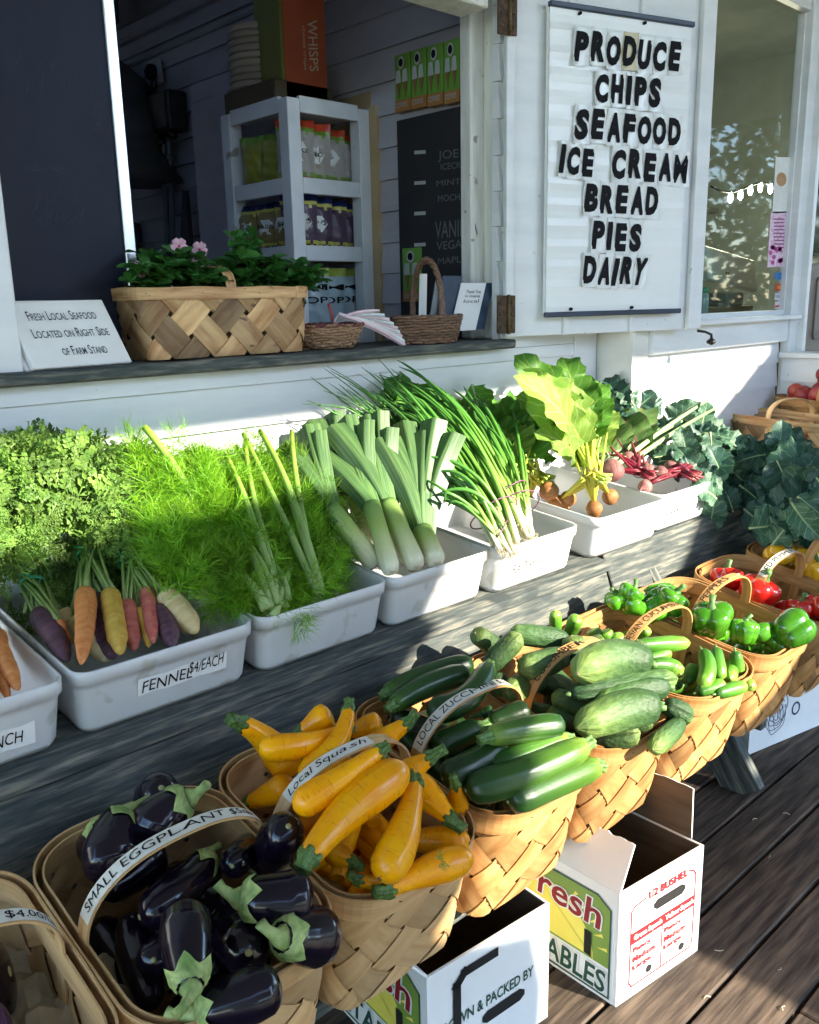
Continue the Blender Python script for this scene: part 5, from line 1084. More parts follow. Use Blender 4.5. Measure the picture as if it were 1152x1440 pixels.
# kale and collards
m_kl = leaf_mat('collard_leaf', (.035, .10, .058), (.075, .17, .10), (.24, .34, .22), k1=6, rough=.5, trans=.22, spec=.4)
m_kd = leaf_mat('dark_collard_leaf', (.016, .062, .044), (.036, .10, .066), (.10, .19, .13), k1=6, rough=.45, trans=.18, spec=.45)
m_ks = ramp_mat('collard_stem', [(0, (.38, .46, .24)), (.5, (.28, .40, .18)), (1, (.20, .33, .14))], .5, (5, 140, 3), .2, .2)
def greens(label, stems, leaves, seed, mats, group='collard and kale bunches', sr=.006):
    r = random.Random(seed); a0 = ony(*stems[0][0]) if stems else ony(leaves[0][:2], leaves[0][2]); t = thing('collard_bunch', label, 'greens', a0-V(0, 0, .05), group)
    for (q, y), (q2, y2) in stems:
        a, b = ony(q, y), ony(q2, y2); g = G(); g.tube(bez(a, (a+b)/2+V(0, 0, .01), b, 10), np.linspace(sr*1.2, sr*.6, 10), 8, 0, r.uniform(.4, .7)); g.build('stalk', m_ks, t)
    for (x, y_, dp, ang, L, wd, k) in leaves:
        P = ony((x, y_), dp); u = CM[0]*math.cos(rad(ang))-CM[1]*math.sin(rad(ang)); u = nrm(u+CM[2]*r.uniform(-.5, .3)); g = G()
        leaf(g, P-u*L*.5, P+u*L*.5, VIEW(P)+V(r.gauss(0, .4), r.gauss(0, .3), .4+r.gauss(0, .4)), wd, r.uniform(-.05, .22), r.uniform(.12, .2), r, 0, 1, .0042, 18, 12, 'kale', r.uniform(-.1, .5)); g.build('leaf', [mats[k], m_ks], t)
def scatter(poly, n, seed, dp, L=(.10, .18), k=(0,), ang=(0, 360)):
    r = random.Random(seed); o = []
    for i in range(n):
        x, y = poly_sample(poly, r); l = r.uniform(*L); o.append((x, y, dp(x, y)+r.uniform(-.04, .04), r.uniform(*ang), l, l*r.uniform(.6, .85), r.choice(k)))
    return o
greens('collard bunch with thick pale stalks lying towards the wall', [(((838, 664), 1.60), ((985, 580), 1.70)), (((860, 660), 1.58), ((1000, 560), 1.66)), (((880, 655), 1.58), ((1005, 575), 1.62)), (((870, 640), 1.64), ((950, 590), 1.74)), (((840, 650), 1.62), ((930, 600), 1.76))],
  [(988, 590, 1.66, 70, .17, .09, 0), (960, 585, 1.70, 40, .16, .10, 0), (930, 610, 1.70, 30, .16, .11, 1), (1000, 610, 1.62, 50, .15, .09, 0), (905, 625, 1.68, 20, .14, .1, 0), (975, 620, 1.62, 20, .15, .1, 1), (940, 640, 1.60, 10, .13, .08, 0)], 71, [m_kl, m_kd], sr=.008)
greens('dark crinkled collards at the back behind the golden beets', [], scatter([(835, 560), (860, 545), (905, 548), (915, 590), (900, 620), (840, 610)], 22, 72, lambda x, y: 1.76, (.09, .14), (0, 1, 1)), 72, [m_kl, m_kd])
greens('sunlit collards beside the red beets, spilling over the bin', [], scatter([(940, 640), (1000, 600), (1030, 620), (1040, 690), (1000, 720), (985, 690)], 34, 73, lambda x, y: 1.60-(y-600)*.0018, (.09, .15), (0, 0, 1)), 73, [m_kl, m_kd])
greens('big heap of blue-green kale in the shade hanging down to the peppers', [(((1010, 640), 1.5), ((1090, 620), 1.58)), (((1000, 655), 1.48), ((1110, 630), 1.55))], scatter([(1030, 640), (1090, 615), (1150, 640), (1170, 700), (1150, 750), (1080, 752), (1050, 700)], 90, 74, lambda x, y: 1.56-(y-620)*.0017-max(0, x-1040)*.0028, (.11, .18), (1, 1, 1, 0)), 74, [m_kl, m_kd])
greens('dark kale leaves filling the gap under the collard stalks', [], scatter([(980, 660), (1060, 650), (1060, 735), (1000, 712)], 22, 75, lambda x, y: 1.55-(y-620)*.0012, (.09, .14), (1,)), 75, [m_kl, m_kd])
greens('broad dark leaves behind the scallions, near the wall', [], scatter([(535, 540), (590, 540), (640, 570), (700, 570), (705, 640), (640, 610), (560, 570)], 20, 76, lambda x, y: 1.80, (.10, .16), (0,)), 76, [m_bl, m_kd])
# watermelon tip and peaches at the right edge
# ------------------------------------------------------------------ things on the counter ledge
LZ = 1.2805
def fl(px, y, z=LZ): return V(ony(px, y)[0], y, z)
def smallcaps(g, words, lb, rb, h, up, off, mat=0):
    """small capitals: first letters big, the rest smaller"""
    items, x = [], 0.
    for w_ in words:
        segs = [(w_[0], 1.), (w_[1:], .76)] if w_[0].isupper() else [(w_, .76)]
        for s, k in segs:
            if not s: continue
            v, f = text2d(s.upper(), 0, .004); wd = (v[:, 0].max()-v[:, 0].min())*k*.82; items.append((v, f, x, k)); x += wd+.05
        x += .26
    d = (rb-lb)/x; y1 = text2d('H', 0, .004)[0][:, 1].max()
    for v, f, x0, k in items:
        q = v.copy(); q[:, 0] = (q[:, 0]-q[:, 0].min())*k*.82+x0; q[:, 1] = q[:, 1]*k/y1
        g.add(lb+np.outer(q[:, 0], d)+np.outer(q[:, 1], up*h)+off, f, mat, .5, False)
bl_, br_ = fl((46, 520), 1.838), fl((183, 500), 1.862); lean = V(-.028, .035, 0)
ex = nrm(br_-bl_); wd = np.linalg.norm(br_-bl_); upv = nrm(V(-.035, .05, .14)); nn = nrm(np.cross(ex, upv)); hgt = .148
sg_ = thing('seafood_sign', 'small white wooden sign about local seafood leaning on the ledge', 'sign', (bl_+br_)/2)
g = G(); Rm = np.array([ex, np.cross(nn, ex)*1., nn]).T; Rm = np.array([ex, upv, nn]).T
g.box((bl_+br_)/2+upv*hgt/2, (wd, hgt, .016), Rm, 0, .55, .002); g.box((bl_+br_)/2+upv*hgt/2-nn*.014-ex*.010, (wd, hgt*.98, .012), Rm, 0, .2, .002); g.build('panel', mk('sign_paint', (.74, .73, .70), (.80, .79, .77), (9, 9, 9), .55, tint=.2), sg_)
g = G(); o = nn*.009
Fp = lambda u, v: bl_+ex*wd*u+upv*hgt*v
smallcaps(g, ['Fresh', 'Local', 'Seafood'], Fp(.17, .70), Fp(.88, .70), .135*hgt, upv, o); smallcaps(g, ['Located', 'on', 'Right', 'Side'], Fp(.14, .44), Fp(.93, .44), .135*hgt, upv, o); smallcaps(g, ['of', 'Farm', 'Stand'], Fp(.34, .17), Fp(.82, .17), .135*hgt, upv, o)
g.build('lettering', mk('navy_ink', (.012, .03, .06), rough=.6, tint=0), sg_)
brownsplint = mk('mixed_splint', (.32, .15, .055), (.64, .42, .20), (5, 40, 5), .55, bump=.4, bsc=(12, 160, 12), bdist=.0008, tint=.55, spots=(38, .68, (.16, .09, .04)))
M = np.eye(4); M[:3, 3] = (1.19, 1.945, LZ+.002)
splint_basket('splint_planter', 'long splint basket planter of pink periwinkles on the ledge', None, M, .475, .17, .158, 15, brownsplint, True, None, .02, p=.10, arch=.05, tb=(.92, .84), rimt=.72, rr=.05, across='y')
m_vl = leaf_mat('periwinkle_leaf', (.03, .14, .022), (.06, .22, .035), (.09, .20, .06), k1=5, rough=.32, trans=.25, spec=.5)
m_vs = plain('periwinkle_stem', (.05, .13, .03)); m_pk = mk('pink_petal', (.74, .40, .52), (.80, .52, .62), (40, 40, 40), .5, tint=.2, trans=.25); m_pe2 = plain('flower_eye', (.50, .02, .12))
VP = [((215, 398), 1.93, 13, [(198, 378), (215, 365)]), ((262, 398), 1.95, 15, [(252, 346), (281, 351), (281, 364)]), ((318, 400), 1.96, 14, []), ((352, 398), 1.98, 22, []), ((405, 400), 1.96, 16, [])]
VL = ['periwinkle with one pink flower at the left end of the planter', 'periwinkle with a cluster of three pink flowers', 'low leafy periwinkle without flowers beside the handle', 'tallest periwinkle, a leafy spike rising in front of the shelf', 'bushy periwinkle without flowers at the right end of the planter']
VR = [[(195, 380), (240, 372), (215, 360), (200, 395)], [(225, 375), (262, 352), (285, 368), (300, 385)], [(290, 390), (320, 372), (335, 385), (310, 398)], [(340, 330), (352, 345), (335, 362), (370, 372), (350, 380)], [(385, 365), (420, 372), (440, 384), (400, 388), (430, 396)]]
for (q, y, n, fl_), lb, tips in zip(VP, VL, VR):
    r = random.Random(q[0]); A = ony(q, y); A[2] = LZ+.12; t = thing('periwinkle', lb, 'plant', A-V(0, 0, .05), 'periwinkles in the planter'); sg2, lg = G(), G()
    for tp in tips+[(tp[0]+r.uniform(-16, 16), tp[1]+r.uniform(0, 18)) for tp in tips+tips]:
        B = ony(tp, y+r.uniform(-.09, .05)); ps = bez(A+V(r.gauss(0, .02), r.gauss(0, .02), 0), (A+B)/2+V(r.gauss(0, .01), 0, .02), B, 9); sg2.tube(ps, np.linspace(.003, .0016, 9), 6)
        for k in range(2, 9):
            for sd in (0, 1, 2):
                a = k*1.57+sd*2.1+r.gauss(0, .4); dv = nrm(V(math.cos(a), math.sin(a)-.3, .25+r.gauss(0, .3))); L = r.uniform(.028, .048); leaf(lg, ps[k], ps[k]+dv*L, V(0, -.35, 1)+V(r.gauss(0, .3), r.gauss(0, .3), 0), L*.52, .10, .03, r, 0, None, nS=6, nW=4, shape='long', fold=.25)
    sg2.build('stems', m_vs, t); lg.build('leaves', m_vl, t)
    for q2 in (fl_ if q[0] != 215 else fl_[:1]):
        c = ony(q2, 1.885); n = nrm(VIEW(c)+V(r.gauss(0, .25), 0, r.gauss(0, .25))); u = nrm(np.cross(n, V(0, 0, 1))); w_ = np.cross(n, u); g = G()
        for k in range(5):
            a = k*1.2566+.3; d = u*math.cos(a)+w_*math.sin(a); s = -u*math.sin(a)+w_*math.cos(a)
            g.grid([[c+d*.0185*f+s*e*.0085*math.sin(math.pi*min(1, f*.62+.12))+n*(.003*f-.002*abs(e)) for e in (-1, -.5, 0, .5, 1)] for f in (0, .25, .5, .75, .92, 1)], 0, r.uniform(.4, .7))
        g.tube([c-n*.003, c+n*.002], [.0035, .003], 8, 1); g.tube([c-n*.02-V(0, 0, .01), c-n*.003], .0012, 5, 2); g.build('flower', [m_pk, m_pe2, m_vs], t)
wick = mk('wicker', (.20, .11, .06), (.40, .25, .14), (60, 60, 60), .6, bump=.4, tint=.5); wickd = mk('dark_wicker', (.09, .045, .028), (.22, .12, .07), (60, 60, 60), .55, bump=.4, tint=.5)
def wicker(t, c, ax, ay, h, flare, mat, n, tr, seed, rimmat=None):
    r = random.Random(seed); g = G(); m = 84; nst = 26
    for k in range(n):
        f = k/(n-1); s = flare+(1-flare)*f**.8; P = [c+V(math.cos(a)*(ax*s+.0035*math.cos(a*nst/2+math.pi*(k % 2))), math.sin(a)*(ay*s+.0035*math.cos(a*nst/2+math.pi*(k % 2))), .004+f*h+.0012*math.sin(a*7+k)) for a in np.linspace(0, 2*math.pi, m)]
        g.tube(P, tr, 6, 0, r.uniform(.25, .8), False)
    for i in range(nst):
        a = 2*math.pi*i/nst; g.tube([c+V(math.cos(a)*ax*(flare+(1-flare)*f**.8), math.sin(a)*ay*(flare+(1-flare)*f**.8), f*h) for f in (0, .3, .6, 1)], .0025, 5)
    g.box(c+V(0, 0, .005), (ax*flare*1.3, ay*flare*1.3, .006)); g.build('weave', mat, t)
    g = G()
    for ph in (0, math.pi): g.tube([c+V(math.cos(a)*(ax+.003*math.cos(a*18+ph)), math.sin(a)*(ay+.003*math.cos(a*18+ph)), h+.004+.003*math.sin(a*18+ph)) for a in np.linspace(0, 2*math.pi, 130)], .0035, 6, 0, .4, False)
    g.build('rim', rimmat or mat, t)
c1 = V(1.535, 1.955, LZ); t = thing('wicker_tray', 'low wicker basket holding pink folded papers on the ledge', 'basket', c1); wicker(t, c1, .118, .085, .058, .72, wick, 9, .0042, 1, mk('maroon_wicker', (.10, .02, .025), (.2, .05, .04), (60, 60, 60), .6, tint=.3))
pk1 = mk('pale_pink_paper', (.72, .52, .55), (.78, .62, .64), (9, 9, 9), .6, tint=.2); pw = mk('white_green_paper', (.62, .70, .66), (.72, .76, .73), (9, 9, 9), .6, tint=.2); pr2 = mk('red_paper', (.42, .05, .06), (.5, .12, .10), (9, 9, 9), .55, tint=.2)
fan_l = ['red and white paper lying on top of the low wicker basket']+['folded leaflet fanned out over the right side of the low wicker basket']*9
for i in range(10):
    f = i/9; a = c1+V(.015+.012*f, -.02-.01*f, .062+.0025*i); e = ony((526+44*math.sin(f*1.5), 436+54*f), 1.90-.02*f) if i else c1+V(.03, .02, .115); g = G(); d = nrm(e-a); L = np.linalg.norm(e-a); s = nrm(np.cross(d, V(.1, -.9, .1)))
    g.grid([[a+d*L*q+s*w_*.0045+V(0, 0, .010*math.sin(q*3)+.003*abs(w_)) for w_ in (-1, 0, 1)] for q in np.linspace(0, 1, 7)], 0, .5); g.grid([[a+d*L*q+s*w_*.0045+V(0, -.003, .0015+.010*math.sin(q*3)+.006*abs(w_)) for w_ in (-1, 0, 1)] for q in np.linspace(0, 1, 7)], 0, .7)
    tag(g.build('leaflet', [pr2 if i == 0 else pk1 if i % 2 else pw]), fan_l[i], 'leaflet', 'leaflets fanned out over the low wicker basket')
c2 = V(1.872, 1.895, LZ); t = thing('wicker_basket', 'dark wicker basket with a tall hoop handle holding cards', 'basket', c2); wicker(t, c2, .128, .066, .072, .80, wickd, 10, .0045, 2)
g = G()
for ph in (0, 2.1, 4.2): g.tube([c2+V(.0+.006*math.cos(a*9+ph), -math.cos(a)*.062, .06+math.sin(a)**.8*.175+.006*math.sin(a*9+ph)) for a in np.linspace(0, math.pi, 44)], .0055, 6)
g.build('handle', wickd, t)
cardm = [mk('white_card', (.74, .75, .76), rough=.4, tint=0), mk('navy_card', (.03, .05, .09), (.05, .08, .13), rough=.25, tint=0), mk('cellophane', (.14, .16, .18), (.22, .25, .27), (12, 12, 12), .15, tint=0)]
for lb, bl2, br2, tl2, m_, w3 in (('tall white card standing at the left of the handled wicker basket', (588, 448), (598, 452), (590, 385), 0, .02), ('clear wrapped package in the handled wicker basket', (600, 445), (640, 448), (612, 395), 2, .05), ('white greeting card with dark writing leaning to the right in the wicker basket', (632, 446), (668, 448), (648, 398), 0, .06), ('dark blue card behind the white greeting card', (645, 447), (680, 450), (660, 398), 1, .06), ('dark wrapped card in the middle of the handled wicker basket', (612, 445), (640, 446), (622, 388), 1, .05)):
    yy = 1.888+.008*(m_); a, b, c = ony(bl2, yy), ony(br2, yy), ony(tl2, yy+.02); a[2] = b[2] = LZ+.03; g = G(); n_ = nrm(np.cross(b-a, c-a)); g.prism([a, b, b+(c-a), c], n_, .003)
    o = g.build('greeting_card', [cardm[m_]]); tag(o, lb, 'card')
    if 'writing' in lb:
        g = G(); F2 = lambda u, v: a+(b-a)*u+(c-a)*v
        for s, v0 in (('Thank You', .78), ('for shopping', .68), ('local', .58)): letters(g, s, F2(.25, v0), F2(.85, v0), F2(.25, v0+.07), F2(.85, v0+.07), -n_*.0012 if n_[1] > 0 else n_*.0042)
        g.build('lettering', ink, o); W[o.name] = Matrix.Identity(4)
# ------------------------------------------------------------------ the room behind the hatch
XS, YS, DS = 1.812, 2.45, .39
t = thing('shelf_unit', 'white painted shelf unit of snack bags inside the hatch', 'shelf', (1.99, 2.64, .6))
for x, y in ((XS+.025, YS+.025), (2.135, YS+.025), (XS+.025, YS+DS-.025), (2.135, YS+DS-.025)):
    g = G(); g.box((x, y, 1.32), (.05, .05, 1.44), bev=.002); g.build('post', shelfpaint, t)
for z in (2.025, 1.778, 1.565, 1.28):
    g = G(); g.box(((XS+2.16)/2, YS+DS/2, z), (.335, DS-.05, .018)); g.box(((XS+2.16)/2, YS+.01, z), (.246, .016, .05), bev=.002); g.box((XS+.012, YS+DS/2, z), (.016, DS-.104, .05), bev=.002); g.build('shelf', shelfpaint, t)
g = G(); g.box((2.168, YS+DS/2, 1.5), (.008, DS, 1.2), tint=.3); g.box((2.163, YS-.02, 1.45), (.02, .035, 1.2), tint=.6); g.build('back_panel', mk('tan_board', (.34, .24, .12), (.42, .31, .17), (4, 4, 9), .7, tint=.3), t)
def bag(label, c, yaw, wd, ht, dp, cols, text, seed, lc=None, ty=.5, group='snack bags on the shelf unit', tcol=None):
    r = random.Random(seed); R = np.array(Matrix.Rotation(yaw, 3, 'Z')) @ np.array(Matrix.Rotation(r.uniform(-.08, .08), 3, 'X')); t = thing('snack_bag', label, 'bag', c, group); nx, nz = 13, 17
    def f(u, v, side=-1, off=0.):
        x = u*2-1; z = v; th = max(0, (1-abs(x)**2.5)*(1-abs(2*z-1)**3.2)); w_ = wd*(1-.07*math.sin(math.pi*z)); wr = .004*math.sin(u*19+z*13+seed)*min(1, th*2)+.003*math.sin(z*31+u*7+seed*2)*min(1, th*2)
        return c+R @ V(x*w_/2, side*(dp/2*th+wr+off)+.004*math.sin(x*9+seed)*(1-th), z*ht)
    g = G()
    for side in (-1, 1):
        P = np.array([[f(i/(nx-1), j/(nz-1), side) for i in range(nx)] for j in range(nz)]); fs, ms = [], []; k = 0
        g.add(P.reshape(-1, 3), [], 0)
        base = g.n-nx*nz
        for j in range(nz-1):
            for i in range(nx-1):
                v = (j+.5)/(nz-1); zig = .05*abs(((i+.5)/(nx-1)*5) % 1-.5)*2; m_ = 0
                if v > .82-zig or v < .20-zig: m_ = 1
                if v > .90-zig or v < .12-zig: m_ = 2
                g.f.append((base+j*nx+i, base+j*nx+i+1, base+(j+1)*nx+i+1, base+(j+1)*nx+i)); g.m.append(m_); g.sm.append(True)
    g.build('wrapper', cols, t)
    if lc is not None:
        g = G(); g.grid([[f(.5+.34*math.cos(a)*q, ty+.17*math.sin(a)*q, -1, .0022) for a in np.linspace(0, 2*math.pi, 7)] for q in (.01, .6, 1)], 0, .5, False); g.build('emblem', lc, t)
    if text:
        g = G()
        for s, v0, h in text:
            v, fa = text2d(s, 0, .01); x0, x1 = v[:, 0].min(), v[:, 0].max(); w_ = .30 if lc is not None else .44
            g.add([f(.5+w_*(2*(a-x0)/(x1-x0)-1), v0+h*b, -1, .0045) for a, b, _ in v], fa, 0, .5, False)
        g.build('lettering', tcol or ink, t)
olive = plain('olive_foil', (.22, .22, .03), .3); redf = plain('red_foil', (.45, .05, .02), .3); greenf = plain('lime_foil', (.14, .26, .03), .3); greyf = plain('grey_foil', (.30, .28, .25), .3); purp = plain('plum_foil', (.075, .045, .08), .3); navyf = plain('navy_foil', (.012, .02, .10), .3); yelf = plain('yellow_foil', (.50, .46, .10), .3); gold = plain('gold_foil', (.22, .16, .05), .3); blu = plain('pale_blue_foil', (.33, .42, .46), .3); limet = plain('lime_top', (.35, .40, .06), .35); whl = plain('white_emblem', (.62, .64, .62), .4); greenink = plain('green_ink', (.10, .28, .05), .5)
xs = [1.895, 1.965, 2.035, 2.10]
for i, x in enumerate(xs):
    bag(['grey snack bag with red and lime bands, foremost on the upper shelf', 'red banded snack bag second from the post on the upper shelf', 'red banded snack bag third from the post on the upper shelf', 'red banded snack bag squeezed at the right end of the upper shelf'][i], V(x, YS+.075+.006*i, 1.788), -.55, .13, .205-.008*i, .055, [greyf, greenf, redf], [('CERO', .47, .10)] if i < 2 else None, i+1, whl if i < 3 else None)
    bag(['plum snack bag with navy zigzag bands, foremost on the middle shelf', 'plum snack bag second from the post on the middle shelf', 'plum snack bag third from the post on the middle shelf', 'plum snack bag squeezed at the right end of the middle shelf'][i], V(x, YS+.075+.006*i, 1.575), -.5, .13, .185-.006*i, .055, [purp, yelf, navyf], [('CERO', .48, .10)] if i < 2 else None, i+11, whl if i < 2 else None)
for i in range(2): bag(['olive snack bag seen through the left side of the upper shelf', 'crumpled olive snack bag farther back on the upper shelf'][i], V(1.868, YS+.15+.10*i, 1.788), -1.2, .14, .17, .06, [olive, olive, greenf], None, i+21, None)
for i in range(3): bag(['gold snack bag nearest the post on the left side of the middle shelf', 'gold snack bag in the middle of the left side of the middle shelf', 'gold snack bag farthest back on the left side of the middle shelf'][i], V(1.862, YS+.10+.105*i, 1.575), -1.3, .13, .165, .06, [gold, yelf, navyf], [(['CERO', "MADE", 'CERO'][i], .47, .11)], i+31, whl)
for i in range(3): bag(['pale blue popcorn bag, leftmost on the bottom shelf', 'pale blue popcorn bag in the middle of the bottom shelf', 'pale blue popcorn bag at the right of the bottom shelf'][i], V(1.925+.08*i, YS+.07+.01*i, 1.30), -.45, .14, .22, .06, [blu, blu, limet], [('IM', .66, .13), ('POP', .46, .14)], i+41, None, group='popcorn bags on the bottom shelf')
# on top of the shelf unit
t = thing('cardboard_tray', 'dark cardboard tray on top of the shelf unit', 'tray', (1.93, 2.70, 2.04)); g = G(); g.box((1.945, 2.68, 2.075), (.24, .30, .07), bev=.003); g.build('tray_body', mk('dark_cardboard', (.06, .045, .025), (.09, .07, .04), (5, 5, 5), .8), t)
g = G(); cx, cy = 1.93, 2.74
for k in range(9): g.tube([(cx, cy, 2.112+.022*k), (cx, cy, 2.116+.022*k), (cx, cy, 2.130+.022*k), (cx, cy, 2.133+.022*k)], [.108+.002*math.sin(k), .114+.002*math.sin(k*2), .115, .110], 40, 0, .4+.2*math.sin(k*5))
tag(g.build('plate_stack', mk('paper_plates', (.30, .25, .19), (.40, .34, .27), (9, 9, 9), .7, tint=.3)), 'tall stack of cream paper plates on the dark tray', 'plates')
a, b = ony((400, 120), 2.52), ony((462, 126), 2.52); cx = (a[0]+b[0])/2; t = thing('snack_carton', 'tall orange carton reading WHISPS on top of the shelf unit', 'carton', (cx, 2.6, 2.04)); g = G(); g.box((cx+.01, 2.60, 2.29), (b[0]-a[0]-.01, .14, .49), bev=.002); o = g.build('carton_body', mk('orange_carton', (.30, .055, .018), (.36, .075, .025), (6, 6, 6), .6), t)
g = G(); g.box((a[0]+.008, 2.602, 2.29), (.012, .138, .486)); g.build('side_panel', plain('olive_panel', (.13, .14, .02)), t)
g = G(); f = lambda px: ony(px, 2.527); letters(g, 'WHISPS', f((432, 28)), f((436, 100)), f((446, 28)), f((448, 100))); letters(g, 'cheese crisps', f((424, 36)), f((427, 98)), f((429, 36)), f((432, 98))); g.build('lettering', mk('cream_ink', (.5, .42, .33), rough=.6, tint=0), t)
# cone boxes and menu board on the side wall
CONE = [((552, 79), (575, 72), (557, 158), (578, 153)), ((576, 72), (598, 65), (579, 153), (600, 149)), ((599, 65), (622, 59), (601, 149), (623, 146)), ((623, 58), (646, 52), (624, 146), (646, 143)), ((565, 350), (592, 347), (566, 425), (592, 423))]
cg, co, cb, cw = plain('cone_box_green', (.11, .25, .03)), plain('cone_box_orange', (.30, .13, .03)), plain('cone_brown', (.16, .085, .03)), plain('cone_white', (.34, .36, .34))
for i, (tl, tr2, bl3, br3) in enumerate(CONE):
    XC = XI-.035; q = [onx(p, XC) for p in (tl, tr2, bl3, br3)]; y0, y1 = (q[0][1]+q[2][1])/2, (q[1][1]+q[3][1])/2; zt, zb = (q[0][2]+q[1][2])/2, (q[2][2]+q[3][2])/2
    t = thing('cone_box', ['box of ice cream cones, leftmost in the row above the menu board', 'box of ice cream cones second in the row above the menu board', 'box of ice cream cones third in the row above the menu board', 'box of ice cream cones half hidden by the hatch post', 'single box of ice cream cones hanging low by the menu board'][i], 'box', (XC, (y0+y1)/2, zb), 'green boxes of ice cream cones')
    g = G(); g.box((XC+.015, (y0+y1)/2, (zt+zb)/2+.1*(zt-zb)), (.026, abs(y1-y0)-.003, (zt-zb)*.8), bev=.001); g.box((XC+.015, (y0+y1)/2, zb+.1*(zt-zb)), (.028, abs(y1-y0)-.003, (zt-zb)*.199), None, 1)
    F3 = lambda u, v, o=.0: V(XC-.0015-o, y0+(y1-y0)*u, zb+(zt-zb)*v)
    for cu in (.30, .72): g.prism([F3(cu-.13, .50), F3(cu, .22), F3(cu+.13, .50)], (-1, 0, 0), .001, 2); g.prism([F3(cu-.17, .50, .0005), F3(cu+.17, .50, .0005), F3(cu+.11, .72, .0005), F3(cu-.11, .72, .0005)], (-1, 0, 0), .001, 3)
    g.prism([F3(.5+.2*math.cos(a), .84+.11*math.sin(a), .001) for a in np.linspace(0, 6.0, 14)], (-1, 0, 0), .001, 3); g.prism([F3(.5+.13*math.cos(a), .84+.07*math.sin(a), .0025) for a in np.linspace(0, 6.0, 14)], (-1, 0, 0), .001, 4)
    g.build('carton', [cg, co, cb, cw, ink], t); g = G(); letters(g, 'cones', F3(.14, .06, .0025), F3(.86, .06, .0025), F3(.14, .15, .0025), F3(.86, .15, .0025)); g.build('lettering', cw, t)
XB = XI-.028; q = [onx(p, XB) for p in ((557, 163), (646, 146), (558, 470), (646, 470))]; y0, y1 = q[0][1], q[1][1]-.03
t = thing('menu_board', 'black chalkboard menu on the wall inside the hatch', 'menu board', (XB, (y0+y1)/2, 1.29)); g = G(); g.box((XB+.008, (y0+y1)/2, (q[0][2]+1.27)/2-.005), (.014, abs(y1-y0), q[0][2]-1.29), None, 0, .5, .002); g.build('panel', mk('black_board', (.008, .008, .010), (.014, .014, .016), (9, 9, 9), .7), t)
g = G(); F4 = lambda p: onx(p, XB-.001); ch = mk('chalk', (.12, .125, .13), rough=.9, tint=0)
for s, x0_, x1_, y0_, h in (('JOE', 616, 645, 228, 16), ('ICECREAM', 620, 668, 239, 9), ('VANILLA', 612, 672, 336, 24), ('VEGAN', 614, 660, 352, 12), ('MAPLE', 616, 655, 372, 9), ('MOCHA', 616, 655, 284, 9), ('MINT', 614, 648, 262, 8)):
    letters(g, s, F4((x0_, y0_)), F4((x1_, y0_-(x1_-x0_)*.10)), F4((x0_, y0_-h)), F4((x1_, y0_-h-(x1_-x0_)*.10)))
g.build('lettering', ch, t)
g = G()
for y_ in (211, 254, 297, 341): g = G(); quad(g, F4((583, y_+6)), F4((599, y_+5)), F4((599, y_)), F4((583, y_+1)), V(-.001, 0, 0)); g.build('price_strip', cw, t)
# service gear at the left of the room
XG = XI-.02
F5 = lambda p, d=0.: onx(p, XG-d)
g = G(); q = [F5((232, 135)), F5((260, 128)), F5((262, 184))]; yc = (q[0][1]+q[1][1])/2; g.box((XG-.04, yc, (q[1][2]+q[2][2])/2), (.09, abs(q[0][1]-q[1][1]), abs(q[1][2]-q[2][2])), bev=.006)
t = thing('fuse_box', 'black electrical box on the wall inside the hatch', 'electrical box', (XG-.04, yc, q[2][2])); g.build('box_body', darkmetal, t)
g = G(); g.box((XG-.092, yc, (q[1][2]+q[2][2])/2), (.012, abs(q[0][1]-q[1][1])*.9, abs(q[1][2]-q[2][2])*.9), bev=.003); g.build('lid', darkmetal, t)
pipem = mk('steel_pipe', (.20, .21, .22), (.30, .31, .32), (9, 9, 9), .35, metal=.7, tint=.2)
for i, (x0_, x1_) in enumerate(((229, 238), (237, 246))):
    t = thing('conduit', ['left grey conduit pipe rising to the electrical box', 'right grey conduit pipe rising to the electrical box'][i], 'pipe', F5((x1_, 400), .03), 'conduit pipes inside the hatch'); g = G(); g.tube([F5((x0_, 192), .03), F5((x0_+1, 205), .03), F5((x1_, 400), .03)], .013, 10); g.build('pipe', pipem, t)
    for yy in (222, 260): g = G(); p = F5((x0_+(x1_-x0_)*(yy-195)/200, yy), .03); g.tube([p-V(0, 0, .012), p+V(0, 0, .012)], .018, 10); g.build('coupling', pipem, t)
g = G(); g.tube([F5((246, 192), .04), F5((232, 178), .06), F5((215, 182), .06), F5((208, 196), .06), F5((220, 204), .06), F5((230, 198), .05)], .012, 8); g.tube([F5((200, 178), .08), F5((212, 180), .08)], .03, 10); tag(g.build('hose', darkmetal), 'curled black hose beside the conduit pipes', 'hose')
p = F5((222, 103)); t = thing('security_camera', 'small white camera with a round black lens on the wall', 'camera', p-V(.03, 0, .04)); g = G(); g.box(p-V(.012, 0, 0), (.02, .11, .10), bev=.006); g.build('plate', mk('white_plastic', (.36, .36, .37), rough=.4), t); g = G(); g.tube([p-V(.02, 0, 0), p-V(.045, 0, 0), p-V(.055, 0, 0)], [.034, .032, .02], 16); g.build('lens', ink, t)
g = G(); g.tube([p-V(.03, 0, .03), F5((214, 125), .05), F5((208, 150), .04), F5((196, 165), .06)], .004, 6); g.tube([p-V(.02, .02, .03), F5((219, 130), .04), F5((212, 158), .05)], .003, 6); g.build('cable', ink, t)
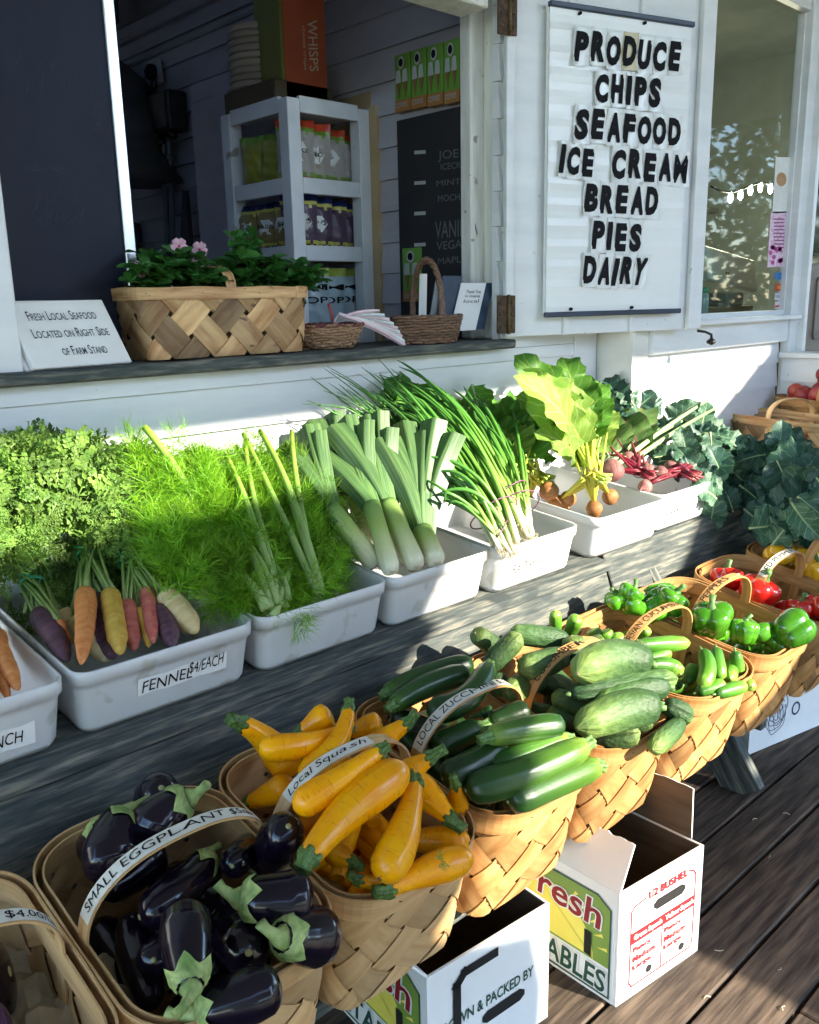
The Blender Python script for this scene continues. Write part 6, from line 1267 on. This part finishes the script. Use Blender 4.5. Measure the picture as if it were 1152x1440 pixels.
t = thing('exhaust_hood', 'dark hooded exhaust duct at the left inside the hatch', 'duct', F5((185, 250), .1)); g = G(); a = F5((196, 170), .12); g.tube([a+V(0, .35, .22), a+V(0, .25, .2), a+V(0, .1, .12), a+V(0, .02, -.05), a+V(0, .02, -.12), a+V(0, .02, -.26)], [.10, .11, .11, .10, .09, .19], 22); g.build('duct', mk('dark_duct', (.05, .05, .053), (.08, .08, .083), (9, 9, 9), .6), t)
t = thing('tall_cabinet', 'narrow tall grey cabinet standing behind the shelf unit', 'cabinet', (2.06, 3.2, .53)); g = G(); g.box((2.08, 3.18, 1.38), (.17, .30, 1.74), bev=.004); g.build('cabinet_body', dimwall, t); g = G(); g.box((1.988, 3.18, 1.36), (.014, .27, 1.64), bev=.003); g.build('door', dimwall, t)
t = thing('glass_fridge', 'upright fridge with a steel framed glass door at the left inside', 'fridge', (1.95, 4.4, .53)); g = G(); g.box((2.0, 4.45, 1.15), (.30, .62, 1.3), bev=.01); g.build('fridge_body', darkmetal, t)
g = G()
for yy in (4.17, 4.73): g.box((1.84, yy, 1.15), (.03, .05, 1.26), bev=.004)
for zz in (.54, 1.76): g.box((1.84, 4.45, zz), (.03, .51, .05), bev=.004)
o = g.build('door', alu, t); g = G(); g.box((1.845, 4.45, 1.15), (.01, .50, 1.18)); g.build('pane', mk('fridge_glass', (.02, .022, .024), rough=.08, tint=0), o); g = G(); g.tube([(1.80, 4.22, .95), (1.80, 4.22, 1.4)], .014, 8); g.build('handle', alu, o)
g = G(); g.prism([F5((256, 400), .05), F5((262, 268), .02), F5((266, 268), .02), F5((278, 400), .05)], (-1, 0, 0), .02); tag(g.build('leaning_board', mk('dark_board', (.03, .03, .035), rough=.7)), 'dark narrow board leaning on the wall behind the planter', 'board')
# ------------------------------------------------------------------ behind and on the shop window
def wq(px, y): return ony(px, y)
YG = BY+.0255
def sticker(name, label, c, mat, extra=None):
    q = [ony(p, YG) for p in c]; g = G(); g.prism(q, (0, -1, 0), .0012); o = g.build(name, mat); tag(o, label, 'sticker'); return o, q
o, q = sticker('window_sticker', 'white paper strip with a picture of bread on the shop window', ((1086, 300), (1107, 299), (1114, 221), (1091, 221)), paper)
g = G(); g.prism([ony((1099+7*math.cos(a), 252+10*math.sin(a)), YG-.0016) for a in np.linspace(6.2, 0, 16)], (0, -1, 0), .0006); g.build('picture', mk('bread_picture', (.36, .17, .06), (.50, .28, .12), (60, 60, 60), .5), o); W[o.name] = Matrix.Identity(4)
o, q = sticker('window_poster', 'pink flowery poster on the shop window', ((1079, 376), (1103, 375), (1108, 297), (1084, 298)), mk('pink_poster', (.62, .28, .45), (.78, .62, .72), (60, 60, 60), .5, ramp=(.4, .55)))
g = G()
for k in range(9): quad(g, *[ony(p, YG-.0016) for p in ((1088, 309+k*5), (1103, 309+k*5), (1103.5, 307+k*5), (1088.4, 307+k*5))])
g.build('lettering', mk('plum_ink', (.28, .06, .18), rough=.6, tint=0), o)
r = random.Random(4); g = G()
for k in range(12): cx_, cy_ = 1083+r.random()*18, 345+r.random()*26; g.prism([ony((cx_+2.6*math.cos(a), cy_+3.4*math.sin(a)), YG-.0017) for a in np.linspace(6.0, 0, 9)], (0, -1, 0), .0005)
g.build('flower_print', plain('magenta_print', (.45, .03, .25)), o)
for nm, y0_, c in (('blue card decal, topmost of the little column on the window', 383, (.02, .16, .42)), ('red and orange card decal on the window', 399, (.45, .05, .02)), ('white card decal with dark writing on the window', 412, (.6, .6, .62)), ('white card decal with a red stripe, lowest of the column', 424, (.62, .55, .55))):
    o, q = sticker('card_decal', nm, ((1089, y0_+10), (1099, y0_+10), (1100, y0_), (1090, y0_)), plain('decal_%d' % y0_, c)); o['group'] = 'card decals on the window'
    if 'orange' in nm: g = G(); g.prism([ony((1096+2.6*math.cos(a), y0_+5+2.6*math.sin(a)), YG-.0016) for a in np.linspace(6.0, 0, 12)], (0, -1, 0), .0004); g.build('emblem', plain('decal_orange', (.7, .3, .02)), o)
    if 'writing' in nm: g = G(); letters(g, 'VISA', *[ony(p, YG-.0017) for p in ((1090.5, y0_+7), (1098.5, y0_+7), (1091, y0_+3), (1099, y0_+3))]); g.build('lettering', plain('navy_letters', (.02, .05, .2)), o)
    if 'stripe' in nm: g = G(); g.prism([ony(p, YG-.0016) for p in ((1090, y0_+9), (1099, y0_+6), (1099, y0_+4), (1090, y0_+6))], (0, -1, 0), .0004); g.build('stripe', plain('decal_red', (.5, .03, .02)), o)
CY = 2.02
g = G(); g.box((3.6, 2.25, 1.33), (1.1, .5, .04), bev=.004); g.box((3.6, 2.10, .9), (1.0, .04, .86)); tag(g.build('shop_counter', mk('counter_wood', (.20, .14, .08), (.28, .20, .12), (3, 30, 30), .6)), 'wooden shop counter just inside the window', 'counter')
a, b = ony((994, 403), CY), ony((1063, 403), CY); t = thing('till_screen', 'white till with its tilted screen back, seen through the window', 'till', ((a[0]+b[0])/2, CY, 1.35)); cm = (a+b)/2; g = G(); g.box(cm+V(0, .02, .075), (b[0]-a[0], .035, .15), np.array(Matrix.Rotation(.12, 3, 'Y') @ Matrix.Rotation(-.25, 3, 'X')), 0, .5, .006); g.build('screen', mk('till_white', (.72, .73, .70), rough=.4), t)
g = G(); g.box((cm[0], CY+.05, 1.38), (.16, .14, .06), bev=.006); g.build('base', mk('till_grey', (.3, .3, .29), rough=.5), t); g = G(); letters(g, 'TILL 2', *(cm+V(dx, -.004, dz) for dx, dz in ((-.07, .05), (-.02, .05), (-.07, .075), (-.02, .075)))) if False else g.box(cm+V(-.06, -.006, .055), (.03, .004, .02)); g.build('port_cover', ink, t)
g = G(); p = ony((985, 425), 1.92); g.tube([p-V(0, 0, .065), p-V(0, 0, .06), p+V(0, 0, .03), p+V(0, 0, .04)], [.03, .034, .034, .026], 18); t = thing('glass_jar', 'small jar with a green lid by the window frame', 'jar', p-V(0, 0, .07)); g.build('jar_body', mk('jar_glass', (.30, .36, .34), rough=.1), t); g = G(); g.tube([p+V(0, 0, .04), p+V(0, 0, .06)], .029, 18); g.build('lid', plain('green_lid', (.04, .28, .14)), t)
r = random.Random(12)
for i in range(14):
    x = 2.75+.24*i; t = thing('goods_jar', 'dark jar on the far shelf inside the shop', 'jar', (x, 3.5, 1.6), 'jars on the far shop shelf'); g = G(); g.tube([(x, 3.5, 1.60), (x, 3.5, 1.61), (x, 3.5, 1.74), (x, 3.5, 1.76)], [.07, .08, .08, .06], 12); g.build('jar_body', plain('jar_dark_%d' % (i % 3), ((.12, .03, .03), (.16, .12, .05), (.05, .06, .10))[i % 3], .3), t); g = G(); g.tube([(x, 3.5, 1.76), (x, 3.5, 1.79)], .062, 12); g.build('lid', alu, t)
g = G()
for z in (1.58, 2.0): g.box((4.4, 3.52, z), (3.9, .3, .03))
for x in (2.6, 3.8, 5.0): g.box((x, 3.6, 1.5), (.05, .2, 1.6))
tag(g.build('shop_shelf', mk('shop_shelf_wood', (.16, .15, .13), (.2, .19, .17), rough=.7)), 'long shelf of jars at the back of the shop', 'shelf')
g = G(); lamp = bpy.data.materials.new('bulb_glow'); lamp.use_nodes = True; pb = lamp.node_tree.nodes['Principled BSDF']; pb.inputs['Emission Color'].default_value = (1, .86, .62, 1); pb.inputs['Emission Strength'].default_value = 45
pts = [ony((1000+i*14, 262+.5*i+8*math.sin(i*.9)), 2.4) for i in range(10)]; t = thing('string_lights', 'string of small lit bulbs inside the shop window', 'string lights', pts[0]); g.tube(pts, .005, 6); g.build('wire', ink, t)
for p in pts[2:]: g = G(); g.tube([p, p-V(0, 0, .018), p-V(0, 0, .04), p-V(0, 0, .05)], [.006, .011, .010, .003], 10); g.build('bulb', lamp, t)
# ------------------------------------------------------------------ peach baskets and the plank table at the right
g = G(); g.box((3.66, 1.40, .70), (.70, .72, .035), bev=.003)
t = thing('plank_table', 'plank table under the peach baskets at the right', 'table', (3.66, 1.4, 0)); g.build('tabletop', greywood, t)
for x, y in ((3.36, 1.1), (3.96, 1.1), (3.36, 1.7), (3.96, 1.7)): g = G(); g.box((x, y, .34), (.06, .06, .68), bev=.003); g.build('leg', greywood, t)
yaw = rad(-18.5)
for i, (dx, lb) in enumerate(((-.03, 'old brown splint basket nearest the kale, with a low bent handle'), (.245, 'splint basket heaped with red peaches by the low wall'))):
    Rz = np.array(Matrix.Rotation(yaw, 3, 'Z')); M = np.eye(4); M[:3, :3] = Rz; M[:3, 3] = V(3.415, 1.565, .725+.05*i)+Rz @ V(.165+dx, 0, 0)
    splint_basket('splint_basket', lb, 'peach baskets on the plank table', M, .255, .52, .195, 31+i, splint if i else brownsplint, True, None, .1*(1-i), arch=.07+.03*i, tb=(.8, .85))
m_pc = mk('peach_skin', (.30, .012, .035), (.52, .12, .05), (9, 9, 9), .42, tint=.2, orand=.3, coord='obj', ramp=(.35, .8))
r = random.Random(9); cP = V(3.415, 1.565, .725)
for i in range(34):
    a, b = r.uniform(-.11, .11), r.uniform(-.20, .20); bk = 1 if i < 26 else 0; hz = .215+.075*(i % 3)*(1-abs(a)/.16)*(1-abs(b)/.3)+.02 if bk else .12
    c = cP+np.array(Matrix.Rotation(yaw, 3, 'Z')) @ V(.165+.245*bk+a*.75, b, hz); t = thing('peach', 'red peach in the basket by the low wall' if bk else 'red peach lying low in the old brown basket', 'peach', c-V(0, 0, .035), 'peaches by the low wall' if bk else 'peaches in the old basket')
    ax = nrm(V(r.gauss(0, 1), r.gauss(0, 1), r.gauss(0, 1)+.8)); u = nrm(np.cross(ax, V(.3, .5, .1))); w_ = np.cross(ax, u); R0 = r.uniform(.034, .040); P = []
    for k in range(13):
        ph = math.pi*k/12; row = []
        for j in range(22):
            th = 2*math.pi*j/22; cl = 1-.07*math.exp(-((th-math.pi)/.22)**2)*math.sin(ph); dm = .22*math.exp(-(ph/.35)**2); row.append(c+R0*((u*math.cos(th)+w_*math.sin(th))*math.sin(ph)*cl+ax*(math.cos(ph)*.94-dm)))
        P.append(row)
    g = G(); g.grid(P, 0, .5, True, None, closed=True); g.build('flesh', m_pc, t); g = G(); g.tube([c+ax*R0*.66, c+ax*R0*.85], .002, 5); g.build('stem', scar, t)
p = ony((1152, 742), 1.22); g = G(); ax = nrm(V(1, -.3, .1)); g.tube([p+ax*.11*q for q in np.linspace(-1, 1, 20)], [.075*math.sqrt(max(.003, 1-q*q)) for q in np.linspace(-1, 1, 20)], 24); o = g.build('melon', ramp_mat('melon_rind', [(0, (.04, .14, .02)), (.5, (.07, .22, .03)), (1, (.05, .16, .02))], .3, (3, 220, 1), .9, .1)); tag(o, 'green melon peeping out below the kale at the right edge', 'melon')
# ------------------------------------------------------------------ cardboard boxes on the deck
cbw = mk('white_cardboard', (.70, .70, .69), (.76, .76, .75), (6, 6, 6), .6, bump=.2, bsc=(4, 60, 60), bdist=.0006, tint=.12); cbk = mk('brown_cardboard', (.07, .045, .026), (.11, .072, .042), (5, 5, 60), .8, tint=.2)
redink = plain('red_ink', (.22, .003, .008), .7); greenp = plain('green_print', (.17, .27, .04), .55); yelp = plain('yellow_print', (.72, .62, .10), .55); dgreen = plain('dark_green_print', (.012, .06, .04), .55); hole = plain('dark_hole', (.006, .005, .005), .9)
class Box:
    def __init__(s, label, A, e1, w, d, h, flaps, e2=None):
        s.A, s.e1, s.w, s.d, s.h = V(*A), nrm(e1), w, d, h; s.e2 = nrm(V(-s.e1[1], s.e1[0], 0)) if e2 is None else nrm(e2)
        s.t = thing('cardboard_box', label, 'box', s.A+s.e1*w/2+s.e2*d/2, 'cardboard boxes under the stand'); R = np.array([s.e1, s.e2, UZ]).T; th = .005
        P = lambda u, v, z: s.A+s.e1*u+s.e2*v+UZ*z
        g = G(); c = lambda u, v, z, a, b, e, m=0: g.box(P(u, v, z), (a, b, e), R, m, .5)
        c(w/2, th/2, h/2, w, th, h); c(w/2, d-th/2, h/2, w, th, h); c(th/2, d/2, h/2, th, d-2*th-.001, h); c(w-th/2, d/2, h/2, th, d-2*th-.001, h); c(w/2, d/2, .004, w-.012, d-.012, .006, 1)
        for (u, v, z, a, b, e) in ((w/2, th+.001, h/2, w-.012, .001, h-.003), (w-th-.001, d/2, h/2, .001, d-.014, h-.003), (th+.001, d/2, h/2, .001, d-.014, h-.003), (w/2, d-th-.001, h/2, w-.012, .001, h-.003)): c(u, v, z, a, b, e, 1)
        g.build('shell', [cbw, cbk], s.t); s.P = P
        for side, a0, a1, ou, up_, mt in flaps:
            if side == 'left': b0, b1 = P(.0, a0, h+.001), P(.0, a1, h+.001)
            elif side == 'right': b0, b1 = P(w, a0, h+.001), P(w, a1, h+.001)
            elif side == 'back': b0, b1 = P(a0, d, h+.001), P(a1, d, h+.001)
            v = s.e1*ou[0]+s.e2*ou[1]+UZ*up_; g = G(); q = [b0, b1, b1+v*.98+nrm(b0-b1)*.012, b0+v+nrm(b1-b0)*.012]; n_ = nrm(np.cross(b1-b0, v)); rr = random.Random(3); edge = []
            m_ = 16
            top = [q[3]*(1-k/m_)+q[2]*(k/m_)+nrm(v)*rr.uniform(-.0025, .0025) for k in range(m_+1)]
            g.prism([b0, b1]+top[::-1], n_, .004, 0); g.prism([x+n_*(-.0008) for x in ([b0, b1]+top[::-1])], n_*-1, .0003, mt); g.build('flap', [cbw, cbk], s.t)
    def front(s, u, v, o=.0012): return s.P(s.w*u, -o, s.h*v)
    def side(s, u, v, o=.0012): return s.P(-o, s.d*(1-u), s.h*v)
def stroke(g, pts, wdt, n, mat=0):
    for a, b in zip(pts[:-1], pts[1:]):
        a, b = V(*a), V(*b); d = nrm(b-a); s = np.cross(n, d)*wdt/2; quad(g, a-s-d*wdt/2, b-s+d*wdt/2, b+s+d*wdt/2, a+s-d*wdt/2, None, mat)
def fresh_side(bx):
    n = -bx.e1; S = bx.side; g = G(); q = lambda pts, m, o: g.add([S(u, v, o) for u, v in pts], [tuple(range(len(pts)))], m, .5, False)
    q([(.02, .30), (.02, .90), (.86, .90), (.95, .82), (.95, .30)], 0, .0010)
    q([(.10, .32)]+[(.42+.42*math.cos(a), .30+.50*math.sin(a)) for a in np.linspace(math.pi, 0, 24)]+[(.84, .32)], 1, .0014)
    for k in range(5): a = .25+.18*k; q([(.42+.46*math.cos(a), .30+.54*math.sin(a)), (.42+.53*math.cos(a-.02), .30+.62*math.sin(a-.02)), (.42+.53*math.cos(a+.03), .30+.62*math.sin(a+.03))], 1, .0014)
    stroke(g, [S(u, v, .0018) for u, v in ((.02, .90), (.86, .90), (.95, .82), (.95, .04), (.02, .04))], .004, n, 2)
    stroke(g, [S(u, v, .0024) for u, v in ((.80, .50), (.80, .36))], .020, n, 3)
    g.build('print', [greenp, yelp, dgreen, hole], bx.t)
    g = G(); L4 = lambda s, u0, u1, v0, v1, o, m, b: letters(g, s, S(u0, v0, o), S(u1, v0-.03, o), S(u0, v1, o), S(u1, v1-.03, o), None, m, .1, b)
    L4('VEGETABLES', .02, .94, .08, .30, .0022, 1, .07); L4('VEGETABLES', .03, .93, .09, .29, .0030, 0, .02); L4('Fresh', .30, .90, .62, .88, .0024, 1, .05); L4('Fresh', .31, .89, .63, .87, .0032, 2, .015); L4('WAXED', .25, .42, .93, .98, .002, 0, .01)
    g.build('lettering', [dgreen, plain('white_print', (.74, .74, .72)), redink], bx.t)
A2, B2 = onz((866, 1417), 0), onz((981, 1337), 0); w2 = float(np.linalg.norm(B2-A2))
bx = Box('open white half bushel squash box with red print, its torn flaps up', A2, B2-A2, w2, .36, .262, [('left', .0, .17, (.055, 0), .082, 0), ('right', .03, .33, (.03, .01), .10, 1), ('back', .02, .25, (0, .03), .06, 1)], V(.02, 1, 0))
g = G(); n = -bx.e2; F = bx.front
stroke(g, [F(.30, .835), F(.17, .815), F(.14, .78), F(.14, .14), F(.17, .10), F(.87, .10), F(.91, .14), F(.91, .78), F(.88, .82), F(.82, .85)], .0035, np.array(n)); quad(g, F(.14, .485), F(.91, .485), F(.91, .585), F(.14, .585)); stroke(g, [F(.515, .48), F(.515, .10)], .003, np.array(n))
for cu in (.45, .85):
    for cv_ in (.42, .34, .26): stroke(g, [F(cu+.035*math.cos(a), cv_+.030*math.sin(a)) for a in np.linspace(0, 6.283, 15)], .0015, np.array(n))
    g.add([F(cu-.08+.034*math.cos(a), .165+.034*math.sin(a), .0016) for a in np.linspace(0, 6.0, 14)], [tuple(range(14))], 1, .5, False)
hp = [(.40, .70), (.44, .67), (.74, .67), (.78, .70), (.78, .73), (.74, .76), (.44, .76), (.40, .73)]; g.add([F(u, v, .0016) for u, v in hp], [tuple(range(8))], 1, .5, False)
g.build('print', [redink, hole], bx.t)
g = G(); L5 = lambda s, u0, u1, v0, v1, m=0, b=.035: letters(g, s, F(u0, v0, .0022), F(u1, v0, .0022), F(u0, v1, .0022), F(u1, v1, .0022), None, m, 0, b)
L5('1/2 BUSHEL', .33, .80, .81, .88); L5('Green Squash', .17, .50, .505, .565, 1); L5('Yellow Squash', .54, .89, .505, .565, 1)
for s, v0 in (('Fancy', .395), ('Medium', .315), ('Large', .235)): L5(s, .17, .17+.06*len(s)*.72, v0, v0+.055); L5(s, .54, .54+.06*len(s)*.72, v0, v0+.055)
g.build('lettering', [redink, plain('white_print', (.74, .74, .72))], bx.t); fresh_side(bx)
A1, B1 = onz((600, 1376), .262), onz((773, 1270), .262); A1[2] = B1[2] = 0; w1 = float(np.linalg.norm(B1-A1))
bx = Box('open white vegetable box at the bottom edge, printed with PACKED BY', A1, B1-A1, w1, .40, .262, [('left', .0, .30, (-.045, 0), .05, 0)]); F = bx.front; n = -bx.e2; g = G()
stroke(g, [F(.22, .42, .002), F(.22, .80, .002), F(.28, .87, .002), F(.52, .87, .002)], .019, np.array(n)); g.add([F(u, v, .0016) for u, v in ((.42, .36), (.46, .33), (.74, .33), (.78, .36), (.78, .40), (.74, .43), (.46, .43), (.42, .40))], [tuple(range(8))], 0, .5, False); g.build('print', hole, bx.t)
g = G(); letters(g, 'GROWN & PACKED BY', F(.05, .47), F(.86, .47), F(.05, .56), F(.86, .56), None, 0, 0, .02); g.build('lettering', dgreen, bx.t); fresh_side(bx)
A3, B3 = onz((1052, 1062), 0), onz((1152, 1020), 0)
bx = Box('white box printed with a blue line drawing of a cabbage', A3, B3-A3, .36, .28, .22, []); F = bx.front; n = np.array(-bx.e2); g = G(); r = random.Random(2)
for k in range(5): stroke(g, [F(.34+(.15-.025*k)*math.cos(a)+.012*math.sin(a*5+k*2), .52+(.34-.055*k)*math.sin(a)+.02*math.sin(a*4+k)) for a in np.linspace(.4*k, 6.1+.3*k, 34)], .0026, n)
for k in range(7): a = k*.9; stroke(g, [F(.34+.02*math.cos(a), .50), F(.34+.07*math.cos(a)+.02*math.sin(k), .52+.14*math.sin(a)), F(.34+.13*math.cos(a+.2), .52+.29*math.sin(a+.2))], .002, n)
stroke(g, [F(.62+.05*math.cos(a), .45+.09*math.sin(a)) for a in np.linspace(0, 6.3, 18)], .006, n); g.build('print', plain('blue_ink', (.02, .05, .14)), bx.t)
# small things: sprig on the squash, straw on the deck, trees beyond the deck
g = G(); P = kp((612, 1214), .052); v, f = FR[0]; R = frame(V(.8, -.5, .1), VIEW(P)+V(0, 0, .6))*.034; g.add(v[:120] @ R.T+P, [q_ for q_ in f if max(q_) < 120], 0, .5, False); tag(g.build('carrot_sprig', m_cf), 'green carrot sprig lying on the front yellow squash', 'sprig')
r = random.Random(6)
for i in range(9):
    p = onz((r.uniform(900, 1150), r.uniform(1040, 1430)), .002); a = r.uniform(0, 6.28); d = V(math.cos(a), math.sin(a), 0); L = r.uniform(.008, .022); g = G(); g.tube([p, p+d*L*.5+V(-d[1], d[0], .3)*.004, p+d*L], r.uniform(.0006, .0014), 4, 0, r.uniform(.3, .8)); tag(g.build('straw_bit', m_root), 'tiny bit of dry stalk on the deck boards', 'straw', 'bits of stalk on the deck')
r = random.Random(14); g = G()
for i in range(22000):
    x = r.uniform(-30, 110); k = int(x//5); c = V(x, -26+3*math.sin(k*3.1)+r.gauss(0, 1.6), 0); top = 6.2+1.8*math.sin(k*1.7)-(((x % 5)-2.5)/2.5)**2*2.2+(9 if x > 40 else 0); c[2] = r.uniform(0, 1)*top-.3
    u = nrm(V(r.gauss(0, 1), r.gauss(0, 1), r.gauss(0, 1))); w_ = nrm(np.cross(u, V(r.gauss(0, 1), r.gauss(0, 1), r.gauss(0, 1)))); s = r.uniform(.22, .55); g.add([c-u*s, c+w_*s*.6, c+u*s, c-w_*s*.6], [(0, 1, 2, 3)], 0, r.random(), False)
tag(g.build('treeline', mk('tree_leaves', (.03, .07, .02), (.07, .12, .03), (1, 1, 1), .6, tint=.5)), 'far line of green trees beyond the deck', 'trees', None, 'stuff')
